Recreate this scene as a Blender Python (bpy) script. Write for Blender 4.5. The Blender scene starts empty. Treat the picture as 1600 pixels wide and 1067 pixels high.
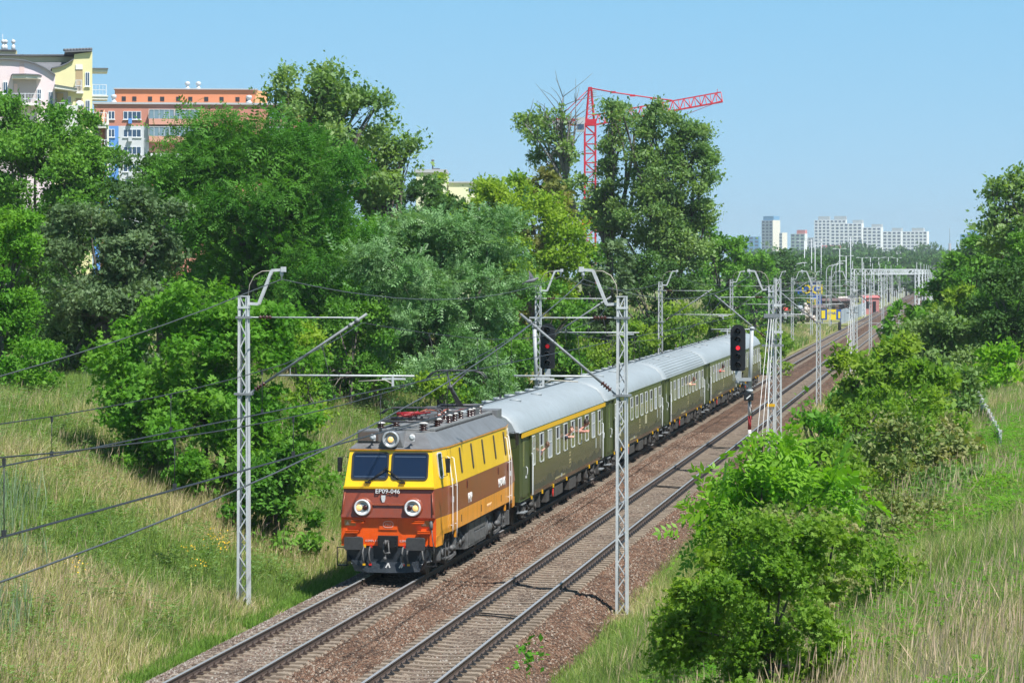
import bpy, math, random
import numpy as np
from math import radians, sin, cos, pi
from mathutils import Vector, Matrix

SC = bpy.context.scene
COL = SC.collection

# ------------------------------------------------------------------ camera
TH = radians(8.62)            # the railway runs along +Y; the camera looks 8.6 deg left of it
CT, ST = cos(TH), sin(TH)
CAM_H = 8.6                   # eye height over the rail heads (an overbridge)
FPX = 4550.0                  # focal length in pixels of the 1600 px photograph
HORIZ = 425.0
cam = bpy.data.cameras.new("camera")
cam.sensor_width = 36.0
cam.lens = FPX / 1600 * 36.0
cam.shift_y = -(533.5 - HORIZ) / 1600.0
cam.clip_start = 0.5
cam.clip_end = 20000
cam_ob = bpy.data.objects.new("camera", cam)
cam_ob.location = (0, 0, CAM_H)
cam_ob.rotation_euler = (pi / 2, 0, TH)
COL.objects.link(cam_ob)
SC.camera = cam_ob

# ------------------------------------------------------------------ sky and sun
SUN_EL = radians(57)
SUN_H = Vector((0.76, -0.65)).normalized()      # horizontal direction towards the sun
sun_dir = Vector((SUN_H.x * cos(SUN_EL), SUN_H.y * cos(SUN_EL), sin(SUN_EL)))
W = bpy.data.worlds.new("World")
SC.world = W
W.use_nodes = True
nt = W.node_tree
bg = nt.nodes["Background"]
sky = nt.nodes.new("ShaderNodeTexSky")
sky.sky_type = 'NISHITA'
sky.sun_disc = False
sky.sun_elevation = SUN_EL
sky.sun_rotation = math.atan2(SUN_H.x, SUN_H.y)
sky.altitude = 100
sky.air_density = 0.4
sky.dust_density = 0.0
sky.ozone_density = 2.0
# the low band of this sky is a clear pale cyan rather than Nishita's white; its blend is carried far up the sky to add fill light
wtc = nt.nodes.new("ShaderNodeTexCoord"); wsx = nt.nodes.new("ShaderNodeSeparateXYZ"); wmr = nt.nodes.new("ShaderNodeMapRange"); wmx = nt.nodes.new("ShaderNodeMix")
wmx.data_type = 'RGBA'
wmr.inputs["From Min"].default_value = 0.06; wmr.inputs["From Max"].default_value = 0.85; wmr.inputs["To Min"].default_value = 0.8; wmr.inputs["To Max"].default_value = 0.0
wcr = nt.nodes.new("ShaderNodeValToRGB")
wcr.color_ramp.elements[0].position = 0.0; wcr.color_ramp.elements[0].color = (0.39, 0.67, 0.84, 1)
wcr.color_ramp.elements[1].position = 0.11; wcr.color_ramp.elements[1].color = (0.255, 0.65, 0.93, 1)
wsc = nt.nodes.new("ShaderNodeVectorMath"); wsc.operation = 'SCALE'; wsc.inputs[3].default_value = 5.6
nt.links.new(wtc.outputs["Generated"], wsx.inputs[0]); nt.links.new(wsx.outputs[2], wmr.inputs[0]); nt.links.new(wsx.outputs[2], wcr.inputs[0])
nt.links.new(wcr.outputs[0], wsc.inputs[0]); nt.links.new(wmr.outputs[0], wmx.inputs[0])
nt.links.new(sky.outputs[0], wmx.inputs[6]); nt.links.new(wsc.outputs[0], wmx.inputs[7]); nt.links.new(wmx.outputs[2], bg.inputs[0])
bg.inputs[1].default_value = 0.114
sl = bpy.data.lights.new("sun", 'SUN')
sl.energy = 5.0
sl.angle = radians(0.53)
sl.color = (1.0, 0.98, 0.945)
so = bpy.data.objects.new("sun", sl)
so.rotation_euler = sun_dir.to_track_quat('Z', 'Y').to_euler()
so.location = (60, -60, 120)
COL.objects.link(so)
SC.view_settings.view_transform = 'Standard'
SC.view_settings.look = 'None'
SC.view_settings.exposure = 0.62
SC.view_settings.gamma = 1
SC.cycles.max_bounces = 6
SC.cycles.diffuse_bounces = 3
SC.cycles.glossy_bounces = 3
SC.cycles.transmission_bounces = 4
SC.cycles.transparent_max_bounces = 6
SC.cycles.volume_bounces = 0
SC.cycles.use_adaptive_sampling = True
SC.cycles.adaptive_threshold = 0.015


def P(px, py, Z):
    """photo pixel at depth Z (metres along the view axis) -> world point"""
    xc = (px - 800.0) / FPX * Z
    return Vector((xc * CT - Z * ST, xc * ST + Z * CT, CAM_H - (py - HORIZ) / FPX * Z))


# ------------------------------------------------------------------ helpers
class MB:
    """collects geometry; build() links it as ONE mesh object"""
    def __init__(s):
        s.v, s.f, s.m, s.s = [], [], [], []

    def add(s, vs, fs, mat=0, smooth=False):
        o = len(s.v)
        s.v += [tuple(p) for p in vs]
        for f in fs:
            s.f.append([i + o for i in f]); s.m.append(mat); s.s.append(smooth)
        return s

    def box(s, x0, x1, y0, y1, z0, z1, mat=0):
        vs = [(x0, y0, z0), (x1, y0, z0), (x1, y1, z0), (x0, y1, z0), (x0, y0, z1), (x1, y0, z1), (x1, y1, z1), (x0, y1, z1)]
        return s.add(vs, [(0, 3, 2, 1), (4, 5, 6, 7), (0, 1, 5, 4), (1, 2, 6, 5), (2, 3, 7, 6), (3, 0, 4, 7)], mat)

    def cbox(s, c, sx, sy, sz, mat=0):
        return s.box(c[0] - sx / 2, c[0] + sx / 2, c[1] - sy / 2, c[1] + sy / 2, c[2] - sz / 2, c[2] + sz / 2, mat)

    def bar(s, p0, p1, w, h, mat=0, up=(0, 0, 1)):
        """square bar from p0 to p1; w across, h along 'up'"""
        p0, p1 = Vector(p0), Vector(p1)
        d = (p1 - p0).normalized()
        u = Vector(up)
        sd = d.cross(u)
        if sd.length < 1e-4:
            sd = d.cross(Vector((1, 0, 0)))
        sd.normalize(); u = sd.cross(d).normalized()
        a, b = sd * w / 2, u * h / 2
        vs = [p0 - a - b, p0 + a - b, p0 + a + b, p0 - a + b, p1 - a - b, p1 + a - b, p1 + a + b, p1 - a + b]
        return s.add(vs, [(0, 3, 2, 1), (4, 5, 6, 7), (0, 1, 5, 4), (1, 2, 6, 5), (2, 3, 7, 6), (3, 0, 4, 7)], mat)

    def tube(s, pts, r, n=6, mat=0, cap=True, smooth=True):
        pts = [Vector(p) for p in pts]
        k = len(pts)
        rs = r if isinstance(r, (list, tuple)) else [r] * k
        prev = None
        vs, fs = [], []
        for i, p in enumerate(pts):
            t = (pts[min(i + 1, k - 1)] - pts[max(i - 1, 0)]).normalized()
            if prev is None:
                a = t.cross(Vector((0, 0, 1)))
                if a.length < 0.05:
                    a = t.cross(Vector((1, 0, 0)))
            else:
                a = prev - t * prev.dot(t)
            a.normalize(); prev = a
            b = t.cross(a)
            for j in range(n):
                an = 2 * pi * j / n
                vs.append(p + a * cos(an) * rs[i] + b * sin(an) * rs[i])
        for i in range(k - 1):
            for j in range(n):
                j2 = (j + 1) % n
                fs.append((i * n + j, i * n + j2, (i + 1) * n + j2, (i + 1) * n + j))
        s.add(vs, fs, mat, smooth)
        if cap:
            o = len(s.v) - k * n
            s.f.append([o + j for j in range(n)][::-1]); s.m.append(mat); s.s.append(False)
            s.f.append([o + (k - 1) * n + j for j in range(n)]); s.m.append(mat); s.s.append(False)
        return s

    def lathe(s, prof, origin, axis=(0, 0, 1), n=16, mat=0, smooth=True):
        """prof: (radius, height) list along the axis"""
        ax = Vector(axis).normalized()
        a = ax.cross(Vector((0, 0, 1)))
        if a.length < 0.05:
            a = Vector((1, 0, 0))
        a.normalize(); b = ax.cross(a)
        o = Vector(origin)
        vs = []
        for r, h in prof:
            for j in range(n):
                an = 2 * pi * j / n
                vs.append(o + ax * h + (a * cos(an) + b * sin(an)) * max(r, 1e-4))
        fs = []
        for i in range(len(prof) - 1):
            for j in range(n):
                j2 = (j + 1) % n
                fs.append((i * n + j, i * n + j2, (i + 1) * n + j2, (i + 1) * n + j))
        fs.append(tuple(range(n))[::-1]); fs.append(tuple((len(prof) - 1) * n + j for j in range(n)))
        return s.add(vs, fs, mat, smooth)

    def prism(s, poly, ext, mat=0, smat=None):
        """closed polygon of 3D points pushed along ext"""
        poly = [Vector(p) for p in poly]; ext = Vector(ext); n = len(poly)
        s.add(poly + [p + ext for p in poly], [tuple(range(n)), tuple(range(n, 2 * n))[::-1]], mat)
        o = len(s.v) - 2 * n
        for i in range(n):
            j = (i + 1) % n
            s.f.append([o + i, o + n + i, o + n + j, o + j]); s.m.append(mat if smat is None else smat); s.s.append(False)
        return s

    def xf(s, M):
        s.v = [tuple(M @ Vector(p)) for p in s.v]
        return s

    def build(s, name, mats, parent=None, loc=None, bevel=0, fix=True):
        me = bpy.data.meshes.new(name)
        me.from_pydata(s.v, [], s.f)
        if not isinstance(mats, (list, tuple)):
            mats = [mats]
        for m in mats:
            me.materials.append(m)
        me.polygons.foreach_set("material_index", s.m)
        me.polygons.foreach_set("use_smooth", s.s)
        if fix:
            import bmesh
            bm = bmesh.new(); bm.from_mesh(me)
            bmesh.ops.recalc_face_normals(bm, faces=bm.faces)
            bm.to_mesh(me); bm.free()
        me.update()
        return link(name, me, parent, loc, bevel)


def link(name, me, parent=None, loc=None, bevel=0):
    o = bpy.data.objects.new(name, me)
    COL.objects.link(o)
    if parent is not None:
        o.parent = parent
    if loc is not None:
        o.location = loc
    if bevel:
        b = o.modifiers.new("bevel", 'BEVEL'); b.width = bevel; b.segments = 2; b.limit_method = 'ANGLE'
    return o


def thing(name, label, cat, loc=(0, 0, 0), rz=0, group=None):
    o = bpy.data.objects.new(name, None)
    COL.objects.link(o)
    o.location = loc; o.rotation_euler = (0, 0, rz)
    o["label"] = label; o["category"] = cat
    if group:
        o["group"] = group
    return o


def tag(o, label, cat=None, group=None, kind=None):
    if label: o["label"] = label
    if cat: o["category"] = cat
    if group: o["group"] = group
    if kind: o["kind"] = kind
    return o






def copy_tree(root, loc=None, rz=None, label=None, group=None):
    def cp(o, par):
        c = o.copy(); COL.objects.link(c)
        if par is not None:
            c.parent = par
        for ch in [q for q in ALL() if q.parent == o]:
            cp(ch, c)
        return c
    r = cp(root, None)
    if loc is not None: r.location = loc
    if rz is not None: r.rotation_euler = (0, 0, rz)
    if label: r["label"] = label
    if group: r["group"] = group
    return r


def ALL():
    return list(bpy.data.objects)


def rrect(w, h, r, n=4):
    """rounded rectangle outline in (u, v)"""
    out = []
    for cx, cy, a0 in ((w / 2 - r, h / 2 - r, 0), (-w / 2 + r, h / 2 - r, 90), (-w / 2 + r, -h / 2 + r, 180), (w / 2 - r, -h / 2 + r, 270)):
        for k in range(n + 1):
            a = radians(a0 + 90 * k / n)
            out.append((cx + r * cos(a), cy + r * sin(a)))
    return out


def frame_pts(pts, o, u, v):
    o, u, v = Vector(o), Vector(u), Vector(v)
    return [o + u * a + v * b for a, b in pts]


def ring_prism(mb, outer, inner, o, u, v, n, t, mat=0):
    """a flat ring (window frame) between two outlines with equal counts"""
    n = Vector(n).normalized() * t
    A = frame_pts(outer, o, u, v); B = frame_pts(inner, o, u, v)
    k = len(A)
    vs = A + B + [p + n for p in A] + [p + n for p in B]
    fs = []
    for i in range(k):
        j = (i + 1) % k
        fs += [(2 * k + i, 2 * k + j, 3 * k + j, 3 * k + i), (i, j, 2 * k + j, 2 * k + i), (k + j, k + i, 3 * k + i, 3 * k + j), (i, k + i, k + j, j)]
    mb.add(vs, fs, mat)


def text_ob(txt, size, mat, M, parent, name, extrude=0.004, sx=1.0, bold=0.0):
    cu = bpy.data.curves.new("t", 'FONT')
    cu.body = txt; cu.size = size; cu.extrude = extrude; cu.align_x = 'CENTER'; cu.align_y = 'CENTER'
    cu.resolution_u = 2
    if bold: cu.offset = bold
    to = bpy.data.objects.new("t", cu)
    COL.objects.link(to)
    dg = bpy.context.evaluated_depsgraph_get()
    me = bpy.data.meshes.new_from_object(to.evaluated_get(dg))
    bpy.data.objects.remove(to); bpy.data.curves.remove(cu)
    me.transform(M @ Matrix.Diagonal((sx, 1, 1, 1)))
    me.materials.clear(); me.materials.append(mat)
    me.name = name
    return link(name, me, parent)


# ------------------------------------------------------------------ materials
def new_mat(name):
    m = bpy.data.materials.new(name); m.use_nodes = True
    n = m.node_tree.nodes; n.clear()
    out = n.new("ShaderNodeOutputMaterial")
    return m, n, m.node_tree.links, out


def mat(name, c, rough=0.5, world=False, grime=0, gcol=(.075, .06, .045),  metal=0.0, c2=None, scale=3.0, detail=4, amt=1.0, bump=0.0, bscale=40, spec=0.5, emit=None, estr=0, stretch=None, coat=0):
    m, n, L, out = new_mat(name)
    b = n.new("ShaderNodeBsdfPrincipled")
    L.new(b.outputs[0], out.inputs[0])
    b.inputs["Base Color"].default_value = (*c, 1)
    b.inputs["Roughness"].default_value = rough
    b.inputs["Metallic"].default_value = metal
    b.inputs["Specular IOR Level"].default_value = spec
    if coat:
        b.inputs["Coat Weight"].default_value = coat
        b.inputs["Coat Roughness"].default_value = 0.08
    if emit:
        b.inputs["Emission Color"].default_value = (*emit, 1)
        b.inputs["Emission Strength"].default_value = estr
    tc = None
    if c2 or bump or grime:
        tc = n.new("ShaderNodeTexCoord")
        src = tc.outputs["Object"]
        if world:
            src = n.new("ShaderNodeNewGeometry").outputs["Position"]
        if stretch:
            mp = n.new("ShaderNodeMapping"); mp.inputs["Scale"].default_value = stretch
            L.new(src, mp.inputs[0]); src = mp.outputs[0]
    if c2:
        nz = n.new("ShaderNodeTexNoise")
        nz.inputs["Scale"].default_value = scale; nz.inputs["Detail"].default_value = detail
        nz.inputs["Roughness"].default_value = 0.65
        L.new(src, nz.inputs["Vector"])
        cr = n.new("ShaderNodeValToRGB")
        cr.color_ramp.elements[0].position = 0.5 - 0.25 * amt; cr.color_ramp.elements[1].position = 0.5 + 0.25 * amt
        cr.color_ramp.elements[0].color = (*c, 1); cr.color_ramp.elements[1].color = (*c2, 1)
        L.new(nz.outputs["Fac"], cr.inputs[0]); L.new(cr.outputs[0], b.inputs["Base Color"])
    if grime:                                   # dirt with its own ragged, mostly upright shapes
        mg = n.new("ShaderNodeMapping"); mg.inputs["Scale"].default_value = (1, 1, .22)
        L.new(tc.outputs["Object"], mg.inputs[0])
        ng = n.new("ShaderNodeTexNoise"); ng.inputs["Scale"].default_value = 2.6; ng.inputs["Detail"].default_value = 8; ng.inputs["Roughness"].default_value = .7
        L.new(mg.outputs[0], ng.inputs["Vector"])
        gr = n.new("ShaderNodeMapRange"); gr.inputs["From Min"].default_value = .46; gr.inputs["From Max"].default_value = .72; gr.inputs["To Max"].default_value = grime
        L.new(ng.outputs["Fac"], gr.inputs[0])
        gm = n.new("ShaderNodeMix"); gm.data_type = 'RGBA'; gm.inputs[7].default_value = (*gcol, 1)
        L.new(gr.outputs[0], gm.inputs[0])
        if c2: L.new(cr.outputs[0], gm.inputs[6])
        else: gm.inputs[6].default_value = (*c, 1)
        L.new(gm.outputs[2], b.inputs["Base Color"])
    if bump:
        nb = n.new("ShaderNodeTexNoise"); nb.inputs["Scale"].default_value = bscale; nb.inputs["Detail"].default_value = 3
        L.new(tc.outputs["Object"], nb.inputs["Vector"])
        bp = n.new("ShaderNodeBump"); bp.inputs["Strength"].default_value = bump; bp.inputs["Distance"].default_value = 0.05
        L.new(nb.outputs["Fac"], bp.inputs["Height"]); L.new(bp.outputs[0], b.inputs["Normal"])
    return m


LEAFK = (1.32, 1.55, 1.2)


def leaf_mat(name, a, b, c, trans=0.32, rough=0.5, gl=0.35, nscale=0.5):
    """a, b: leaf colours picked leaf by leaf; c: colour of whole sprays (slow noise through the crown)"""
    m, n, L, out = new_mat(name)
    a, b, c = [tuple(min(.4, v * k) for v, k in zip(q, LEAFK)) for q in (a, b, c)]
    geo = n.new("ShaderNodeNewGeometry")
    oi = n.new("ShaderNodeTexCoord")
    r1 = n.new("ShaderNodeMix"); r1.data_type = 'RGBA'
    r1.inputs[6].default_value = (*a, 1); r1.inputs[7].default_value = (*b, 1)
    L.new(geo.outputs["Random Per Island"], r1.inputs[0])
    nz = n.new("ShaderNodeTexNoise"); nz.inputs["Scale"].default_value = nscale; nz.inputs["Detail"].default_value = 3
    L.new(oi.outputs["Object"], nz.inputs["Vector"])
    cr = n.new("ShaderNodeValToRGB"); cr.color_ramp.elements[0].position = 0.42; cr.color_ramp.elements[1].position = 0.62
    L.new(nz.outputs["Fac"], cr.inputs[0])
    r2 = n.new("ShaderNodeMix"); r2.data_type = 'RGBA'
    L.new(cr.outputs[0], r2.inputs[0]); L.new(r1.outputs[2], r2.inputs[6]); r2.inputs[7].default_value = (*c, 1)
    p = n.new("ShaderNodeBsdfPrincipled")
    p.inputs["Roughness"].default_value = rough + .1; p.inputs["Specular IOR Level"].default_value = gl * .6
    L.new(r2.outputs[2], p.inputs["Base Color"])
    t = n.new("ShaderNodeBsdfTranslucent")
    tm = n.new("ShaderNodeMix"); tm.data_type = 'RGBA'; tm.blend_type = 'MULTIPLY'; tm.inputs[0].default_value = 1
    L.new(r2.outputs[2], tm.inputs[6]); tm.inputs[7].default_value = (1.5, 1.6, 0.6, 1)
    L.new(tm.outputs[2], t.inputs[0])
    mx = n.new("ShaderNodeMixShader"); mx.inputs[0].default_value = trans
    L.new(p.outputs[0], mx.inputs[1]); L.new(t.outputs[0], mx.inputs[2]); L.new(mx.outputs[0], out.inputs[0])
    return m


def blade_mat(name, trans=0.3):
    """each blade carries its own colour"""
    m, n, L, out = new_mat(name)
    at = n.new("ShaderNodeAttribute"); at.attribute_name = "tint"
    p = n.new("ShaderNodeBsdfPrincipled"); p.inputs["Roughness"].default_value = 0.6; p.inputs["Specular IOR Level"].default_value = 0.25
    L.new(at.outputs["Color"], p.inputs["Base Color"])
    t = n.new("ShaderNodeBsdfTranslucent"); L.new(at.outputs["Color"], t.inputs[0])
    mx = n.new("ShaderNodeMixShader"); mx.inputs[0].default_value = trans
    L.new(p.outputs[0], mx.inputs[1]); L.new(t.outputs[0], mx.inputs[2]); L.new(mx.outputs[0], out.inputs[0])
    return m


def ballast_mat(name, cols, scale=15.0):
    """broken stone: one colour per voronoi cell, bumped"""
    m, n, L, out = new_mat(name)
    b = n.new("ShaderNodeBsdfPrincipled"); b.inputs["Roughness"].default_value = 0.9
    b.inputs["Specular IOR Level"].default_value = 0.2
    L.new(b.outputs[0], out.inputs[0])
    tc = n.new("ShaderNodeTexCoord")
    v = n.new("ShaderNodeTexVoronoi"); v.inputs["Scale"].default_value = scale
    L.new(tc.outputs["Object"], v.inputs["Vector"])
    sp = n.new("ShaderNodeSeparateColor"); L.new(v.outputs["Color"], sp.inputs[0])
    cr = n.new("ShaderNodeValToRGB"); cr.color_ramp.interpolation = 'CONSTANT'
    e = cr.color_ramp.elements
    while len(e) < len(cols):
        e.new(0.5)
    for i, c in enumerate(cols):
        e[i].position = i / len(cols); e[i].color = (*c, 1)
    L.new(sp.outputs[0], cr.inputs[0])
    nz = n.new("ShaderNodeTexNoise"); nz.inputs["Scale"].default_value = 0.7; nz.inputs["Detail"].default_value = 4
    L.new(tc.outputs["Object"], nz.inputs["Vector"])
    mx = n.new("ShaderNodeMix"); mx.data_type = 'RGBA'; mx.blend_type = 'MULTIPLY'
    c2 = n.new("ShaderNodeValToRGB"); c2.color_ramp.elements[0].color = (0.46, 0.42, 0.385, 1); c2.color_ramp.elements[1].color = (1.08, .97, .88, 1)
    c2.color_ramp.elements[0].position = 0.3; c2.color_ramp.elements[1].position = 0.7
    L.new(nz.outputs["Fac"], c2.inputs[0])
    mx.inputs[0].default_value = 1
    L.new(cr.outputs[0], mx.inputs[6]); L.new(c2.outputs[0], mx.inputs[7]); L.new(mx.outputs[2], b.inputs["Base Color"])
    bp = n.new("ShaderNodeBump"); bp.inputs["Strength"].default_value = 1.0; bp.inputs["Distance"].default_value = 0.06
    bp.invert = True
    L.new(v.outputs["Distance"], bp.inputs["Height"]); L.new(bp.outputs[0], b.inputs["Normal"])
    return m


M = {}
M['galv'] = mat("galvanised_steel", (0.60, 0.62, 0.63), 0.5, 0.15, c2=(0.44, 0.46, 0.47), scale=6, grime=.35, gcol=(.25, .20, .16))
M['galv_dark'] = mat("weathered_steel", (0.26, 0.28, 0.29), 0.55, 0.3, c2=(0.16, 0.17, 0.18), scale=8)
M['insul'] = mat("brown_porcelain", (0.06, 0.02, 0.015), 0.2)
M['insul_w'] = mat("pale_porcelain", (0.55, 0.53, 0.5), 0.25)
M['wire'] = mat("wire", (0.030, 0.032, 0.035), 0.5, 0.3)
M['wire_lt'] = mat("bright_wire", (0.07, 0.075, 0.08), 0.5, 0.3)
M['black'] = mat("black_paint", (0.012, 0.012, 0.013), 0.45)
M['rubber'] = mat("rubber", (0.02, 0.02, 0.02), 0.7)
M['under'] = mat("underframe_grime", (0.035, 0.033, 0.032), 0.7, c2=(0.075, 0.068, 0.06), scale=5)
M['under_grey'] = mat("underframe_grey", (0.13, 0.13, 0.13), 0.6, c2=(0.07, 0.07, 0.07), scale=5)
M['silver'] = mat("aluminium_paint", (0.55, 0.57, 0.58), 0.4, 0.3)
M['white'] = mat("white_paint", (0.75, 0.75, 0.73), 0.4)
M['red'] = mat("red_paint", (0.55, 0.02, 0.015), 0.4)
M['yellow_cap'] = mat("yellow_caps", (0.75, 0.42, 0.01), 0.45)
# ------------------------------------------------------------------ terrain
def sstep(a, b, x):
    t = np.clip((x - a) / (b - a), 0, 1)
    return t * t * (3 - 2 * t)


def smin(a, b, k):
    h = np.clip(0.5 + 0.5 * (b - a) / k, 0, 1)
    return b * (1 - h) + a * h - k * h * (1 - h)


def wob(x, y):
    return (np.sin(x * 0.61 + y * 0.37) + np.sin(x * 1.13 - y * 0.83 + 1.3) * 0.6 + np.sin(x * 0.23 + y * 0.19 + 2.1) * 1.2
            + np.sin(x * 2.7 + y * 1.9) * 0.25 + np.sin(y * 2.3 - x * 3.1) * 0.2)


XL, XR = -15.62, -11.5          # track centre lines
GZ = -0.72


def H(x, y):
    x = np.asarray(x, float); y = np.asarray(y, float)
    w = wob(x, y)
    dl = -19.7 - x + 0.25 * np.sin(y * 0.13)
    fl = 1 - sstep(370, 480, y)
    zl = smin(0.36 * dl, 4.6 + 0.25 * np.sin(y * 0.045 + 1), 1.2) * fl
    zl = np.maximum(zl, 0) + np.where(dl > 0, 0.10 * w * np.clip(dl / 3, 0, 1), 0)
    dr = x + 7.3
    fr = 1 - sstep(330, 520, y)
    zr = smin(0.47 * dr, 3.9, 1.2) * fr
    zr = np.maximum(zr, 0) + np.where(dr > 0, 0.08 * w * np.clip(dr / 3, 0, 1), 0)
    return GZ + np.where(x < -15, zl, zr)


def grid_mesh(xs, ys, zf):
    X, Y = np.meshgrid(xs, ys)
    Z = zf(X, Y)
    nx, ny = len(xs), len(ys)
    v = np.stack([X, Y, Z], -1).reshape(-1, 3)
    i = np.arange((ny - 1) * (nx - 1)); r = i // (nx - 1); c = i % (nx - 1)
    a = r * nx + c
    f = np.stack([a, a + 1, a + nx + 1, a + nx], -1)
    return v, f


def np_mesh(name, v, loops, sizes, mats, tint=None, smooth=False):
    me = bpy.data.meshes.new(name)
    v = np.ascontiguousarray(v, dtype=np.float32)
    me.vertices.add(len(v)); me.vertices.foreach_set("co", v.ravel())
    loops = np.ascontiguousarray(loops, dtype=np.int32)
    me.loops.add(len(loops)); me.loops.foreach_set("vertex_index", loops)
    sizes = np.asarray(sizes, dtype=np.int32)
    st = np.zeros(len(sizes), np.int32); st[1:] = np.cumsum(sizes)[:-1]
    me.polygons.add(len(sizes)); me.polygons.foreach_set("loop_start", st)
    if smooth:
        me.polygons.foreach_set("use_smooth", np.ones(len(sizes), bool))
    for m in (mats if isinstance(mats, (list, tuple)) else [mats]):
        me.materials.append(m)
    if tint is not None:
        at = me.attributes.new("tint", 'FLOAT_COLOR', 'POINT')
        t = np.ones((len(v), 4), np.float32); t[:, :3] = tint
        at.data.foreach_set("color", t.ravel())
    me.update(calc_edges=True)
    return me


m, n, L, out = new_mat("ground_soil")
b = n.new("ShaderNodeBsdfPrincipled"); b.inputs["Roughness"].default_value = 0.95; b.inputs["Specular IOR Level"].default_value = 0.1
L.new(b.outputs[0], out.inputs[0])
tc = n.new("ShaderNodeTexCoord")
n1 = n.new("ShaderNodeTexNoise"); n1.inputs["Scale"].default_value = 0.35; n1.inputs["Detail"].default_value = 6
n2 = n.new("ShaderNodeTexNoise"); n2.inputs["Scale"].default_value = 9; n2.inputs["Detail"].default_value = 5
L.new(tc.outputs["Object"], n1.inputs["Vector"]); L.new(tc.outputs["Object"], n2.inputs["Vector"])
cr = n.new("ShaderNodeValToRGB")
cr.color_ramp.elements[0].color = (0.14, 0.18, 0.05, 1); cr.color_ramp.elements[0].position = 0.35
cr.color_ramp.elements[1].color = (0.32, 0.28, 0.15, 1); cr.color_ramp.elements[1].position = 0.65
e = cr.color_ramp.elements.new(0.5); e.color = (0.21, 0.23, 0.08, 1)
L.new(n1.outputs["Fac"], cr.inputs[0])
c2 = n.new("ShaderNodeValToRGB"); c2.color_ramp.elements[0].color = (0.55, 0.55, 0.55, 1); c2.color_ramp.elements[1].color = (1.3, 1.3, 1.3, 1)
L.new(n2.outputs["Fac"], c2.inputs[0])
mx = n.new("ShaderNodeMix"); mx.data_type = 'RGBA'; mx.blend_type = 'MULTIPLY'; mx.inputs[0].default_value = 1
L.new(cr.outputs[0], mx.inputs[6]); L.new(c2.outputs[0], mx.inputs[7]); L.new(mx.outputs[2], b.inputs["Base Color"])
bp = n.new("ShaderNodeBump"); bp.inputs["Strength"].default_value = 0.8; bp.inputs["Distance"].default_value = 0.15
L.new(n2.outputs["Fac"], bp.inputs["Height"]); L.new(bp.outputs[0], b.inputs["Normal"])
M['soil'] = m

xs = np.concatenate([np.linspace(-2500, -200, 14), np.linspace(-180, -64, 20), np.arange(-60, 24, 0.7), np.linspace(26, 120, 18), np.linspace(160, 2500, 14)])
ys = np.concatenate([np.arange(-40, 30, 5), np.arange(30, 200, 0.9), np.arange(200, 620, 5), np.linspace(640, 1500, 30), np.linspace(1600, 4600, 14)])
v, f = grid_mesh(xs, ys, H)
g = link("ground", np_mesh("ground", v, f.ravel(), np.full(len(f), 4), M['soil'], smooth=True))
tag(g, None, kind="structure")

# ------------------------------------------------------------------ ballast bed
M['ballast'] = ballast_mat("ballast_stone", [(0.15, 0.085, 0.055), (0.105, 0.066, 0.047), (0.20, 0.13, 0.09), (0.07, 0.05, 0.04), (0.25, 0.20, 0.155), (0.165, 0.10, 0.067)])
M['ballast_grey'] = ballast_mat("ballast_stone_grey", [(0.20, 0.165, 0.135), (0.15, 0.12, 0.10), (0.26, 0.22, 0.18), (0.11, 0.085, 0.07), (0.30, 0.27, 0.23), (0.18, 0.14, 0.11)])


def bed(name, x0, x1, mat_, ztop=-0.205, shoulder0=0.0, shoulder1=0.0, y0=10, y1=1700):
    nx = max(4, int((x1 - x0) / 0.12))
    xs = np.linspace(x0, x1, nx)
    ys = np.concatenate([np.arange(y0, 130, 0.15 if y0 < 100 else 1), np.arange(130, 300, 1.0), np.linspace(302, y1, 120)])

    def zf(X, Y):
        z = ztop + 0.012 * (np.sin(X * 13.7 + Y * 9.1) + np.sin(X * 7.3 - Y * 15.3) + np.sin(X * 23.1 + Y * 4.1)) + 0.02 * np.sin(X * 1.9 + Y * 0.7)
        if shoulder0:
            z = z - np.clip((x0 + shoulder0 - X) / shoulder0, 0, 1) ** 1.2 * 0.56
        if shoulder1:
            z = z - np.clip((X - x1 + shoulder1) / shoulder1, 0, 1) ** 1.2 * 0.56
        return z
    v, f = grid_mesh(xs, ys, zf)
    o = link(name, np_mesh(name, v, f.ravel(), np.full(len(f), 4), mat_, smooth=True))
    tag(o, None, kind="structure")
    return o


bed("ballast_shoulder", -18.05, XL - 1.2, M['ballast_grey'], -0.23, shoulder0=0.9)
bed("ballast_track", XL - 1.2, XL + 1.15, M['ballast_grey'], -0.215)
bed("ballast_middle", XL + 1.15, XR - 1.2, M['ballast'], -0.235)
bed("ballast_track", XR - 1.2, XR + 1.15, M['ballast_grey'], -0.225)
bed("ballast_shoulder", XR + 1.15, -8.8, M['ballast'], -0.245, shoulder1=0.9)

# loose stones give the bed a rough edge to the light
rng = np.random.default_rng(5)


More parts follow.
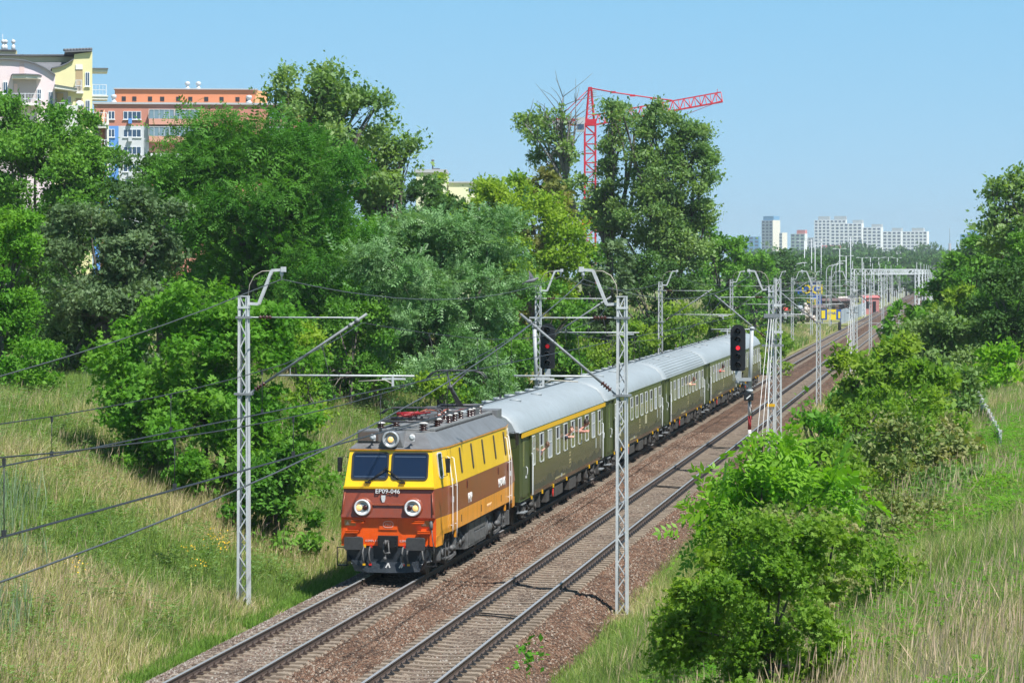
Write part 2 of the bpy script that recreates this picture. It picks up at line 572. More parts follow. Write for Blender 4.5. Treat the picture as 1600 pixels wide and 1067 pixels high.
def stones(name, x0, x1, y0, y1, ztop, nst, mat_, smn=0.02, smx=0.045):
    N = nst
    x = rng.uniform(x0, x1, N)
    y = y0 + (y1 - y0) * rng.uniform(0, 1, N) ** 1.6
    s = rng.uniform(smn, smx, N)
    base = np.array([[1, 0, 0], [-1, 0, 0], [0, 1, 0], [0, -1, 0], [0, 0, 1]], float)
    V = base[None] * (0.6 + 0.6 * rng.random((N, 5, 1))) * s[:, None, None]
    a = rng.uniform(0, 2 * pi, N); ca, sa = np.cos(a), np.sin(a)
    vx = V[..., 0] * ca[:, None] - V[..., 1] * sa[:, None]; vy = V[..., 0] * sa[:, None] + V[..., 1] * ca[:, None]
    V[..., 0], V[..., 1] = vx, vy
    z = ztop + np.clip((x - (-9.7)) / .9, 0, 1) ** 1.2 * -0.56 + np.clip((-17.15 - x) / 0.9, 0, 1) ** 1.2 * -0.56
    V += np.stack([x, y, z], -1)[:, None, :]
    T = np.array([[0, 2, 4], [2, 1, 4], [1, 3, 4], [3, 0, 4]])
    F = (np.arange(N) * 5)[:, None, None] + T[None]
    c0 = np.array(mat_)
    col = c0[rng.integers(0, len(c0), N)] * .90
    for xc in (XL, XR):                      # brake dust and oil lie darkest along the rails
        dx = np.abs(np.abs(x - xc) - .75)
        col = col * (1 - .42 * np.exp(-(dx / .28) ** 2))[:, None] ** np.array([[.85, 1, 1.1]])
    o = link(name, np_mesh(name, V.reshape(-1, 3), F.ravel(), np.full(N * 4, 3), M['stone_tint'], tint=np.repeat(col, 5, 0)))
    tag(o, None, kind="stuff")
    return o


m, n, L, out = new_mat("loose_stone")
at = n.new("ShaderNodeAttribute"); at.attribute_name = "tint"
b = n.new("ShaderNodeBsdfPrincipled"); b.inputs["Roughness"].default_value = 0.9; b.inputs["Specular IOR Level"].default_value = 0.2
L.new(at.outputs["Color"], b.inputs["Base Color"]); L.new(b.outputs[0], out.inputs[0])
M['stone_tint'] = m
REDS = [(0.16, 0.09, 0.058), (0.115, 0.07, 0.048), (0.22, 0.145, 0.10), (0.08, 0.056, 0.043), (0.29, 0.24, 0.19), (0.18, 0.105, 0.07)]
GREYS = [(0.21, 0.175, 0.145), (0.15, 0.12, 0.10), (0.27, 0.23, 0.19), (0.12, 0.09, 0.075), (0.33, 0.30, 0.26), (0.17, 0.11, 0.085)]
tag(stones("ballast_stones", XL + 1.15, XR - 1.2, 38, 160, -0.235, 42000, REDS), "red brown broken stone heaped between the two tracks", "ballast")
tag(stones("ballast_stones", XR + 1.2, -9.0, 38, 130, -0.245, 20000, REDS), "red brown broken stone on the shoulder right of the empty track", "ballast")
tag(stones("ballast_stones", XL - 0.7, XL + 0.7, 44, 85, -0.215, 9000, GREYS), "grey broken stone between the rails in front of the locomotive", "ballast")
tag(stones("ballast_stones", -17.9, XL - 1.2, 44, 85, -0.23, 14000, GREYS), "grey broken stone on the shoulder left of the train's track", "ballast")
tag(stones("ballast_stones", XR - 0.7, XR + 0.7, 38, 130, -0.23, 9000, GREYS), "grey broken stone between the rails of the empty track", "ballast")

# ------------------------------------------------------------------ tracks
M['rail_side'] = mat("rail_rust", (0.06, 0.045, 0.038), 0.7, 0.2, c2=(0.09, 0.06, 0.045), scale=3)
M['rail_top'] = mat("rail_head", (0.27, 0.275, 0.28), 0.35, 0.9)
M['concrete'] = mat("sleeper_concrete", (0.31, 0.25, 0.185), 0.9, c2=(0.13, 0.095, 0.068), scale=1.9, bump=0.3, world=True)
M['fastener'] = mat("fastener_rust", (0.05, 0.033, 0.026), 0.6, 0.3)
M['fastener_dark'] = mat("fastener_oil", (0.03, 0.03, 0.032), 0.5, 0.3)

PROF = [(-0.07, -0.172), (-0.07, -0.158), (-0.012, -0.142), (-0.012, -0.045), (-0.036, -0.036), (-0.036, -0.004), (-0.03, 0.0), (0.03, 0.0), (0.036, -0.004), (0.036, -0.036), (0.012, -0.045), (0.012, -0.142), (0.07, -0.158), (0.07, -0.172)]


def rail(parent, xo, y0, y1):
    ys_ = [y0, 50, 80, 120, 200, 400, 800, y1]
    mb = MB(); k = len(PROF)
    vs = [(xo + p[0], y, p[1]) for y in ys_ for p in PROF]
    for i in range(len(ys_) - 1):
        for j in range(k - 1):
            top = 5 <= j <= 7
            mb_f = (i * k + j, i * k + j + 1, (i + 1) * k + j + 1, (i + 1) * k + j)
            mb.f.append(list(mb_f)); mb.m.append(1 if top else 0); mb.s.append(False)
    mb.v = vs
    return mb.build("rail", [M['rail_side'], M['rail_top']], parent)


def sleeper_geo(mb, y, xc=0):
    # end blocks stand higher than the waist
    xs_ = [-1.26, -1.22, -0.78, -0.52, -0.2, 0.2, 0.52, 0.78, 1.22, 1.26]
    zt = [-0.21, -0.178, -0.172, -0.178, -0.205, -0.205, -0.178, -0.172, -0.178, -0.21]
    hw = [0.12, 0.125, 0.13, 0.12, 0.10, 0.10, 0.12, 0.13, 0.125, 0.12]
    vs = []
    for a, z, h in zip(xs_, zt, hw):
        vs += [(xc + a, y - h, -0.30), (xc + a, y - h, z), (xc + a, y + h, z), (xc + a, y + h, -0.30)]
    fs = []
    for i in range(len(xs_) - 1):
        o = i * 4
        for j in range(3):
            fs.append((o + j, o + 4 + j, o + 5 + j, o + j + 1))
    fs += [(0, 1, 2, 3), (len(vs) - 4, len(vs) - 1, len(vs) - 2, len(vs) - 3)]
    mb.add(vs, fs)


def fastener_geo(mb, x, y, sgn):
    mb.cbox((x, y, -0.160), 0.13, 0.16, 0.018)
    mb.cbox((x - sgn * 0.022, y, -0.140), 0.07, 0.07, 0.03)
    mb.lathe([(0.030, 0), (0.030, 0.035), (0.017, 0.04), (0.017, 0.075)], (x, y, -0.14), n=6, smooth=False)


def track(xc, label, y_near, fm):
    t = thing("railway_track", label, "railway track", (xc, 0, 0))
    for s in (-1, 1):
        rail(t, s * 0.7535, 12, 1700)
    smb = MB(); sleeper_geo(smb, 0)
    s0 = smb.build("sleeper", M['concrete'], t)
    fmb = MB(); fastener_geo(fmb, 0, 0, 1)
    f0 = fmb.build("rail_fastener", fm, t)
    rest = MB(); restf = MB()
    first_s = first_f = True
    ns = nf = 0
    y = 30.0; spots = []
    while y < 520:
        spots.append(y); y += 0.6
    for y in spots:
        near = y >= y_near
        if near and ns < 100:
            o = s0 if first_s else s0.copy()
            if not first_s:
                COL.objects.link(o); o.parent = t
            first_s = False
            o.location = (random.uniform(-0.015, 0.015), y + random.uniform(-0.015, 0.015), random.uniform(-0.006, 0.004)); o.rotation_euler = (0, 0, random.uniform(-0.006, 0.006)); ns += 1
        else:
            sleeper_geo(rest, y)
        if y > 330:
            continue
        for xx, sg in ((-0.885, 1), (-0.62, -1), (0.62, 1), (0.885, -1)):
            if near and nf < 100:
                o = f0 if first_f else f0.copy()
                if not first_f:
                    COL.objects.link(o); o.parent = t
                first_f = False
                o.location = (xx, y, 0); nf += 1
            else:
                fastener_geo(restf, xx, y, sg)
    tag(rest.build("sleeper", M['concrete'], t, fix=False), None, kind="stuff")
    tag(restf.build("rail_fastener", fm, t, fix=False), None, kind="stuff")
    return t


random.seed(3)
track(XL, "left railway track carrying the locomotive and its coaches", 47, M['fastener'])
track(XR, "right empty railway track with shiny rails on concrete sleepers", 40, M['fastener_dark'])
# cross bonding cables lying over the empty track
for y, lb in ((73.5, "black bonding cable lying across the empty track near the front mast"), (118.5, "black bonding cable lying across the empty track near the signal")):
    mb = MB()
    mb.tube([(XR - 0.75, y, -0.15), (XR - 0.5, y + 0.1, -0.17), (XR - 0.1, y - 0.15, -0.16), (XR + 0.4, y - 0.5, -0.17), (XR + 0.75, y - 0.55, -0.15)], 0.022, 6)
    mb.tube([(XR - 0.75, y + 0.5, -0.15), (XR, y + 0.2, -0.16), (XR + 0.75, y - 0.3, -0.15)], 0.018, 6)
    tag(mb.build("bonding_cable", M['rubber']), lb, "cable")
mb = MB()
mb.add([(-20, 503, GZ + .52), (-6, 503, GZ + .52), (-6, 509, GZ + .52), (-20, 509, GZ + .52), (-45, 503, GZ + .3), (-45, 509, GZ + .3)], [(0, 1, 2, 3), (4, 0, 3, 5)])
tag(mb.build("road", mat("asphalt_pale", (0.22, 0.21, 0.20), 0.9, c2=(0.3, 0.29, 0.27), scale=1)), None, kind="structure")
# ------------------------------------------------------------------ electric locomotive
M['lo_yellow'] = mat("loco_yellow", (0.92, 0.57, 0.006), 0.30, coat=0.4, c2=(0.84, 0.50, 0.008), scale=2.2, stretch=(1, 1, .25), bump=0.04, bscale=2, grime=.16, gcol=(.30, .17, .02))
M['lo_orange'] = mat("loco_amber", (0.90, 0.33, 0.005), 0.35, coat=0.3, c2=(0.66, 0.27, 0.02), scale=2.2, stretch=(1, 1, .25), grime=.45, gcol=(.20, .10, .03))
M['lo_brown'] = mat("loco_brown", (0.26, 0.052, 0.020), 0.33, coat=0.3, c2=(0.22, 0.045, 0.019), scale=2.2, stretch=(1, 1, .25), bump=0.04, bscale=2, grime=.35)
M['lo_red'] = mat("loco_red_orange", (0.92, 0.115, 0.005), 0.35, coat=0.3, c2=(0.78, 0.085, 0.006), scale=2, grime=.25, gcol=(.16, .03, .012))
M['lo_roof'] = mat("loco_roof_grey", (0.17, 0.175, 0.18), 0.5, c2=(0.115, 0.115, 0.115), scale=2.2, stretch=(1, 1, 0.25), grime=.5)
M['lo_deck'] = mat("loco_deck_grey", (0.22, 0.225, 0.225), 0.6, c2=(0.13, 0.13, 0.12), scale=3)
M['glass_dark'] = mat("cab_glass", (0.008, 0.018, 0.045), 0.04, spec=0.5)
M['lo_plow'] = mat("plough_blue_black", (0.012, 0.018, 0.028), 0.5, c2=(0.03, 0.035, 0.04), scale=5)
M['buffer'] = mat("buffer_iron", (0.03, 0.03, 0.032), 0.55, 0.3, c2=(0.06, 0.06, 0.06), scale=9)
M['panto_red'] = mat("pantograph_red", (0.27, 0.008, 0.012), 0.5)
M['panto_dk'] = mat("pantograph_iron", (0.05, 0.05, 0.055), 0.5, 0.4)
M['lamp_amber'] = mat("lit_bulb", (0.9, 0.55, 0.2), 0.2, emit=(1.0, 0.55, 0.18), estr=0.45)
M['lamp_dark'] = mat("unlit_bulb", (0.05, 0.012, 0.01), 0.15)
M['lamp_glass'] = mat("lamp_reflector", (0.24, 0.27, 0.28), 0.15, 0.5)
M['orange_brick'] = mat("copper_box", (0.30, 0.07, 0.03), 0.5)

YB = 79.4
loco = thing("locomotive", "yellow and brown electric locomotive with round headlights at the head of the train", "locomotive", (XL, YB, 0))
LL = 15.9
# front contour: (z, y, half width)
FR = [(1.22, 0.66, 1.34), (1.72, 0.62, 1.345), (1.75, 0.46, 1.345), (2.54, 0.66, 1.285), (3.60, 0.98, 1.17)]
SIDE = [1.485, 1.485, 1.485, 1.475, 1.345]


def body_ring(kind):
    out = []
    for i, (z, y, hw) in enumerate(FR):
        if kind == 0: out.append((hw, y, z))
        elif kind == 1: out.append((SIDE[i], 2.6, z))
        elif kind == 2: out.append((SIDE[i], LL - 2.6, z))
        else: out.append((hw, LL - y, z))
    return out


mb = MB()
rings = [body_ring(k) for k in range(4)]
band = [2, 1, 1, 0]             # amber / brown / brown / yellow
for sgn in (1, -1):
    for a in range(3):
        for i in range(4):
            q = [rings[a][i], rings[a + 1][i], rings[a + 1][i + 1], rings[a][i + 1]]
            mb.add([(p[0] * sgn, p[1], p[2]) for p in q], [(0, 1, 2, 3)], band[i])
for k in (0, 3):
    R = rings[k]
    for i in range(4):
        mt = [3, 3, 1, 0][i]
        mb.add([(-R[i][0], R[i][1], R[i][2]), (R[i][0], R[i][1], R[i][2]), (R[i + 1][0], R[i + 1][1], R[i + 1][2]), (-R[i + 1][0], R[i + 1][1], R[i + 1][2])], [(0, 1, 2, 3)], mt)
R = rings
mb.add([(-R[0][0][0], R[0][0][1], 1.22), (R[0][0][0], R[0][0][1], 1.22), (R[1][0][0], 2.6, 1.22), (R[2][0][0], LL - 2.6, 1.22), (R[3][0][0], LL - .66, 1.22), (-R[3][0][0], LL - .66, 1.22), (-R[2][0][0], LL - 2.6, 1.22), (-R[1][0][0], 2.6, 1.22)], [tuple(range(8))], 2)
body = mb.build("body", [M['lo_yellow'], M['lo_brown'], M['lo_orange'], M['lo_red']], loco)

# apron below the nose, side skirts at the cab corners
mb = MB()
mb.prism([(-1.345, .60, 0.95), (1.345, .60, 0.95), (1.345, .585, 1.735), (-1.345, .585, 1.735)], (0, 0.06, 0), 0)
mb.box(-0.26, 0.26, 0.565, 0.59, 1.40, 1.72, 0)
mb.build("front_apron", [M['lo_red']], loco)
for s in (1, -1):
    mb = MB()
    mb.prism([(s * 1.352, .62, 0.93), (s * 1.40, 1.45, 0.93), (s * 1.405, 1.62, 1.23), (s * 1.352, .62, 1.23)], (-s * 0.05, 0, 0))
    mb.prism([(s * 1.352, LL - .62, 0.93), (s * 1.40, LL - 1.45, 0.93), (s * 1.405, LL - 1.62, 1.23), (s * 1.352, LL - .62, 1.23)], (-s * 0.05, 0, 0))
    mb.build("side_skirt", M['lo_orange'], loco)
# visor strip between brown and yellow
mb = MB()
mb.box(-1.29, 1.29, 0.575, 0.665, 2.535, 2.60)
mb.build("visor_strip", mat("visor_ochre", (0.55, 0.30, 0.005), 0.4), loco, bevel=0.008)

# roof: cornice, sloped skirt, flat deck
mb = MB()
RO = [(3.602, 0.955, 1.185, 1.362, 2.6), (3.64, 0.955, 1.185, 1.362, 2.6), (3.98, 1.75, 0.86, 0.99, 3.0), (4.02, 1.80, 0.82, 0.95, 3.0)]
rr = []
for z, y, hf, hs, ys_ in RO:
    rr.append([(-hf, y, z), (hf, y, z), (hs, ys_, z), (hs, LL - ys_, z), (hf, LL - y, z), (-hf, LL - y, z), (-hs, LL - ys_, z), (-hs, ys_, z)])
for i in range(3):
    for j in range(8):
        j2 = (j + 1) % 8
        mb.add([rr[i][j], rr[i][j2], rr[i + 1][j2], rr[i + 1][j]], [(0, 1, 2, 3)], 0)
mb.add(rr[3], [tuple(range(8))], 1)
mb.add(rr[0], [tuple(range(8))], 0)
roof = mb.build("roof", [M['lo_roof'], M['lo_deck']], loco)
mb = MB()
for s in (1, -1):
    mb.bar((s * 1.185, .945, 3.607), (s * 1.368, 2.6, 3.607), 0.02, 0.025); mb.bar((s * 1.368, 2.6, 3.607), (s * 1.368, LL - 2.6, 3.607), 0.02, 0.025)
    mb.bar((s * 1.368, LL - 2.6, 3.607), (s * 1.185, LL - .945, 3.607), 0.02, 0.025)
mb.bar((-1.19, .945, 3.607), (1.19, .945, 3.607), 0.02, 0.025)
mb.build("gutter", M['lo_orange'], loco)
# raised hatch kerb with knobs along both edges
mb = MB()
for s in (1, -1):
    mb.box(s * 0.80 - .06, s * 0.80 + .06, 3.1, LL - 2.2, 4.022, 4.10)
for k in range(6):
    y = 3.3 + k * 1.62
    mb.box(-0.72, 0.72, y, y + 1.5, 4.024, 4.06 + 0.02 * (k % 2))
mb.build("roof_hatch", M['lo_deck'], roof, bevel=0.01)
for s in (1, -1):
    mb = MB()
    mb.bar((s * .93, 2.95, 4.005), (s * .93, LL - 2.9, 4.005), .03, .02)
    for k in range(43):
        mb.lathe([(0.028, 0), (0.032, 0.05), (0.01, 0.07)], (s * 0.93, 3.0 + k * 0.24, 4.0), n=6)
    mb.build("bolt_row", M['black'], roof)

# cab windows
sl = Vector((0, 0.32, 1.06)).normalized(); nrm = Vector((0, -1.06, 0.32)).normalized(); ux = Vector((1, 0, 0))


def on_face(x, z, out=0.0):
    t = (z - 2.54) / 1.06
    return Vector((x, 0.66 + 0.32 * t, z)) + nrm * out


for s in (-1, 1):
    o = on_face(s * 0.565 + 0.0, 3.16, 0.002)
    w, h = 1.05, 0.80
    mb = MB()
    ring_prism(mb, rrect(w, h, .10), rrect(w - .09, h - .09, .07), o, ux, sl, nrm, 0.03)
    wf = mb.build("windscreen", M['rubber'], loco)
    mb = MB()
    mb.prism(frame_pts(rrect(w - .088, h - .088, .07), o, ux, sl), nrm * 0.012)
    mb.build("pane", M['glass_dark'], wf)
    for v in (0.27, -0.31):                     # sun blind edge and grab rail seen behind the glass
        mb = MB()
        mb.bar(o + ux * -.44 + sl * v + nrm * .014, o + ux * .44 + sl * v + nrm * .014, 0.003, 0.022, up=sl)
        mb.build("blind_edge", M.setdefault('blind', mat("pale_blind", (0.07, 0.10, 0.15), 0.4)), wf)
    mb = MB()
    b0 = on_face(s * 0.32 + (0.06 if s > 0 else -0.28), 2.72, 0.05)
    tip = on_face(b0.x + (-0.42 if s > 0 else 0.42), 3.02, 0.06)
    mb.tube([b0, tip], 0.012, 5); mb.tube([b0 + ux * .05, tip + ux * .05], 0.008, 5)
    d = (tip - b0).normalized()
    mb.bar(tip - d * .25, tip + d * .15, 0.02, 0.03)
    mb.cbox(b0 + Vector((0, 0, -.02)), 0.16, .06, .05)
    mb.build("wiper", M['black'], loco)
# top headlight in its housing
mb = MB()
mb.prism([(-.36, 1.02, 3.66), (-.22, .98, 4.10), (.22, .98, 4.10), (.36, 1.02, 3.66)], (0, 1.0, 0))
mb.build("headlight_housing", M['lo_roof'], roof, bevel=0.03)


def headlight(parent, x, y, z, r, ring_m, bulbs, tilt=0.0):
    ax = Vector((0, -cos(tilt), sin(tilt)))
    mb = MB()
    mb.lathe([(r * 1.02, -0.05), (r * 1.02, 0.07), (r * .98, .10), (r * .80, .10), (r * .76, .05)], (x, y, z), ax, 28)
    h = mb.build("headlight", ring_m, parent)
    mb = MB()
    mb.lathe([(r * .78, .04), (r * .5, .055), (0.001, .06)], (x, y, z), ax, 24)
    mb.build("lens", M['lamp_glass'], h)
    for bx, br, m_ in bulbs:
        mb = MB()
        mb.lathe([(br, .055), (br * .95, .07), (br * .5, .085), (0.001, .09)], (x + bx, y, z), ax, 16)
        mb.build("bulb", m_, h)
    return h


headlight(roof, 0, 0.95, 3.90, 0.235, mat("lamp_rim_grey", (0.33, 0.35, 0.36), 0.35, 0.4), [(0, .085, M['lamp_amber'])])
M['rim_white'] = mat("lamp_rim_white", (0.58, 0.59, 0.60), 0.35)
for s in (1, -1):
    yy = 0.46 + (2.02 - 1.75) / .79 * .2
    mb = MB()
    mb.lathe([(0.29, -0.12), (0.275, 0.03), (0.255, 0.05)], (s * .715, yy - .02, 2.03), (0, -1, .1), 28)
    mb.build("headlight_shroud", M['lo_brown'], loco)
    headlight(loco, s * .715, yy - .05, 2.02, 0.228, M['rim_white'], [(s * .085, .085, M['lamp_amber']), (-s * .085, .075, M['lamp_dark'])], 0.05)
# air conditioner box, horns
mb = MB()
mb.box(-1.02, -.36, 1.25, 2.2, 3.80, 4.14)
mb.build("cooler_box", M['lo_roof'], roof, bevel=0.015)
mb = MB(); mb.box(-0.98, -.42, 1.235, 1.252, 3.84, 4.09)
mb.build("cooler_grille", mat("grille_brown", (0.10, 0.075, 0.06), 0.7), roof)
for s in (-.50, .62):
    mb = MB()
    mb.lathe([(0.02, 0), (0.025, .16), (.04, .25), (.085, .31), (.09, .32), (.02, .30)], (s, 1.18, 3.97), (0, -1, 0), 14)
    mb.bar((s, 1.1, 3.85), (s, 1.1, 3.97), .05, .05)
    mb.build("horn", M['silver'], roof)

# front details
mb = MB(); mb.bar((-.50, .50, 2.12), (.50, .50, 2.12), .035, .04)
for x in (-.45, 0, .45): mb.bar((x, .50, 2.12), (x, .56, 2.12), .03, .03)
mb.build("front_handrail", mat("rail_salmon", (0.36, 0.085, 0.045), 0.4), loco)
for s in (1, -1):
    mb = MB(); mb.tube([(s * 1.24, .60, 2.44), (s * 1.30, .42, 1.85)], .018, 6)
    mb.build("corner_handrail", mat("rail_brown", (0.26, 0.07, 0.035), 0.4), loco)
    for x, z, w in ((.86, 1.64, .36), (1.02, 1.36, .36)):
        mb = MB(); mb.box(s * x - w / 2, s * x + w / 2, .46, .585, z - .02, z + .02)
        mb.box(s * x - w / 2, s * x + w / 2, .46, .475, z - .05, z)
        mb.build("foot_rung", M['lo_red'], loco)
    mb = MB(); mb.box(s * 1.09 - .16, s * 1.09 + .16, .572, .584, 1.50, 1.66)
    pl = mb.build("warning_plate", mat("plate_tan", (0.42, 0.24, 0.07), 0.5), loco)
    mb = MB(); mb.add([(s * 1.09 - .13, .570, 1.53), (s * 1.09 - .01, .570, 1.53), (s * 1.09 - .07, .570, 1.63)], [(0, 1, 2)])
    mb.build("warning_triangle", mat("triangle_pale", (0.55, 0.52, 0.4), 0.5), pl)
Mfront = Matrix(((1, 0, 0, 0), (0, 0, -1, 0), (0, 1, 0, 0), (0, 0, 0, 1)))     # text plane facing -Y
lean = math.atan2(0.20, 0.79)
M['letters'] = mat("silver_letters", (0.62, 0.63, 0.62), 0.35, 0.2)
T = Matrix.Translation((-.02, 0.575, 2.47)) @ Matrix.Rotation(-lean * 0.9, 4, 'X') @ Mfront
text_ob("EP09-046", 0.185, M['letters'], T, loco, "number", 0.012, 1.0, 0.0)
mb = MB()
mb.prism([(-.20, .545, 2.36), (-.08, .545, 2.36), (-.085, .545, 2.26), (-.11, .545, 2.17), (-.17, .545, 2.17), (-.195, .545, 2.26)], (0, .03, 0))
mb.build("crest", M['letters'], loco)
mb = MB(); ring_prism(mb, rrect(.30, .19, .09, 6), rrect(.26, .15, .07, 6), (0, .562, 1.55), (1, 0, 0), (0, 0, 1), (0, -1, 0), .006)
lg = mb.build("logo", mat("logo_pink", (0.72, 0.36, 0.30), 0.4), loco)
text_ob("PKP", .10, lg.data.materials[0], Matrix.Translation((0, .556, 1.545)) @ Mfront, lg, "logo_letters", .003, 1.1)
M['marks'] = mat("white_marks", (0.62, 0.6, 0.58), 0.5)
for x, tx in ((-.40, "0.5MPa 1.0MPa"), (.44, "0.5MPa")):
    text_ob(tx, .085, M['marks'], Matrix.Translation((x, .588, 1.085)) @ Mfront, loco, "pressure_mark", .002)
# buffers, coupler, hoses, plough
for s in (1, -1):
    mb = MB()
    mb.prism(frame_pts(rrect(.54, .36, .06), (s * .875, 0.0, 1.06), (1, 0, 0), (0, 0, 1)), (0, .04, 0))
    mb.lathe([(.10, 0.03), (.10, .35), (.15, .36), (.15, .60)], (s * .875, 0, 1.06), (0, 1, 0), 16)
    mb.build("buffer", M['buffer'], loco, bevel=0.008)
mb = MB()
mb.box(-.28, .28, .48, .60, .90, 1.24)
for x in (-.23, .23):
    for z in (.95, 1.03, 1.11, 1.19): mb.lathe([(.018, 0), (.018, .02)], (x, .48, z), (0, -1, 0), 6)
cp = mb.build("coupling_plate", M['black'], loco, bevel=0.006)
mb = MB()
mb.tube([(0, .5, 1.08), (0, .28, 1.08), (0, .16, 1.12), (0, .12, 1.06), (0, .18, 1.0)], [.05, .045, .04, .035, .02], 8)
mb.tube([(-.06, .25, 1.08), (-.07, .20, .85), (-.02, .22, .74)], .022, 6); mb.tube([(.06, .25, 1.08), (.09, .20, .85), (.05, .22, .74)], .022, 6)
mb.tube([(.12, .2, .80), (-.05, .22, .76)], .03, 6)
mb.lathe([(.04, 0), (.05, .06), (.03, .10)], (-.03, .22, .58), n=8)
mb.tube([(-.03, .22, .60), (0, .22, .78)], .02, 6)
mb.build("coupling_hook", M['under_grey'], cp)
for x, c in ((-.66, 'yellow_cap'), (-.48, 'red'), (.46, 'red'), (.60, 'yellow_cap')):
    mb = MB()
    mb.tube([(x, .55, .95), (x, .33, .92), (x - .015, .26, .78), (x, .27, .60), (x + .02, .33, .47)], .026, 6)
    h = mb.build("brake_hose", M['under_grey'], loco)
    mb = MB(); mb.cbox((x + .02, .32, .45), .07, .06, .05); mb.cbox((x + .02, .42, .95), .05, .1, .08)
    mb.build("hose_valve", M[c], h)
mb = MB()
mb.tube([(1.0, .5, .90), (1.0, .36, .82), (1.03, .32, .62), (1.12, .40, .52), (1.25, .5, .55)], .026, 6)
mb.tube([(1.24, .52, 1.45), (1.26, .50, 1.2), (1.30, .54, .90), (1.28, .6, .50)], .016, 5)
mb.lathe([(.05, -.1), (.06, 0), (.045, .14)], (1.22, .53, 1.52), n=8)
mb.build("jumper_cable", M['under_grey'], loco)
mb = MB()
prof = [(-1.20, .66, .74), (-1.05, .44, .56), (-.6, .36, .53), (0, .34, .52), (.6, .36, .53), (1.05, .44, .56), (1.20, .66, .74)]
low = [(-1.02, .66, .33), (-.92, .40, .26), (-.55, .28, .235), (0, .25, .23), (.55, .28, .235), (.92, .40, .26), (1.02, .66, .33)]
for i in range(6):
    mb.add([prof[i], prof[i + 1], low[i + 1], low[i]], [(0, 1, 2, 3)])
    mb.add([(p[0], p[1] + .03, p[2]) for p in (prof[i], prof[i + 1], low[i + 1], low[i])], [(0, 1, 2, 3)])
    mb.add([low[i], low[i + 1], (low[i + 1][0], low[i + 1][1] + .03, low[i + 1][2]), (low[i][0], low[i][1] + .03, low[i][2])], [(0, 1, 2, 3)])
mb.box(-1.2, 1.2, .62, .70, .5, .96)
pw = mb.build("snow_plough", M['lo_plow'], loco)
mb = MB()
for x, a in ((-.02, .3), (.10, -.2), (.36, .35), (.42, .3)):
    mb.bar((x, .285, .37), (x + a * .25, .297, .50), .035, .006, up=(0, -1, 0))
for x in (-1.0, -.5, .5, 1.0): mb.cbox((x, .36 if abs(x) > .7 else .32, .47), .02, .02, .02)
mb.build("plough_mark", M['marks'], pw)
for s in (1, -1):
    mb = MB()
    x = s * 1.40
    for a, b in (((x, .30, .92), (x - s * .28, .30, .92)), ((x, .30, .42), (x - s * .28, .30, .42)), ((x, .30, .42), (x, .30, .92)), ((x - s * .28, .30, .42), (x - s * .28, .30, .92)), ((x - s * .28, .30, .92), (x - s * .28, .62, .98))):
        mb.bar(a, b, .025, .025)
    mb.box(min(x, x - s * .28), max(x, x - s * .28), .29, .55, .405, .425)
    mb.build("shunter_step", M['black'], loco)


# sides
def sx_at(y, z):
    """half width of the body side at (y, z)"""
    i = 3 if z > 2.54 else 0
    f = FR[3][2] + (FR[4][2] - FR[3][2]) * max(0, (z - 2.54) / 1.06) if z > 2.54 else 1.345 - max(0, z - 1.75) / .79 * .06
    sd = 1.475 - max(0, z - 2.54) / 1.06 * .13 if z > 2.54 else 1.483
    yf = 0.66 + max(0, (z - 2.54)) / 1.06 * .32
    yy = min(y, LL - y)
    t = min(1, max(0, (yy - yf) / (2.6 - yf)))
    return f + (sd - f) * t


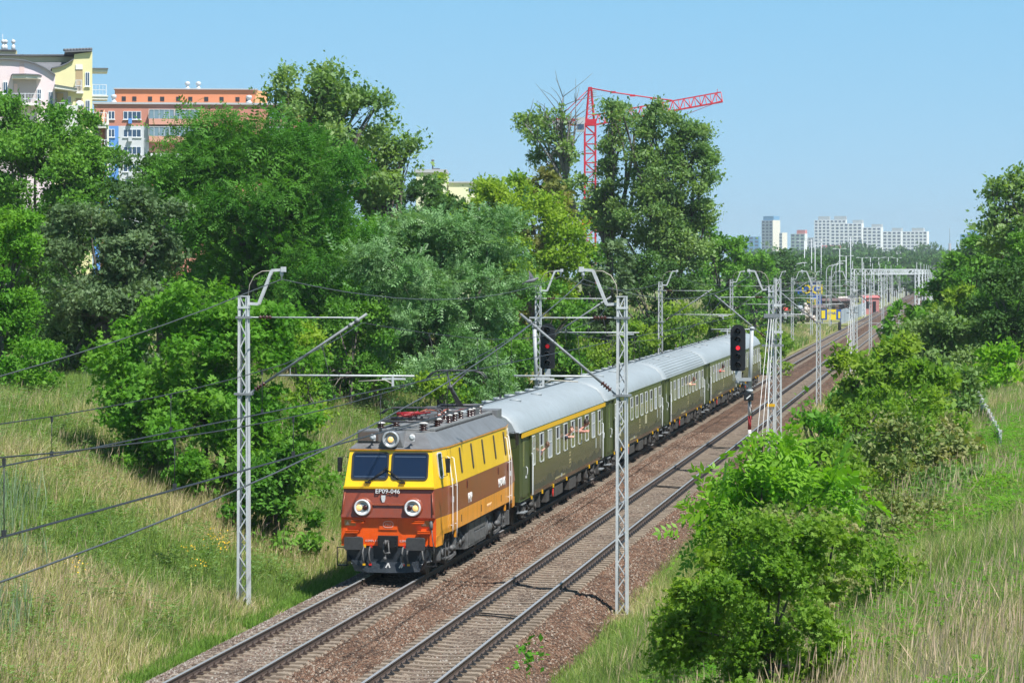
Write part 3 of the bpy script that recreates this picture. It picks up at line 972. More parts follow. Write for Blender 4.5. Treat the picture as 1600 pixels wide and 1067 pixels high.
for s in (1, -1):
    for y in (4.35, 6.4, 8.45, 10.7, 12.7):
        zc, hh = 3.12, .38
        xo = s * (sx_at(y, zc) + 0.004)
        u = Vector((0, 1, 0)); v = Vector((-s * .122, 0, 1)).normalized(); nn = Vector((s, 0, .12)).normalized()
        mb = MB()
        mb.prism(frame_pts(rrect(.20, 2 * hh, .08), (xo, y, zc), u, v), nn * .012)
        lv = mb.build("side_grille", M['rubber'], loco)
        mb = MB()
        for k in range(13):
            mb.bar(Vector((xo, y - .07, zc)) + v * (-.33 + k * .055) + nn * .016, Vector((xo, y + .07, zc)) + v * (-.33 + k * .055) + nn * .016, .012, .022)
        mb.build("louvre", mat("louvre_grey", (0.10, 0.095, 0.09), 0.5) if 'louvre' not in M else M['louvre'], lv)
        M.setdefault('louvre', lv.children[0].data.materials[0] if lv.children else M['under_grey'])
    for yc, sg in ((1.55, 1), (LL - 1.55, -1)):
        zc = 3.15
        xo = s * (sx_at(yc, zc) + .004)
        ang = (sx_at(yc + .3, zc) - sx_at(yc - .3, zc)) / .6
        u = Vector((s * ang, 1, 0)).normalized(); v = Vector((-s * .115, 0, 1)).normalized()
        nn = u.cross(v); nn = nn if nn.x * s > 0 else -nn
        mb = MB(); ring_prism(mb, rrect(.46, .74, .09), rrect(.38, .66, .06), (xo, yc, zc), u, v, nn, .02)
        w_ = mb.build("cab_side_window", M['silver'], loco)
        mb = MB(); mb.prism(frame_pts(rrect(.385, .665, .06), (xo, yc, zc), u, v), nn * .01)
        mb.build("pane", M['glass_dark'], w_)
        mb = MB()
        base = Vector((xo, yc - sg * .15, zc)) + nn * .02
        mb.tube([base + v * .2, base + nn * .18 + v * .22, base + nn * .18 - v * .3, base - v * .32], .014, 6)
        mb.cbox(base + nn * .24 - v * .02, .10, .16, .40)
        mb.build("wing_mirror", M['black'], loco, bevel=.01)
        # white handrails either side of the door
        for yy, z1 in ((2.35, 3.35), (2.95, 3.30)):
            y = yy if sg > 0 else LL - yy
            mb = MB()
            p = lambda z, o: Vector((s * (sx_at(y, z) + o), y, z))
            mb.tube([p(z1, 0), p(z1 - .03, .06), p(2.5, .06), p(1.35, .06), p(1.15 if yy < 2.6 else 1.0, .05)], .014, 6)
            mb.bar(p(1.4, .06), p(1.4, 0), .02, .02); mb.bar(p(2.5, .06), p(2.5, 0), .02, .02)
            mb.build("door_handrail", M['white'], loco)
        mb = MB()
        y = 2.66 if sg > 0 else LL - 2.66
        for yy in (2.42, 2.88):
            q = yy if sg > 0 else LL - yy
            mb.bar((s * (sx_at(q, 1.3) + .002), q, 1.3), (s * (sx_at(q, 2.5) + .002), q, 2.5), .012, .006, up=(s, 0, 0))
            mb.bar((s * (sx_at(q, 2.56) + .002), q, 2.56), (s * (sx_at(q, 3.55) + .002), q, 3.55), .012, .006, up=(s, 0, 0))
        dj = mb.build("cab_door", M['rubber'], loco)
        mb = MB(); mb.cbox((s * (sx_at(y, 2.1) + .02), y - .12 * sg, 2.12), .04, .05, .16); mb.cbox((s * (sx_at(y, 2.6) + .02), y - .12 * sg, 2.68), .03, .05, .08)
        mb.build("handle", M['silver'], dj)
        mb = MB()
        for k in range(3):
            mb.box(s * 1.22 - .1, s * 1.22 + .1, y - .25, y + .25, .42 + k * .26, .45 + k * .26)
        mb.bar((s * 1.3, y - .26, .40), (s * 1.3, y - .26, 1.22), .03, .03); mb.bar((s * 1.3, y + .26, .40), (s * 1.3, y + .26, 1.22), .03, .03)
        mb.build("cab_step", M['under_grey'], loco)
    # plates
    Ms = Matrix(((0, 0, s, s * 1.487), (s, 0, 0, 0), (0, 1, 0, 0), (0, 0, 0, 1)))
    text_ob("PKP", .40, M['white'], Matrix.Translation((0, 5.6, 1.93)) @ Ms, loco, "railway_letters", .006, 1.0, .006)
    text_ob("EP09-046", .36, M['white'], Matrix.Translation((0, 11.7, 1.95)) @ Ms, loco, "side_number", .006, 1.0, .006)
    text_ob("PKP INTERCITY", .13, mat("faded_marks", (0.85, 0.60, 0.35), .5), Matrix.Translation((0, 9.2, 1.44)) @ Ms, loco, "faded_lettering", .003)
    for y, z in ((3.4, 2.35), (5.1, 2.37), (11.0, 2.36), (12.9, 2.36)):
        mb = MB(); mb.prism(frame_pts(rrect(.14, .24, .05), (s * 1.480, y, z), (0, 1, 0), (0, 0, 1)), (s * .012, 0, 0))
        mb.cbox((s * 1.492, y, z), .01, .04, .10)
        mb.build("filler_flap", mat("flap_maroon", (0.10, 0.02, 0.015), .4), loco)
    mb = MB()
    for y in (4.0, 7.6, 11.5): mb.box(s * 1.484 - .005, s * 1.484 + .005, y, y + .10, 1.36, 1.56)
    mb.build("lifting_slot", M['rubber'], loco)
    mb = MB()
    for y in (3.2, 12.6):
        mb = MB(); mb.box(s * 1.43 - .02, s * 1.43 + .03, y, y + .12, 0.98, 1.22)
        mb.build("lifting_lug", M['lo_orange'], loco)
    mb = MB()                                         # recess lines of the amber band
    mb.bar((s * 1.488, 3.2, 1.735), (s * 1.488, LL - 3.2, 1.735), .006, .012, up=(0, 0, 1))
    mb.build("band_seam", mat("seam_brown", (0.12, 0.04, 0.015), .5), loco)


# bogies
def bogie(parent, yc, wb, wr, mname, heavy=True):
    mb = MB()
    for s in (1, -1):
        mb.box(s * 1.02 - .05, s * 1.02 + .05, yc - wb / 2 - .8, yc + wb / 2 + .8, .62, .84)
        mb.box(s * 1.02 - .06, s * 1.02 + .06, yc - .7, yc + .7, .48, .66)
        for a in (-1, 1):
            y = yc + a * wb / 2
            mb.cbox((s * 1.10, y, wr), .22, .34, .34)
            mb.lathe([(.10, 0), (.12, .04), (.05, .06)], (s * 1.21, y, wr), (s, 0, 0), 10)
            for q in (-.34, .34):
                for k in range(5):
                    mb.lathe([(.09, 0), (.11, .025), (.09, .05)], (s * 1.12, y + q, wr + .02 + k * .055), n=8)
            mb.bar((s * 1.16, y - .6, wr - .1), (s * 1.16, y + .6, wr - .22), .06, .05)
        if heavy:
            mb.tube([(s * 1.2, yc - .9, .72), (s * 1.2, yc - .3, .50), (s * 1.2, yc + .3, .55), (s * 1.2, yc + .95, .75)], .05, 6)
            mb.lathe([(.09, 0), (.12, .1), (.12, .42), (.08, .5)], (s * 1.22, yc + .25, .5), n=10)
            mb.lathe([(.08, 0), (.11, .08), (.11, .5), (.07, .56)], (s * 1.22, yc - wb / 2 - .75, .42), n=10)
            mb.cbox((s * 1.2, yc + wb / 2 + .65, .62), .2, .28, .46)
            mb.bar((s * 1.25, yc - .5, .36), (s * 1.25, yc + .55, .42), .06, .09)
            mb.lathe([(.07, -.15), (.09, 0), (.09, .3), (.05, .36)], (s * 1.24, yc - .05, .62), (0, 1, 0), 10)
    mb.box(-1.0, 1.0, yc - .3, yc + .3, .55, .8)
    bo = mb.build("bogie", M[mname], parent)
    for a in (-1, 1):
        for s in (1, -1):
            mb = MB()
            y = yc + a * wb / 2
            mb.lathe([(wr * .3, -.07), (wr * .88, -.03), (wr, -.06), (wr, .06), (wr * 1.04, .07), (wr * 1.04, .10), (wr * .3, .08)], (s * .76, y, wr), (-s, 0, 0), 28)
            mb.build("wheel", M['under'], bo)
    return bo


bogie(loco, 3.75, 3.05, .62, 'under_grey')
bogie(loco, LL - 3.75, 3.05, .62, 'under_grey')
mb = MB()
mb.box(-1.30, 1.30, 6.2, 9.6, .36, 1.20)
mb.build("equipment_box", mat("box_grey", (0.155, 0.155, 0.155), 0.6, c2=(0.09, 0.09, 0.09), scale=3), loco, bevel=0.02)
for s in (1, -1):
    for y, y2, z0, z1 in ((6.3, 7.3, .44, 1.1), (7.38, 8.4, .44, .76), (7.38, 8.4, .80, 1.1), (8.48, 9.5, .44, .76), (8.48, 9.5, .80, 1.1)):
        mb = MB(); mb.box(s * 1.30, s * 1.325, y, y2, z0, z1); mb.build("equipment_panel", M['under_grey'], loco, bevel=.01)
    mb = MB(); mb.lathe([(.15, 0), (.18, .05), (.18, .9), (.15, .95)], (s * 1.15, 9.9, .62), (0, 1, 0), 12); mb.build("air_tank", M['under_grey'], loco)
    mb = MB(); mb.lathe([(.12, 0), (.15, .05), (.15, .4), (.08, .46)], (s * 1.15, 5.6, .7), (0, 1, 0), 12)
    mb.build("blower", M['under_grey'], loco)
mb = MB(); mb.box(-1.1, 1.1, 1.2, LL - 1.2, .86, 1.21); mb.box(-1.25, 1.25, .66, 1.3, .80, 1.0); mb.box(-1.25, 1.25, LL - 1.3, LL - .66, .80, 1.0)
mb.build("underframe", M['under'], loco)


# roof gear
def insulator(parent, x, y, z, h=.24, r=.085, caps='insul_w'):
    mb = MB()
    pr = [(r * .55, 0)]
    n_ = 3
    for k in range(n_):
        b = h * (k + .2) / n_
        pr += [(r * .6, b), (r, b + h * .08), (r, b + h * .12), (r * .6, b + h * .2)]
    pr += [(r * .6, h)]
    mb.lathe(pr, (x, y, z), n=12)
    i_ = mb.build("insulator", M['insul'], parent)
    mb = MB(); mb.lathe([(r * 1.1, 0), (r * 1.1, .03), (r * .4, .05)], (x, y, z + h), n=12)
    mb.build("insulator_cap", M[caps], i_)
    return i_


for x in (-.62, .62):
    for y in (2.6, 4.9):
        insulator(roof, x, y, 4.06, .20, .13)
for k, (x, y) in enumerate(((.45, 6.2), (.62, 6.9), (.30, 7.3), (.6, 8.0), (.2, 8.6), (-.5, 6.6), (-.4, 7.8), (.55, 9.4), (.1, 9.8), (-.55, 9.2), (.62, 10.6), (-.6, 10.7), (.62, 12.6), (-.62, 12.6), (.62, 11.2), (-.62, 11.2))):
    insulator(roof, x, y, 4.06, .22, .10)


def pant_base(y0, dk):
    mb = MB()
    for s in (-1, 1):
        mb.tube([(s * .62, y0 - 1.15, 4.32), (s * .62, y0 + 1.15, 4.32)], .035, 6)
    mb.tube([(-.62, y0 - 1.15, 4.32), (.62, y0 - 1.15, 4.32)], .035, 6); mb.tube([(-.62, y0 + 1.15, 4.32), (.62, y0 + 1.15, 4.32)], .035, 6)
    mb.tube([(-.62, y0 + .3, 4.34), (.62, y0 + .3, 4.34)], .05, 8)
    return mb


# folded front pantograph
y0 = 3.75
pan = pant_base(y0, 0).build("front_pantograph", M['panto_dk'], roof)
mb = MB()
mb.tube([(0, y0 + 1.0, 4.40), (0, y0 - .85, 4.47)], [.06, .045], 8)
mb.tube([(-.5, y0 + .6, 4.50), (.0, y0 - .9, 4.48)], .03, 6); mb.tube([(.5, y0 + .6, 4.50), (.0, y0 - .9, 4.48)], .03, 6)
mb.tube([(-.3, y0 - .4, 4.5), (.35, y0 - .35, 4.53)], .05, 8)
mb.build("lower_arm", M['panto_red'], pan)
mb = MB()
for dy in (-.22, .22):
    mb.tube([(-.95, y0 + .55 + dy, 4.44), (-.78, y0 + .55 + dy, 4.58), (-.55, y0 + .55 + dy, 4.64), (.55, y0 + .55 + dy, 4.64), (.78, y0 + .55 + dy, 4.58), (.95, y0 + .55 + dy, 4.44)], .022, 6)
mb.tube([(-.3, y0 + .1, 4.45), (.3, y0 + .9, 4.50)], .02, 5); mb.tube([(.3, y0 + .1, 4.45), (-.3, y0 + .9, 4.50)], .02, 5)
for x in (-.4, .1, .4): mb.tube([(x, y0 + .3, 4.36), (x + .05, y0 + .6, 4.62)], .015, 5)
mb.build("collector_head", M['panto_dk'], pan)
# raised rear pantograph: its bow rides on the contact wire
y0 = 12.1
pan = pant_base(y0, 0).build("rear_pantograph", M['panto_dk'], roof)
knee = Vector((0, y0 - 1.35, 4.98)); foot = Vector((0, y0 + .3, 4.36)); headp = Vector((0, y0 - .15, 5.42))
mb = MB(); mb.tube([foot, knee], [.09, .06], 8); mb.tube([foot + Vector((.14, -.1, -.02)), knee + Vector((.03, 0, -.06))], .02, 6)
mb.build("lower_arm", M['panto_dk'], pan)
mb = MB(); mb.tube([knee, headp + Vector((-.3, 0, -.02))], [.035, .02], 6); mb.tube([knee, headp + Vector((.3, 0, -.02))], [.035, .02], 6)
mb.tube([knee + Vector((-.07, 0, 0)), knee + Vector((.07, 0, 0))], .07, 8)
mb.build("upper_arm", M['panto_dk'], pan)
mb = MB()
for dy in (-.2, .2):
    mb.tube([headp + Vector((-.95, dy, -.20)), headp + Vector((-.80, dy, -.03)), headp + Vector((-.55, dy, .05)), headp + Vector((.55, dy, .05)), headp + Vector((.80, dy, -.03)), headp + Vector((.95, dy, -.20))], .024, 6)
for x in (-.5, .5): mb.tube([headp + Vector((x, -.2, .04)), headp + Vector((x, .2, .04))], .015, 5)
mb.build("collector_head", M['panto_dk'], pan)
mb = MB()
mb.tube([(-.55, 4.8, 4.34), (-.55, 6.6, 4.33), (-.45, 7.8, 4.33), (-.55, 9.2, 4.33), (-.62, 11.2, 4.34)], .022, 6)
mb.tube([(.62, 4.9, 4.34), (.45, 6.2, 4.34), (.62, 6.9, 4.34), (.6, 8.0, 4.34), (.55, 9.4, 4.34), (.62, 10.6, 4.34)], .02, 6)
mb.tube([(.62, 4.9, 4.36), (.75, 4.3, 4.55), (.6, 3.8, 4.6), (.1, 4.2, 4.48)], .016, 5)
mb.tube([(.3, 7.3, 4.34), (.2, 8.6, 4.36), (.1, 9.8, 4.34)], .03, 6)
for x in (-.1, .1): mb.tube([(x, 6.2, 4.2), (x, 9.8, 4.2)], .03, 6)
mb.build("busbar", M['orange_brick'], roof)
mb = MB()
mb.box(-.25, .12, 6.4, 7.2, 4.08, 4.32); mb.box(.2, .5, 8.9, 9.2, 4.08, 4.34); mb.box(-.3, .1, 8.2, 9.4, 4.08, 4.28); mb.box(.52, .7, 11.5, 12.2, 4.08, 4.28)
mb.box(-.7, -.4, 10.0, 10.5, 4.08, 4.40)
mb.build("switch_gear", M['under_grey'], roof, bevel=.015)
mb = MB(); mb.box(.3, 1.02, LL - 2.2, LL - 1.25, 3.80, 4.14); mb.box(-1.02, -.3, LL - 2.2, LL - 1.25, 3.80, 4.14)
mb.build("cooler_box", M['lo_roof'], roof, bevel=.015)
# ------------------------------------------------------------------ coaches
M['co_green'] = mat("coach_olive", (0.072, 0.078, 0.024), 0.27, c2=(0.052, 0.054, 0.022), scale=1.6, detail=6, stretch=(1, 1.2, .3), grime=.4, gcol=(.075, .065, .045), coat=0.3, bump=0.05, bscale=1.6)
M['co_dust_reflect'] = mat("coach_dust_reflection", (0.085, 0.078, 0.05), 0.5, c2=(0.035, 0.036, 0.02), scale=6, stretch=(1, 2.2, 0.6), amt=0.5)  # dust and the bank's dark reflection, both put into the colour
M['co_end'] = mat("coach_end_green", (0.055, 0.072, 0.02), 0.4)
M['co_roof'] = mat("coach_roof_grey", (0.31, 0.345, 0.36), 0.5, c2=(0.265, 0.295, 0.305), scale=.8, detail=8, stretch=(1, .2, 1), grime=.35, gcol=(.17, .17, .16))
M['co_frame'] = mat("window_aluminium", (0.55, 0.57, 0.55), 0.35, 0.4)
M['co_glass'] = mat("coach_glass", (0.10, 0.115, 0.055), 0.05, spec=1.0)
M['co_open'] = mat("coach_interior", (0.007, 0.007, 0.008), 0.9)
M['co_curtain'] = mat("curtain_grey", (0.30, 0.32, 0.33), 0.8)
M['stripe'] = mat("first_class_stripe", (0.75, 0.42, 0.008), 0.35)
CL = 24.5
YC = 95.25
CW = 1.44
WIN = [(3.25, .62, 'n'), (5.2, 1.16, 'w'), (7.3, 1.16, 'c'), (9.4, 1.16, 'w'), (11.5, 1.16, 'w'), (13.6, 1.16, 'w'), (15.7, 1.16, 'w'), (17.8, 1.16, 'w'), (19.9, 1.16, 'c'), (21.9, 1.0, 'w'), (23.25, .55, 'n')]
VE0, VE1 = 2.75, 22.65           # where the full width saloon begins and ends

proto = thing("passenger_coach", "x", "railway coach", (XL, YC, 0))
mb = MB()
SEC = [(1.38, .95), (1.44, 1.12), (1.44, 2.0), (1.435, 3.0), (1.41, 3.235)]
VES = [(1.32, .95), (1.36, 1.12), (1.36, 2.0), (1.355, 3.0), (1.35, 3.235)]
st = [(.50, VES), (VE0, VES), (VE0, SEC), (VE1, SEC), (VE1, VES), (CL - .5, VES)]
for s in (1, -1):
    for a in range(5):
        for i in range(4):
            A, B = st[a], st[a + 1]
            mb.add([(s * A[1][i][0], A[0], A[1][i][1]), (s * B[1][i][0], B[0], B[1][i][1]), (s * B[1][i + 1][0], B[0], B[1][i + 1][1]), (s * A[1][i + 1][0], A[0], A[1][i + 1][1])], [(0, 1, 2, 3)], 0 if a == 2 else 1)
for y in (.5, CL - .5):
    mb.add([(p[0], y, p[1]) for p in VES] + [(-p[0], y, p[1]) for p in VES[::-1]], [tuple(range(10))], 1)
mb.add([(s * SEC[0][0], y, .95) for s, y in ((-1, .5), (1, .5), (1, CL - .5), (-1, CL - .5))], [(0, 1, 2, 3)], 1)
body = mb.build("body", [M['co_green'], M['co_end']], proto)
# lower side sheets: dust, with dark grass reflections painted in (ragged top edge)
rs = random.Random(8)
for s in (1,):
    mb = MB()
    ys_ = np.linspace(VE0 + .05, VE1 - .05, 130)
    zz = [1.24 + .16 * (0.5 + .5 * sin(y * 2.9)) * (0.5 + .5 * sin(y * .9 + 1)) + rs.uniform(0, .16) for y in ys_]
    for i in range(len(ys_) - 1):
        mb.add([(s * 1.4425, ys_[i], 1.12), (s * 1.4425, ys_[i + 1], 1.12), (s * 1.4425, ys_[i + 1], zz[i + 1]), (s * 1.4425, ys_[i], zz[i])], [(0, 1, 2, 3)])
    mb.build("dust_reflection_film", M['co_dust_reflect'], body)
# roof with drooping domed ends
RP = [(1.43, 3.237), (1.40, 3.36), (1.28, 3.60), (1.06, 3.82), (.72, 3.99), (.36, 4.07), (0, 4.09)]
mb = MB()
YS = [(.42, .86, .93), (.55, .94, .962), (.85, .985, .985), (1.5, 1, 1), (6, 1, 1), (12, 1, 1), (18, 1, 1), (CL - 1.5, 1, 1), (CL - .85, .985, .985), (CL - .55, .94, .962), (CL - .42, .86, .93)]
rings = []
for y, kx, kz in YS:
    r = [(p[0] * (1 if j == 0 else kx) if y > .6 and y < CL - .6 else p[0] * kx * (1.05 if j == 0 else 1), y, 3.237 + (p[1] - 3.237) * (kz * 2 - 1) if j else 3.237) for j, p in enumerate(RP)]
    rings.append(r + [(-q[0], q[1], q[2]) for q in r[-2::-1]])
k = len(rings[0])
for a in range(len(rings) - 1):
    for j in range(k - 1):
        mb.add([rings[a][j], rings[a + 1][j], rings[a + 1][j + 1], rings[a][j + 1]], [(0, 1, 2, 3)], 0, True)
for r in (rings[0], rings[-1]):
    mb.add(r, [tuple(range(k))], 0)
mb2 = mb
import bmesh
roofc = mb.build("roof", M['co_roof'], proto)
bm = bmesh.new(); bm.from_mesh(roofc.data); bmesh.ops.remove_doubles(bm, verts=bm.verts, dist=.0005); bmesh.ops.recalc_face_normals(bm, faces=bm.faces); bm.to_mesh(roofc.data); bm.free()
vent = MB(); vent.lathe([(.20, 0), (.22, .05), (.19, .09), (.05, .10)], (0, 0, 0), n=14)
v0 = None
for y in (2.4, 5.0, 7.6, 10.2, 12.8, 15.4, 18.0, 20.8, 22.6):
    x = -.45
    if v0 is None:
        v0 = vent.build("roof_vent", M['co_roof'], roofc, (x, y, 4.03)); o = v0
    else:
        o = v0.copy(); COL.objects.link(o); o.parent = roofc; o.location = (x, y, 4.03)
for y in (6.3, 11.5):
    o = v0.copy(); COL.objects.link(o); o.parent = roofc; o.location = (.35, y, 4.035)
mb = MB()
for s in (1, -1):
    mb.bar((s * 1.43, .5, 3.245), (s * 1.43, CL - .5, 3.245), .03, .03)
mb.build("gutter", M['co_end'], roofc)
# windows of the near side
rw = random.Random(4)
tilt = Vector((-.005, 0, 1)).normalized()
for y, w, kd in WIN:
    xo = CW - .002 if kd != 'n' or y < 20 else 1.358
    zc, h = 2.51, 1.02
    o = Vector((xo, y, zc))
    mb = MB()
    ring_prism(mb, rrect(w * .82, h, .04), rrect(w * .82 - .075, h - .075, .03), o, (0, 1, 0), tilt, (1, 0, 0), .022)
    mb.cbox((xo + .01, y, zc + .06), .018, w * .82 - .1, .04)
    fr = mb.build("window", M['co_frame'], proto)
    wi, hi = w * .82 - .073, h - .073
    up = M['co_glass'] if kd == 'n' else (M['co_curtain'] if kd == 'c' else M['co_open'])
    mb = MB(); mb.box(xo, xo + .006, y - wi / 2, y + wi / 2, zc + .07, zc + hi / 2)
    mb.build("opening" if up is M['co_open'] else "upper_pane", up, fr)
    mb = MB(); mb.box(xo, xo + .008, y - wi / 2, y + wi / 2, zc - hi / 2, zc + .05)
    mb.build("lower_pane", M['co_curtain'] if kd == 'c' else M['co_glass'], fr)
    if kd == 'w' and rw.random() < .3:
        mb = MB(); mb.box(xo + .0062, xo + .010, y + wi * .12, y + wi * .48, zc + .08, zc + hi / 2 - .02)
        mb.build("curtain", M['co_curtain'], fr)
# doors with glass, handrails, door furniture
for yd, yr in ((1.55, VE0 - .06), (CL - 1.2, VE1 + .10)):
    mb = MB()
    mb.prism(frame_pts(rrect(1.0, 2.1, .06), (1.359, yd, 2.1), (0, 1, 0), (0, 0, 1)), (.012, 0, 0))
    d = mb.build("door", M['co_end'], proto)
    mb = MB(); mb.prism(frame_pts(rrect(.36, .86, .05), (1.370, yd - .22, 2.5), (0, 1, 0), (0, 0, 1)), (.004, 0, 0))
    mb.build("door_glass", M['co_glass'], d)
    mb = MB(); mb.tube([(1.375, yd + .3, 2.05), (1.43, yd + .3, 2.0), (1.43, yd + .3, 1.8), (1.375, yd + .3, 1.75)], .016, 6); mb.cbox((1.385, yd + .3, 1.7), .03, .16, .07)
    mb.build("handle", M['silver'], d)
    mb = MB()
    mb.tube([(1.44, yr, 2.45), (1.49, yr, 2.42), (1.49, yr, 1.05), (1.44, yr, 1.0)], .024, 6)
    mb.build("door_handrail", M['silver'], proto)
    mb = MB()
    for z, x in ((.80, 1.30), (.52, 1.36)):
        mb.box(x - .22, x + .06, yd - .45, yd + .45, z, z + .04)
    mb.bar((1.2, yd - .4, .5), (1.2, yd - .4, .98), .04, .04); mb.bar((1.2, yd + .4, .5), (1.2, yd + .4, .98), .04, .04)
    mb.build("footstep", M['galv_dark'], proto)
# gangway bellows, buffers
for y0, sg in ((.5, -1), (CL - .5, 1)):
    mb = MB()
    for s in (1, -1):
        mb.tube([(s * .48, y0 + sg * .22, 1.2), (s * .48, y0 + sg * .22, 3.1)], .14, 10)
    mb.tube([(-.6, y0 + sg * .22, 3.2), (.6, y0 + sg * .22, 3.2)], .14, 10)
    mb.build("gangway_tube", M['rubber'], proto)
    for s in (1, -1):
        mb = MB()
        yb = 0.0 if sg < 0 else CL
        mb.lathe([(.22, 0), (.22, .04), (.09, .05), (.09, .3), (.14, .31), (.14, .6)], (s * .875, yb, 1.06), (0, -sg, 0), 14)
        mb.build("buffer", M['buffer'], proto)
    mb = MB()
    yb = 0.25 if sg < 0 else CL - .25
    for x in (-.5, -.3, .3, .5):
        mb.tube([(x, y0, 1.0), (x, yb, .85), (x, yb - sg * -.1, .6)], .03, 6)
    mb.box(-.2, .2, min(y0, yb), max(y0, yb), .95, 1.1)
    mb.build("coupling_hose", M['under'], proto)
# underframe, bogies, boxes
mb = MB(); mb.box(-1.25, 1.25, .55, CL - .55, .80, .952)
mb.build("underframe", M['under'], proto)
for yb in (3.75, CL - 3.75):
    bogie(proto, yb, 2.5, .46, 'under')
for y, y2, z in ((7.2, 8.0, .42), (9.5, 11.6, .45), (13.5, 15.4, .40), (16.2, 17.0, .5)):
    for a_, b_ in ((.55, 1.32), (-1.32, -.55)):
        mb = MB(); mb.box(a_, b_, y, y2, z, .82); mb.build("battery_box", M['under'], proto, bevel=.015)
mb = MB(); mb.lathe([(.16, 0), (.2, .06), (.2, 1.2), (.16, 1.26)], (.3, 12, .6), (0, 1, 0), 12)
mb.build("air_tank", M['under'], proto)
mb = MB()
mb.lathe([(.12, 0), (.15, .015), (.15, .035), (.12, .04)], (1.33, 8.7, .66), (1, 0, 0), 16)
mb.bar((1.34, 8.58, .66), (1.34, 8.82, .66), .02, .02); mb.bar((1.34, 8.7, .54), (1.34, 8.7, .78), .02, .02)
mb.build("brake_wheel", M['red'], proto)
mb = MB()
for y in (3.0, 5.6, 8.45, 12.1, 18.9, 21.4): mb.box(1.38, 1.42, y, y + .10, .86, .99)
mb.build("jacking_mark", M['yellow_cap'], proto)
mb = MB()
for zz, y0, n_ in ((1.86, 12.55, 3), (1.76, 12.55, 3), (1.60, 12.55, 4), (1.50, 12.5, 4), (1.36, 12.7, 1), (1.17, 8.6, 12), (1.17, 10.6, 6), (1.17, 13.1, 1)):
    for j in range(n_):
        mb.box(1.4445, 1.4475, y0 + j * .13, y0 + j * .13 + .08, zz - .03, zz + .03)
mb.build("lettering_line", mat("old_ivory", (0.42, 0.36, 0.18), .6), proto)
mb = MB(); mb.box(1.4445, 1.448, 10.2, 10.55, 1.13, 1.25); mb.box(1.4445, 1.448, 20.6, 20.9, 1.55, 1.95)
mb.build("data_plate", mat("plate_grey", (0.36, 0.38, 0.36), .5), proto)

LBL = ["olive green coach with yellow stripe under its pale grey roof, right behind the locomotive",
       "second olive green coach, without stripe, following the coach with the yellow stripe",
       "third olive green coach whose grey roof carries long raised ribs",
       "fourth olive green coach, just left of the tall red signal",
       "last olive green coach of the train, seen right behind the tall red signal's pole"]
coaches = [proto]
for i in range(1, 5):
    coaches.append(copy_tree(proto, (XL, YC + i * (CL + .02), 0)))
for c, l in zip(coaches, LBL):
    c["label"] = l; c["group"] = "olive coaches of the train"
mb = MB()
mb.box(1.412, 1.446, .55, CL - .55, 3.075, 3.232)
mb.build("class_stripe", M['stripe'], coaches[0])
rf3 = [o for o in ALL() if o.parent == coaches[2] and o.name.startswith("roof")][0]
mb = MB()
for j in range(len(RP) - 1):
    for t in (.0, .5):
        for s in (1, -1):
            x = RP[j][0] + (RP[j + 1][0] - RP[j][0]) * t; z = RP[j][1] + (RP[j + 1][1] - RP[j][1]) * t
            if j > 0: mb.bar((s * x, 1.2, z + .005), (s * x, CL - 1.2, z + .005), .03, .03)
mb.build("roof_rib", M['co_roof'], rf3)
mb = MB()
for y in (4.3, 15.0): mb.box(1.4446, 1.4485, y, y + .8, 1.55, 1.95)
mb.build("route_board", mat("board_buff", (0.42, 0.40, 0.26), .5), coaches[1])


# ------------------------------------------------------------------ people leaning out of the windows
M['skin'] = mat("skin", (0.55, 0.30, 0.22), .5)
M['skin_red'] = mat("skin_sunburnt", (0.50, 0.23, 0.17), .5)
M['hair_dk'] = mat("dark_hair", (0.03, 0.018, 0.012), .6)
M['hair_br'] = mat("brown_hair", (0.10, 0.05, 0.025), .6)
M['shirt_y'] = mat("cream_shirt", (0.65, 0.50, 0.28), .8)
M['shirt_r'] = mat("red_shirt", (0.45, 0.05, 0.04), .8)
M['shirt_d'] = mat("dark_shirt", (0.05, 0.05, 0.07), .8)


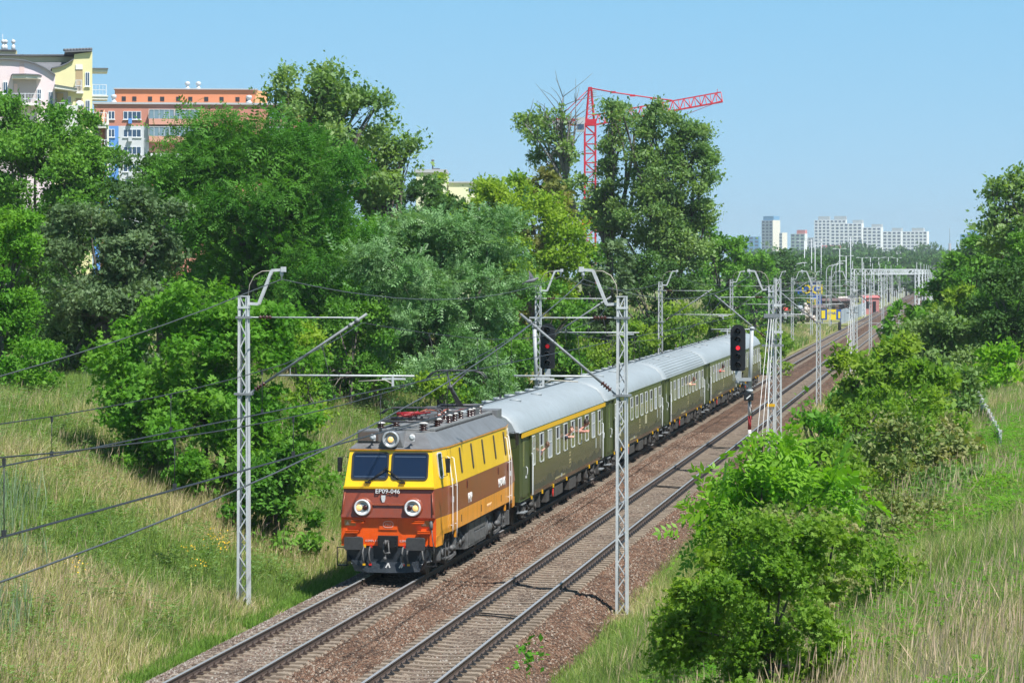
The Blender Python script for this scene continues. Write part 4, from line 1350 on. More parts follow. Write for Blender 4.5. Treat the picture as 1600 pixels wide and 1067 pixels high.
def person(y, z, look, skin, hair, shirt, label, arms=True, s=1.0, bare=False):
    """head and shoulders leaning out over the lowered window; look: +1 faces back along the train, -1 forward"""
    t = thing("person", label, "person", (XL + CW + .19, y, z - .34 * s))
    mb = MB()
    # torso and neck and head as one loft of rings (leaning outwards, +x)
    def ring(c, rx, ry, n=14):
        return [(c[0] + rx * cos(2 * pi * j / n), c[1] + ry * sin(2 * pi * j / n), c[2]) for j in range(n)]
    secs = [((-.42, 0, -.42), .11, .17), ((-.30, 0, -.12), .12, .20), ((-.22, 0, .02), .10, .19), ((-.14, 0, .10), .065, .09), ((-.06, look * .02, .17), .055, .058),
            ((.02, look * .05, .215), .07, .075), ((.04, look * .065, .255), .078, .098), ((.05, look * .055, .31), .082, .102), ((.05, look * .04, .37), .080, .10), ((.05, look * .035, .42), .06, .08), ((.05, look * .03, .445), .015, .02)]
    vs = []; n_ = 14
    for c, rx, ry in secs: vs += ring(c, rx, ry)
    fs = []
    for a in range(len(secs) - 1):
        for j in range(n_):
            fs.append((a * n_ + j, a * n_ + (j + 1) % n_, (a + 1) * n_ + (j + 1) % n_, (a + 1) * n_ + j))
    fs += [tuple(range(n_))[::-1], tuple((len(secs) - 1) * n_ + j for j in range(n_))]
    mb.add(vs, fs, 0, True)
    hx, hy, hz = .05, look * .055, .31
    # nose, ears, lips, chin
    mb.tube([(hx, hy + look * .09, hz + .02), (hx, hy + look * .125, hz - .02), (hx, hy + look * .095, hz - .035)], [.012, .02, .012], 7)
    for q in (-1, 1): mb.tube([(hx + q * .078, hy - look * .01, hz - .03), (hx + q * .092, hy - look * .02, hz + .0), (hx + q * .080, hy - look * .015, hz + .035)], [.012, .018, .012], 6)
    mb.tube([(hx, hy + look * .075, hz - .085), (hx, hy + look * .09, hz - .10)], [.03, .015], 8)
    if arms:
        for q, yy in ((1, .20), (-1, -.16)):
            sh = Vector((-.22, q * .18, .02)); el = Vector((.0, q * .21, .035)); wr = Vector((.085, q * .02, .05))
            mb.tube([sh, (sh + el) / 2 + Vector((.02, 0, .01)), el, (el + wr) / 2, wr], [.062, .056, .046, .042, .032], 9)
            mb.tube([wr, wr + Vector((.03, -q * .055, .0)), wr + Vector((.03, -q * .09, -.01))], [.030, .040, .034], 8)
            for f in range(4):
                b = wr + Vector((.045 - .018 * f, -q * .09, -.005 + .0 * f)); L_ = (.07, .08, .075, .06)[f]
                mb.tube([b, b + Vector((.008, -q * L_ * .5, -.004)), b + Vector((.006, -q * L_ * .85, -.03))], [.011, .010, .008], 6)
            b = wr + Vector((.035, -q * .03, .02))
            mb.tube([b, b + Vector((.02, -q * .03, .02)), b + Vector((.025, -q * .06, .018))], [.014, .012, .009], 6)
    bo = mb.build("body", skin, t)
    rm = bo.modifiers.new("skin_union", 'REMESH'); rm.mode = 'VOXEL'; rm.voxel_size = .009; rm.use_smooth_shade = True
    t.scale = (s, s, s)
    mb = MB()
    for q in (-1, 1):
        mb.lathe([(.013, 0), (.009, .007)], (hx + q * .032, hy + look * .092, hz + .018), (0, look, 0), 8)
    mb.build("eye", mat("eye_dark", (0.02, 0.015, 0.012), .2) if 'eye' not in M else M['eye'], bo)
    mb = MB()
    mb.tube([(hx - .025, hy + look * .098, hz - .055), (hx + .025, hy + look * .098, hz - .055)], .006, 5)
    mb.build("lips", M['skin_red'], bo)
    mb = MB()
    m_ = 14
    hs = [(.30, .082, .098, -.03), (.36, .088, .105, -.02), (.41, .078, .095, -.012), (.452, .045, .06, -.005), (.462, .01, .012, 0)]
    vs = []
    for zz, rx, ry, dy in hs: vs += [(hx + rx * cos(2 * pi * j / m_), look * .045 + look * dy + ry * sin(2 * pi * j / m_), zz) for j in range(m_)]
    fs = []
    for a in range(len(hs) - 1):
        for j in range(m_): fs.append((a * m_ + j, a * m_ + (j + 1) % m_, (a + 1) * m_ + (j + 1) % m_, (a + 1) * m_ + j))
    if bare:
        vs = [(hx + .025 * cos(2 * pi * j / m_) * (1 if k_ < 2 else .7), look * (-.06 + .045 * k_) + .03 * sin(2 * pi * j / m_), .40 + .03 * (k_ in (1, 2)) + .03 * sin(2 * pi * j / m_)) for k_ in range(4) for j in range(m_)]
        fs = []
        for a in range(3):
            for j in range(m_): fs.append((a * m_ + j, a * m_ + (j + 1) % m_, (a + 1) * m_ + (j + 1) % m_, (a + 1) * m_ + j))
    mb.add(vs, fs, 0, True)
    mb.build("hair", hair, t)
    if shirt is not None:
        mb = MB()
        ss = [((-.43, 0, -.44), .12, .18), ((-.31, 0, -.12), .13, .21), ((-.23, 0, .02), .108, .198), ((-.16, 0, .085), .078, .11)]
        vs = []
        for c, rx, ry in ss: vs += ring(c, rx, ry)
        fs = []
        for a in range(3):
            for j in range(n_): fs.append((a * n_ + j, a * n_ + (j + 1) % n_, (a + 1) * n_ + (j + 1) % n_, (a + 1) * n_ + j))
        mb.add(vs, fs, 0, True)
        if arms:
            for q in (1, -1):
                mb.tube([(-.22, q * .17, .02), (-.12, q * .195, .028), (-.06, q * .205, .033)], [.078, .070, .062], 10)
        mb.build("shirt", shirt, t)
    return t


y1 = YC
person(y1 + 11.5, 2.80, -1, M['skin'], M['hair_br'], M['shirt_d'], "young person with brown hair leaning out of the striped coach's window, head turned to camera", s=.95)
person(y1 + 15.7, 2.84, 1, M['skin_red'], M['hair_dk'], None, "bare shouldered man with cropped hair leaning out with folded arms, looking back along the train", s=1.15)
person(y1 + 5.2 - .25, 2.62, 1, M['skin'], M['hair_br'], M['shirt_d'], "person in the shade of the striped coach's window nearest the locomotive", s=.85, arms=False)
person(YC + 2 * 24.52 + 13.6, 2.80, 1, M['skin'], M['hair_br'], M['shirt_y'], "person in cream shirt leaning out of the rib roofed third coach")
person(YC + 3 * 24.52 + 9.4, 2.84, 1, M['skin_red'], M['hair_dk'], M['shirt_r'], "person in red leaning out of the fourth coach left of the tall signal")
# ------------------------------------------------------------------ lattice helper
def lattice(mb, z0, z1, w0, w1, t=.045, n=None, y0=0, x0=0, zig=.03, deep=None, front_only=False):
    """upright lattice column: two channel posts with zigzag lacing front and back"""
    d0, d1 = (deep or (w0 * .9)), (deep or (w1 * .9))
    for s in (-1, 1):
        a = Vector((x0 + s * (w0 / 2 - t / 2), y0, z0)); b = Vector((x0 + s * (w1 / 2 - t / 2), y0, z1))
        for q in (-1, 1):
            mb.bar(a + Vector((0, q * (d0 / 2 - .01), 0)), b + Vector((0, q * (d1 / 2 - .01), 0)), t * 1.9, .02, up=(0, 1, 0))
        mb.bar(a + Vector((s * t * .8, 0, 0)), b + Vector((s * t * .8, 0, 0)), .012, d0 * .95, up=(0, 1, 0))
    n = n or int((z1 - z0) / .34)
    for i in range(n):
        za, zb = z0 + (z1 - z0) * i / n, z0 + (z1 - z0) * (i + 1) / n
        sg = 1 if i % 2 else -1
        wa = w0 + (w1 - w0) * i / n - t * 2
        wb = w0 + (w1 - w0) * (i + 1) / n - t * 2
        for q in ((-1,) if front_only else (-1, 1)):
            yy = y0 + q * (d0 / 2 - .03)
            mb.bar((x0 + sg * q * -1 * wa / 2, yy, za), (x0 - sg * q * -1 * wb / 2, yy, zb), zig, .008, up=(0, 1, 0))


def ins_chain(mb, p0, p1, r=.07, n=4):
    p0, p1 = Vector(p0), Vector(p1)
    L_ = (p1 - p0).length
    pr = [(.025, 0)]
    for k in range(n):
        b = L_ * (k + .25) / n
        pr += [(.03, b), (r, b + .015), (r, b + .03), (.03, b + .055)]
    pr += [(.03, L_)]
    mb.lathe(pr, p0, p1 - p0, 10)


MH = 7.92                     # mast tops above rail


def make_mast(name, label, sgn, reach, zb):
    """sgn: side the bracket reaches to; z values are heights above the rail"""
    r1, rm, rr_, rc, r0 = reach
    t = thing(name, label, "catenary mast", (0, 0, 0))
    X = lambda o: sgn * o
    mb = MB(); lattice(mb, zb + .06, MH, .31, .235, t=.036)
    mb.box(-.14, .14, -.12, .12, MH, MH + .03)
    mb.box(-.15, .15, -.13, .13, MH - .32, MH - .26)
    mb.build("post", M['galv'], t)
    mb = MB(); mb.box(-.30, .30, -.28, .28, zb - .5, zb + .06)
    for s in (-1, 1): mb.lathe([(.03, 0), (.03, .12)], (s * .25, -.2, zb + .06), n=6)
    mb.build("foundation", M['concrete'], t)
    mb = MB()
    for q in (-.05, .05):
        pts = [(X(.06), q, 7.74), (X(.42), q, 7.72), (X(.79), q, 8.64), (X(1.12), q, 8.66)]
        for a, b in zip(pts[:-1], pts[1:]): mb.bar(a, b, .03, .075)
    mb.box(min(X(1.05), X(1.17)), max(X(1.05), X(1.17)), -.08, .08, 8.60, 8.74)
    mb.lathe([(.05, 0), (.05, .1), (.02, .12), (.02, .22)], (X(1.06), 0, 8.60), (0, 0, -1), 8)
    mb.build("bracket_arm", M['galv'], t)
    mb = MB()
    mb.tube([(X(.12), 0, MH), (X(.16), 0, 8.25), (X(.30), 0, 8.50), (X(.52), 0, 8.62), (X(.75), 0, 8.63)], .014, 6)
    mb.build("bond_rod", mat("bond_pale", (0.40, 0.36, 0.30), .6) if 'bond' not in M else M['bond'], t)
    # cantilever
    p0, p1 = Vector((X(.16), 0, 5.28)), Vector((X(r1), 0, 7.46))
    d = (p1 - p0).normalized()
    mb = MB(); mb.tube([p0 + d * .52, p1], .036, 8)
    mb.lathe([(.06, -.05), (.06, .05)], p0 + d * ((p1 - p0).length - .32), d, 8); mb.lathe([(.055, -.04), (.055, .04)], p1 - d * .55, d, 8)
    mb.bar(p0 - d * .05, p0 + d * .2, .05, .05)
    c = mb.build("cantilever_tube", M['galv_dark'], t)
    mb = MB(); ins_chain(mb, p0 + d * .18, p0 + d * .52, .075, 4); mb.build("insulator", M['insul'], c)
    zt = 7.36
    tie = Vector((X(r1 - .25), 0, zt + .0))
    mb = MB(); mb.tube([(X(.14), 0, zt), (X(.42), 0, zt)], .016, 5); mb.tube([(X(.78), 0, zt), tie], .018, 6)
    mb.bar(tie - Vector((X(.4), 0, 0)), tie, .03, .04)
    tr = mb.build("tie_rod", M['galv'], t)
    mb = MB(); ins_chain(mb, (X(.42), 0, zt), (X(.78), 0, zt), .065, 4); mb.build("insulator", M['insul'], tr)
    # registration tube
    zr = 5.78
    tpos = p0 + d * ((zr - p0.z) / d.z)
    mb = MB(); mb.tube([(tpos.x, 0, zr), (X(rr_), 0, zr)], .026, 8)
    mb.bar((X(r0 + .30), 0, zr), (X(r0 + .30), 0, p0.z + (r0 + .30 - .16) * d.z / abs(d.x)), .012, .012)
    mb.bar((X(rc), 0, zr), (X(rc), 0, 5.50), .03, .06)
    mb.bar((X(rc - .3), 0, 5.70), (X(rc + .35), 0, 5.70), .02, .05)
    mb.build("registration_tube", M['galv'], t)
    mb = MB(); mb.tube([(X(rc) - X(.0), 0, 5.56), (X(rc) - X(.22), 0, 5.67), (X(rc) - X(.95), 0, 5.63)], .016, 6)
    mb.build("steady_arm", mat("steady_pale", (0.45, 0.42, 0.36), .5) if 'steady' not in M else M['steady'], t)
    mb = MB(); mb.box(-.24, .24, -.16, .16, 5.24, 5.30); mb.box(-.20, .20, -.15, .15, zt - .03, zt + .03)
    mb.build("clamp", M['galv_dark'], t)
    return t


LEFT_X, RIGHT_X = -19.2, -8.85
LREACH = (3.43, 3.30, 4.74, 4.15, 1.0)
RREACH = (2.78, 2.45, 2.95, 2.15, .8)


def solve_y(px, x):
    lo, hi = 20.0, 2000.0
    for _ in range(60):
        md = (lo + hi) / 2
        p = 800 + FPX * (x * CT + md * ST) / (-x * ST + md * CT)
        if p < px: lo = md
        else: hi = md
    return lo


LY = [solve_y(p, LEFT_X) for p in (381, 841, 1032, 1143, 1211)] + [352, 400, 460]
RY = [solve_y(p, RIGHT_X) for p in (972, 1205, 1279, 1331, 1360)] + [372, 430, 488]
llab = ["front left catenary mast standing in the grass beside the locomotive", "left catenary mast directly behind the signal in front of the ash trees",
        "left catenary mast rising behind the roofs of the second and third coaches", "left catenary mast rising behind the roof of the last coach", "slim left catenary mast seen right beside the stayed double mast"]
rlab = ["front right catenary mast standing alone beside the empty track in front of the second coach", "double catenary mast with pale stay rods behind the tall red signal",
        "right catenary mast next after the double mast with stay rods", "wide double catenary mast just in front of the first portal's left leg", "right catenary mast whose foot is hidden by the bright bushes, beside the far empty track"]
GM = "catenary masts along the railway"
m0 = make_mast("catenary_mast", llab[0], 1, LREACH, -.62)
m0.location = (LEFT_X, LY[0], 0); m0["group"] = GM
for i, y in enumerate(LY[1:], 1):
    copy_tree(m0, (LEFT_X, y, 0), label=llab[i] if i < 5 else "small far catenary mast on the left of the track near the level crossing", group=GM)
m1 = make_mast("catenary_mast", rlab[0], -1, RREACH, -.68)
m1.location = (RIGHT_X, RY[0], 0); m1["group"] = GM
rm = [m1]
for i, y in enumerate(RY[1:], 1):
    rm.append(copy_tree(m1, (RIGHT_X, y, 0), label=rlab[i] if i < 5 else "small far catenary mast on the right of the track before the portals", group=GM))
# the anchor masts are doubled and stayed
for k in (1, 3):
    mb = MB(); lattice(mb, -.62, MH + .35, .31, .25, t=.036, x0=.32, y0=.5)
    mb.box(-.2, .5, .1, .3, 6.9, 7.0); mb.box(-.3, .55, .1, .3, 5.6, 5.7)
    mb.build("anchor_post", M['galv'], rm[k])
    mb = MB()
    for q in (-.10, .02, .12):
        mb.tube([(q, -.15, 6.4), (q * 2.2 - .12, -7.2, -.4)], .013, 6)
    mb.build("stay_rod", M['white'], rm[k])
    mb = MB()
    mb.box(-.34, .45, -.3, -.17, 6.35, 6.55); mb.box(-.45, .62, -.32, -.18, 4.95, 5.05)
    mb.tube([(.0, -.25, 5.05), (.0, -.25, 6.35)], .04, 6)
    mb.build("tension_gear", M['galv_dark'], rm[k])
mb = MB(); mb.box(-.2, .2, -.19, -.17, 2.0, 2.14); mb.build("mast_band", M['yellow_cap'], rm[1])

# ------------------------------------------------------------------ overhead wires
def sag_pts(y0, z0, y1, z1, sag, n=14):
    return [(y0 + (y1 - y0) * k / n, z0 + (z1 - z0) * k / n - 4 * sag * (k / n) * (1 - k / n)) for k in range(n + 1)]


def catenary(label, mx, reach, sgn, ys):
    r1, rmess, rr_, rc, r0 = reach
    t = thing("overhead_line", label, "overhead line", (0, 0, 0), group="overhead lines of the two tracks")
    ys = [max(12.0, ys[0] - 60.5)] + list(ys) + [ys[-1] + 60, ys[-1] + 125]
    xm, xc = mx + sgn * rmess, mx + sgn * rc
    mp = []; mid = []
    for a, b in zip(ys[:-1], ys[1:]):
        mid.append((a, b))
        mp += sag_pts(a, 7.22, b, 7.22, .0175 * (b - a))[(1 if mp else 0):]
    def mx_at(y):
        for a, b in mid:
            if a <= y <= b:
                u = (y - a) / (b - a)
                return xm + (xc - xm) * min(1, 6 * u * (1 - u))
        return xm
    mb = MB(); mb.tube([(mx_at(y), y, z) for y, z in mp], .0105, 5)
    mb.build("messenger_wire", M['wire'], t)
    for q in (-.022, .022):
        mb = MB()
        st = [(xc + q + .0, 10, 5.52)] + [(xc + q + (.12 if i % 2 else -.05), y, 5.50) for i, y in enumerate(ys)]
        mb.tube(st, .0095, 5); mb.build("contact_wire", M['wire'], t)
    nd = 0
    for a, b in mid:
        if a > 330: continue
        nn = 8
        for k in range(1, nn):
            y = a + (b - a) * k / nn
            z = 7.22 - 4 * .0175 * (b - a) * (k / nn) * (1 - k / nn)
            mb = MB(); mb.tube([(mx_at(y), y, z), (xc, y, 5.50)], .007, 4)
            mb.cbox((xc, y, 5.54), .05, .04, .08); mb.cbox((mx_at(y), y, z - .05), .035, .035, .08)
            mb.build("dropper", M['wire'], t); nd += 1
    return t


catenary("overhead line with doubled contact wire hanging above the train", LEFT_X, LREACH, 1, LY)
catenary("overhead line with doubled contact wire hanging above the empty track", RIGHT_X, RREACH, -1, RY)


def feeder(label, x, ys, k, zlo):
    mb = MB()
    y = 14; pts = []
    while y < ys[0] - 1:
        pts.append((x, y, zlo + k * (y - 25) ** 2)); y += 4
    pts.append((x, ys[0], 8.40))
    for a, b in zip(ys[:-1], ys[1:]):
        pts += [(x, yy, z) for yy, z in sag_pts(a, 8.40, b, 8.40, .8)[1:]]
    mb.tube(pts, .0135, 5)
    tag(mb.build("feeder_wire", M['wire_lt']), label, "wire", "feeder wires on the mast brackets")


feeder("thin feeder wire hanging from the bracket tips of the left masts", LEFT_X + 1.06, LY, .00095, 5.8)
feeder("thick feeder wire dropping from the front right mast's bracket towards the lower left", RIGHT_X - 1.06, RY, .00108, 5.32)
# bracing wires of the cantilevers running aft
mb = MB()
mb.tube([(LEFT_X + 3.2, LY[0], 7.1), (LEFT_X + 3.25, LY[0] + 20, 6.5), (LEFT_X + 3.3, LY[1], 7.22)], .008, 4)

# ------------------------------------------------------------------ colour light signals
M['sig_black'] = mat("signal_black", (0.010, 0.010, 0.012), .5)
M['sig_grey'] = mat("signal_grey", (0.38, 0.40, 0.41), .5, .1)
M['sig_red'] = mat("signal_pole_red", (0.33, 0.03, 0.03), .5)
M['sig_white'] = mat("signal_pole_white", (0.62, 0.58, 0.56), .5)
M['lens_off'] = mat("dark_lens", (0.012, 0.014, 0.016), .12)
M['lens_red'] = mat("lit_red_lens", (0.9, 0.02, 0.03), .2, emit=(1.0, 0.03, 0.05), estr=.8)


M['lens_red_dim'] = mat("faint_red_lens", (0.5, 0.015, 0.02), .2, emit=(1.0, 0.03, 0.05), estr=.22)


def signal(label, x, y, side, zb):
    t = thing("railway_signal", label, "railway signal", (x, y, 0), group="five lamp railway signals")
    hx = side * .50; zc = 5.31; w, h = .66, 2.02
    mb = MB()
    out = [(w / 2 * cos(radians(a)), h / 2 - w / 2 + w / 2 * sin(radians(a))) for a in range(0, 181, 15)] + rrect(w, h, .12)[10:20]
    mb.prism([(hx + u, 0, zc + v) for u, v in out], (0, .05, 0))
    mb.box(hx - .22, hx + .22, .05, .30, zc - .92, zc + .80)
    hd = mb.build("signal_head", M['sig_black'], t)
    for k in range(5):
        z = zc + .72 - k * .365
        mb = MB()
        n_ = 16; rr2 = .135
        ring0 = [(hx + rr2 * cos(2 * pi * j / n_), 0, z + rr2 * sin(2 * pi * j / n_)) for j in range(n_)]
        vs, fs = [], []
        for j in range(n_ + 1):
            a = radians(-40) + radians(260) * j / n_
            L_ = .30 * (0.55 + .45 * max(0, sin(a)))
            for r_, yy in ((rr2, 0), (rr2, -L_), (rr2 - .012, -L_), (rr2 - .012, 0)):
                vs.append((hx + r_ * cos(a), yy, z + r_ * sin(a)))
        for j in range(n_):
            for q in range(3): fs.append((j * 4 + q, j * 4 + q + 1, (j + 1) * 4 + q + 1, (j + 1) * 4 + q))
        mb.add(vs, fs, 0, True)
        hood = mb.build("lamp_hood", M['sig_black'], hd)
        mb = MB(); rl = .8 if k == 2 else 1.0
        mb.lathe([(.115 * rl, 0), (.10 * rl, .02), (.05 * rl, .035), (.001, .04)], (hx, -.005, z), (0, -1, 0), 18)
        ln = mb.build("lens", (M['lens_red'] if side < 0 else M['lens_red_dim']) if k == 2 else M['lens_off'], hd)
        if k == 2: ln["label"] = "lit red lens"
    mb = MB()
    mb.tube([(0, .1, 3.3), (.10 * side * -1, .1, 6.12)], .085, 12); mb.lathe([(.12, 0), (.12, .05), (.05, .10)], (.10 * -side, .1, 6.12), n=12)
    mb.lathe([(.15, 0), (.15, .12)], (0, .1, 3.38), n=12)
    mb.build("upper_pole", M['sig_grey'], t)
    mb = MB()
    mb.box(min(0, hx) - .05, max(0, hx) + .08, -.02, .16, 3.86, 4.0); mb.box(hx - .12, hx + .12, 0, .2, 4.0, 4.34); mb.bar((0, .1, 3.6), (hx, .1, 3.92), .06, .06)
    mb.lathe([(.1, 0), (.12, .1), (.06, .2)], (hx, .1, 3.74), n=10)
    mb.build("head_bracket", M['sig_grey'], t)
    mb = MB(); mb.box(-.24, .16, -.12, .3, 3.02, 3.34); mb.build("junction_box", M['sig_black'], t, bevel=.02)
    mb = MB(); mb.bar((-.12, -.125, 3.1), (.06, -.125, 3.26), .05, .006, up=(0, 1, 0)); mb.build("box_mark", M['white'], t)
    zz = [3.02, 2.35, 1.75, 1.1, .45, zb]
    for k in range(5):
        mb = MB(); mb.tube([(0, .1, zz[k + 1]), (0, .1, zz[k])], .075 if k < 4 else .085, 10, cap=True)
        mb.build("pole_band", M['sig_white'] if k % 2 == 0 else M['sig_red'], t)
    mb = MB(); mb.lathe([(.16, 0), (.16, .1), (.09, .14)], (0, .1, zb), n=10); mb.build("pole_foot", M['sig_red'], t)
    mb = MB(); mb.tube([(hx - .2 * side, .12, 4.25), (hx * .6, .12, 3.7), (.05 * side, -.02, 3.1)], .035, 6); mb.tube([(-.05, .0, 3.1), (.12, -.06, 2.5), (.10, 0, 2.2)], .02, 6)
    mb.build("cable", M['rubber'], t)
    return t


signal("tall five lamp signal showing red, on a red and white pole beside the empty track", *P(1171, 745, 126.5).xy, -1, -.55)
signal("five lamp signal showing red, left of the train in front of light ash trees", *P(838, 745, 129.5).xy, 1, -.55)

# ------------------------------------------------------------------ catenary portals of the station
M['galv_far'] = mat("bright_galvanised", (.66, .68, .70), .5, .15)
pt = None
for k in range(12):
    y = 535 + 66 * k
    lb = "nearest steel lattice portal across the tracks behind the level crossing" if k == 0 else "steel lattice portal in the receding row over the station tracks"
    if pt is None:
        pt = thing("catenary_portal", lb, "catenary portal", (0, y, 0), group="row of catenary portals")
        x0, x1 = -18.2, -6.6
        for x in (x0, x1):
            mb = MB()
            for s in (-1, 1):
                for q in (-1, 1): mb.bar((x + s * .35, q * .3, GZ), (x + s * .30, q * .25, 9.1), .14, .14)
            for j in range(12):
                z = GZ + j * .8; sg = 1 if j % 2 else -1
                for q in (-.3, .3): mb.bar((x - sg * .34, q, z), (x + sg * .34, q, z + .8), .08, .06, up=(0, 1, 0))
            mb.build("leg", M['galv_far'], pt)
        mb = MB()
        for z in (8.15, 9.1):
            for q in (-.25, .25): mb.bar((x0 - .3, q, z), (x1 + .3, q, z), .09, .09)
        nn = 12
        for j in range(nn):
            a, b = x0 + (x1 - x0) * j / nn, x0 + (x1 - x0) * (j + 1) / nn
            for q in (-.25, .25):
                mb.bar((a, q, 8.15), ((a + b) / 2, q, 9.1), .055, .04, up=(0, 1, 0)); mb.bar(((a + b) / 2, q, 9.1), (b, q, 8.15), .055, .04, up=(0, 1, 0))
        mb.build("beam", M['galv_far'], pt)
        mb = MB()
        for x in (-15.5, -11.4):
            mb.bar((x, 0, 8.15), (x, 0, 6.0), .10, .10); mb.bar((x - .9, 0, 6.0), (x + .9, 0, 6.0), .06, .06)
            mb.bar((x, 0, 7.2), (x - .9, 0, 6.0), .05, .05)
        mb.build("drop_arm", M['galv_dark'], pt)
        mb = MB(); mb.bar((x0, 0, 9.1), (x0, 0, 10.6), .1, .1); mb.bar((x1, 0, 9.1), (x1, 0, 10.4), .1, .1)
        mb.build("earth_spike", M['galv_far'], pt)
    else:
        copy_tree(pt, (0, y, 0), label=lb)
# ------------------------------------------------------------------ street lamps, market and level crossing
M['lamp_steel'] = mat("lamp_post_grey", (0.42, 0.44, 0.46), .5, .2)
M['lamp_head'] = mat("lamp_head_pale", (0.62, 0.64, 0.66), .4)


def street_lamp(label, px, Z, ztop, dirx, double=False):
    b = P(px, 500, Z)
    t = thing("street_lamp", label, "street lamp", (b.x, b.y, GZ), group="street lamps near the level crossing")
    h = ztop - GZ
    mb = MB()
    if double:
        mb.tube([(0, 0, 0), (0, 0, h)], [.16, .10], 8); mb.bar((-1.0, 0, h), (1.0, 0, h), .10, .08)
    else:
        mb.tube([(0, 0, 0), (0, 0, h - 1.4), (dirx * .15, 0, h - .7), (dirx * .6, 0, h - .2), (dirx * 1.6, 0, h)], [.14, .11, .10, .09, .07], 8)
    mb.build("post", M['lamp_steel'], t)
    for e in ((-1, 1) if double else (dirx,)):
        mb = MB(); mb.cbox((e * (1.2 if double else 1.9), 0, h + .02), .8, .36, .16)
        mb.build("lamp_head", M['lamp_head'], t, bevel=.04)


for i, (px, Z, zt, d, db) in enumerate(((1241, 545, 10.3, 1, 0), (1257, 640, 15.4, 1, 1), (1268, 700, 16.5, 1, 1), (1273.5, 700, 16.0, -1, 1), (1283, 700, 16.5, 1, 1), (1291, 590, 10.0, 1, 0),
                                         (1299, 560, 10.2, 1, 0), (1306, 640, 11.0, 1, 0), (1312, 680, 14.0, 1, 1), (1322, 620, 12.0, 1, 1), (1329, 640, 16.2, 1, 1), (1219, 700, 13.6, 1, 1), (1347, 800, 12.5, 1, 1), (1360, 900, 13.0, 1, 1),
                                         (1373, 900, 13.0, -1, 1), (1388, 1000, 13.6, 1, 1), (1402, 1050, 13.6, 1, 1))):
    street_lamp("curved arm street lamp left of the blue shop facade" if i == 0 else ("tall double headed lamp post among the station masts" if db else "curved arm street lamp among the masts behind the level crossing"), px, Z, zt, d, db)

M['shop_blue'] = mat("shop_blue", (0.012, 0.075, 0.34), .5)
M['shop_yel'] = mat("shop_yellow", (0.75, 0.56, 0.01), .5)


def camthing(name, label, cat, px, py, Z, group=None, turn=0.0, z=None):
    p = P(px, py, Z)
    return thing(name, label, cat, (p.x, p.y, GZ if z is None else z), TH + turn, group)


Mcam = Matrix(((1, 0, 0, 0), (0, 0, -1, 0), (0, 1, 0, 0), (0, 0, 0, 1)))
t = camthing("shop", "blue shop building with big yellow letters beyond the grassy bank", "shop", 1262, 500, 565)
mb = MB(); mb.box(-2.7, 2.7, 0, 8, 0, 7.4); mb.build("wall", M['shop_blue'], t)
mb = MB(); mb.box(-2.9, 2.9, -.3, 8.2, 7.4, 7.6); mb.build("roof", M['galv_dark'], t)
for tx, z, s in (("OGI", 5.9, 2.6), ("BIL", 3.3, 2.0)):
    text_ob(tx, s, M['shop_yel'], Matrix.Translation((.9, -.03, z)) @ Mcam, t, "sign_letters", .02, .9, .06)
mb = MB(); mb.box(-2.6, -.9, -.05, 0, .4, 2.4); mb.box(.4, 2.4, -.05, 0, .4, 2.6); mb.build("shop_window", M['glass_dark'], t)
t = camthing("hoarding", "small yellow and blue hoarding with blue letters beside the track", "hoarding", 1299, 500, 516)
mb = MB(); mb.box(-1.75, 1.75, 0, .12, .9, 2.65)
for x in (-1.6, 0, 1.6): mb.box(x - .06, x + .06, .13, .22, 0, 2.6)
mb.build("board", M['shop_blue'], t)
mb = MB(); mb.box(-.75, .85, -.03, 0, .85, 2.7); mb.box(-1.75, -1.1, -.03, 0, 1.1, 2.5); mb.box(1.2, 1.6, -.03, 0, 1.1, 2.3); mb.build("panel", M['shop_yel'], t)
text_ob("OPAR", .62, M['shop_blue'], Matrix.Translation((.05, -.05, 2.0)) @ Mcam, t, "sign_letters", .01, .9, .01)


def hut(label, px, Z, w, d, h, wallc, roofc, pitch=.5, turn=0.0, win=True):
    t = camthing("market_hut", label, "hut", px, 500, Z, "huts of the market", turn)
    mb = MB(); mb.box(-w / 2, w / 2, 0, d, 0, h); mb.build("wall", mat("hut_wall", wallc, .7, c2=tuple(c * .7 for c in wallc), scale=1.5), t)
    mb = MB(); mb.prism([(-w / 2 - .2, -.2, h), (w / 2 + .2, -.2, h), (w / 2 + .2, d / 2, h + pitch), (-w / 2 - .2, d / 2, h + pitch)], (0, 0, .1)); mb.prism([(-w / 2 - .2, d + .2, h), (w / 2 + .2, d + .2, h), (w / 2 + .2, d / 2, h + pitch), (-w / 2 - .2, d / 2, h + pitch)], (0, 0, .1))
    mb.build("roof", mat("hut_roof", roofc, .6), t)
    if win:
        mb = MB(); mb.box(-w * .3, -w * .05, -.03, 0, h * .35, h * .8); mb.box(w * .1, w * .3, -.03, 0, 0.05, h * .8); mb.build("opening", M['co_open'], t)


hut("white market cabin with red edges left of the blue shop", 1226, 545, 3.4, 3, 2.1, (.62, .62, .62), (.55, .06, .05))
hut("dark brown market shed right of the blue shop", 1307, 600, 5.6, 5, 3.3, (.10, .065, .05), (.16, .10, .09))
hut("market hut with salmon red roof beneath the portals", 1361, 640, 3.6, 3, 3.6, (.55, .22, .20), (.50, .16, .15))
hut("grey sheet metal cabin beside the blue shop", 1243, 550, 2.4, 2.5, 2.4, (.33, .36, .37), (.30, .33, .34))
hut("pale tan kiosk in front of the brown market shed", 1321, 610, 2.4, 2.5, 3.6, (.60, .48, .38), (.5, .45, .4))
hut("low grey market shed with brown roof behind the hoarding", 1276, 560, 3.2, 3, 2.4, (.40, .37, .36), (.14, .11, .11))
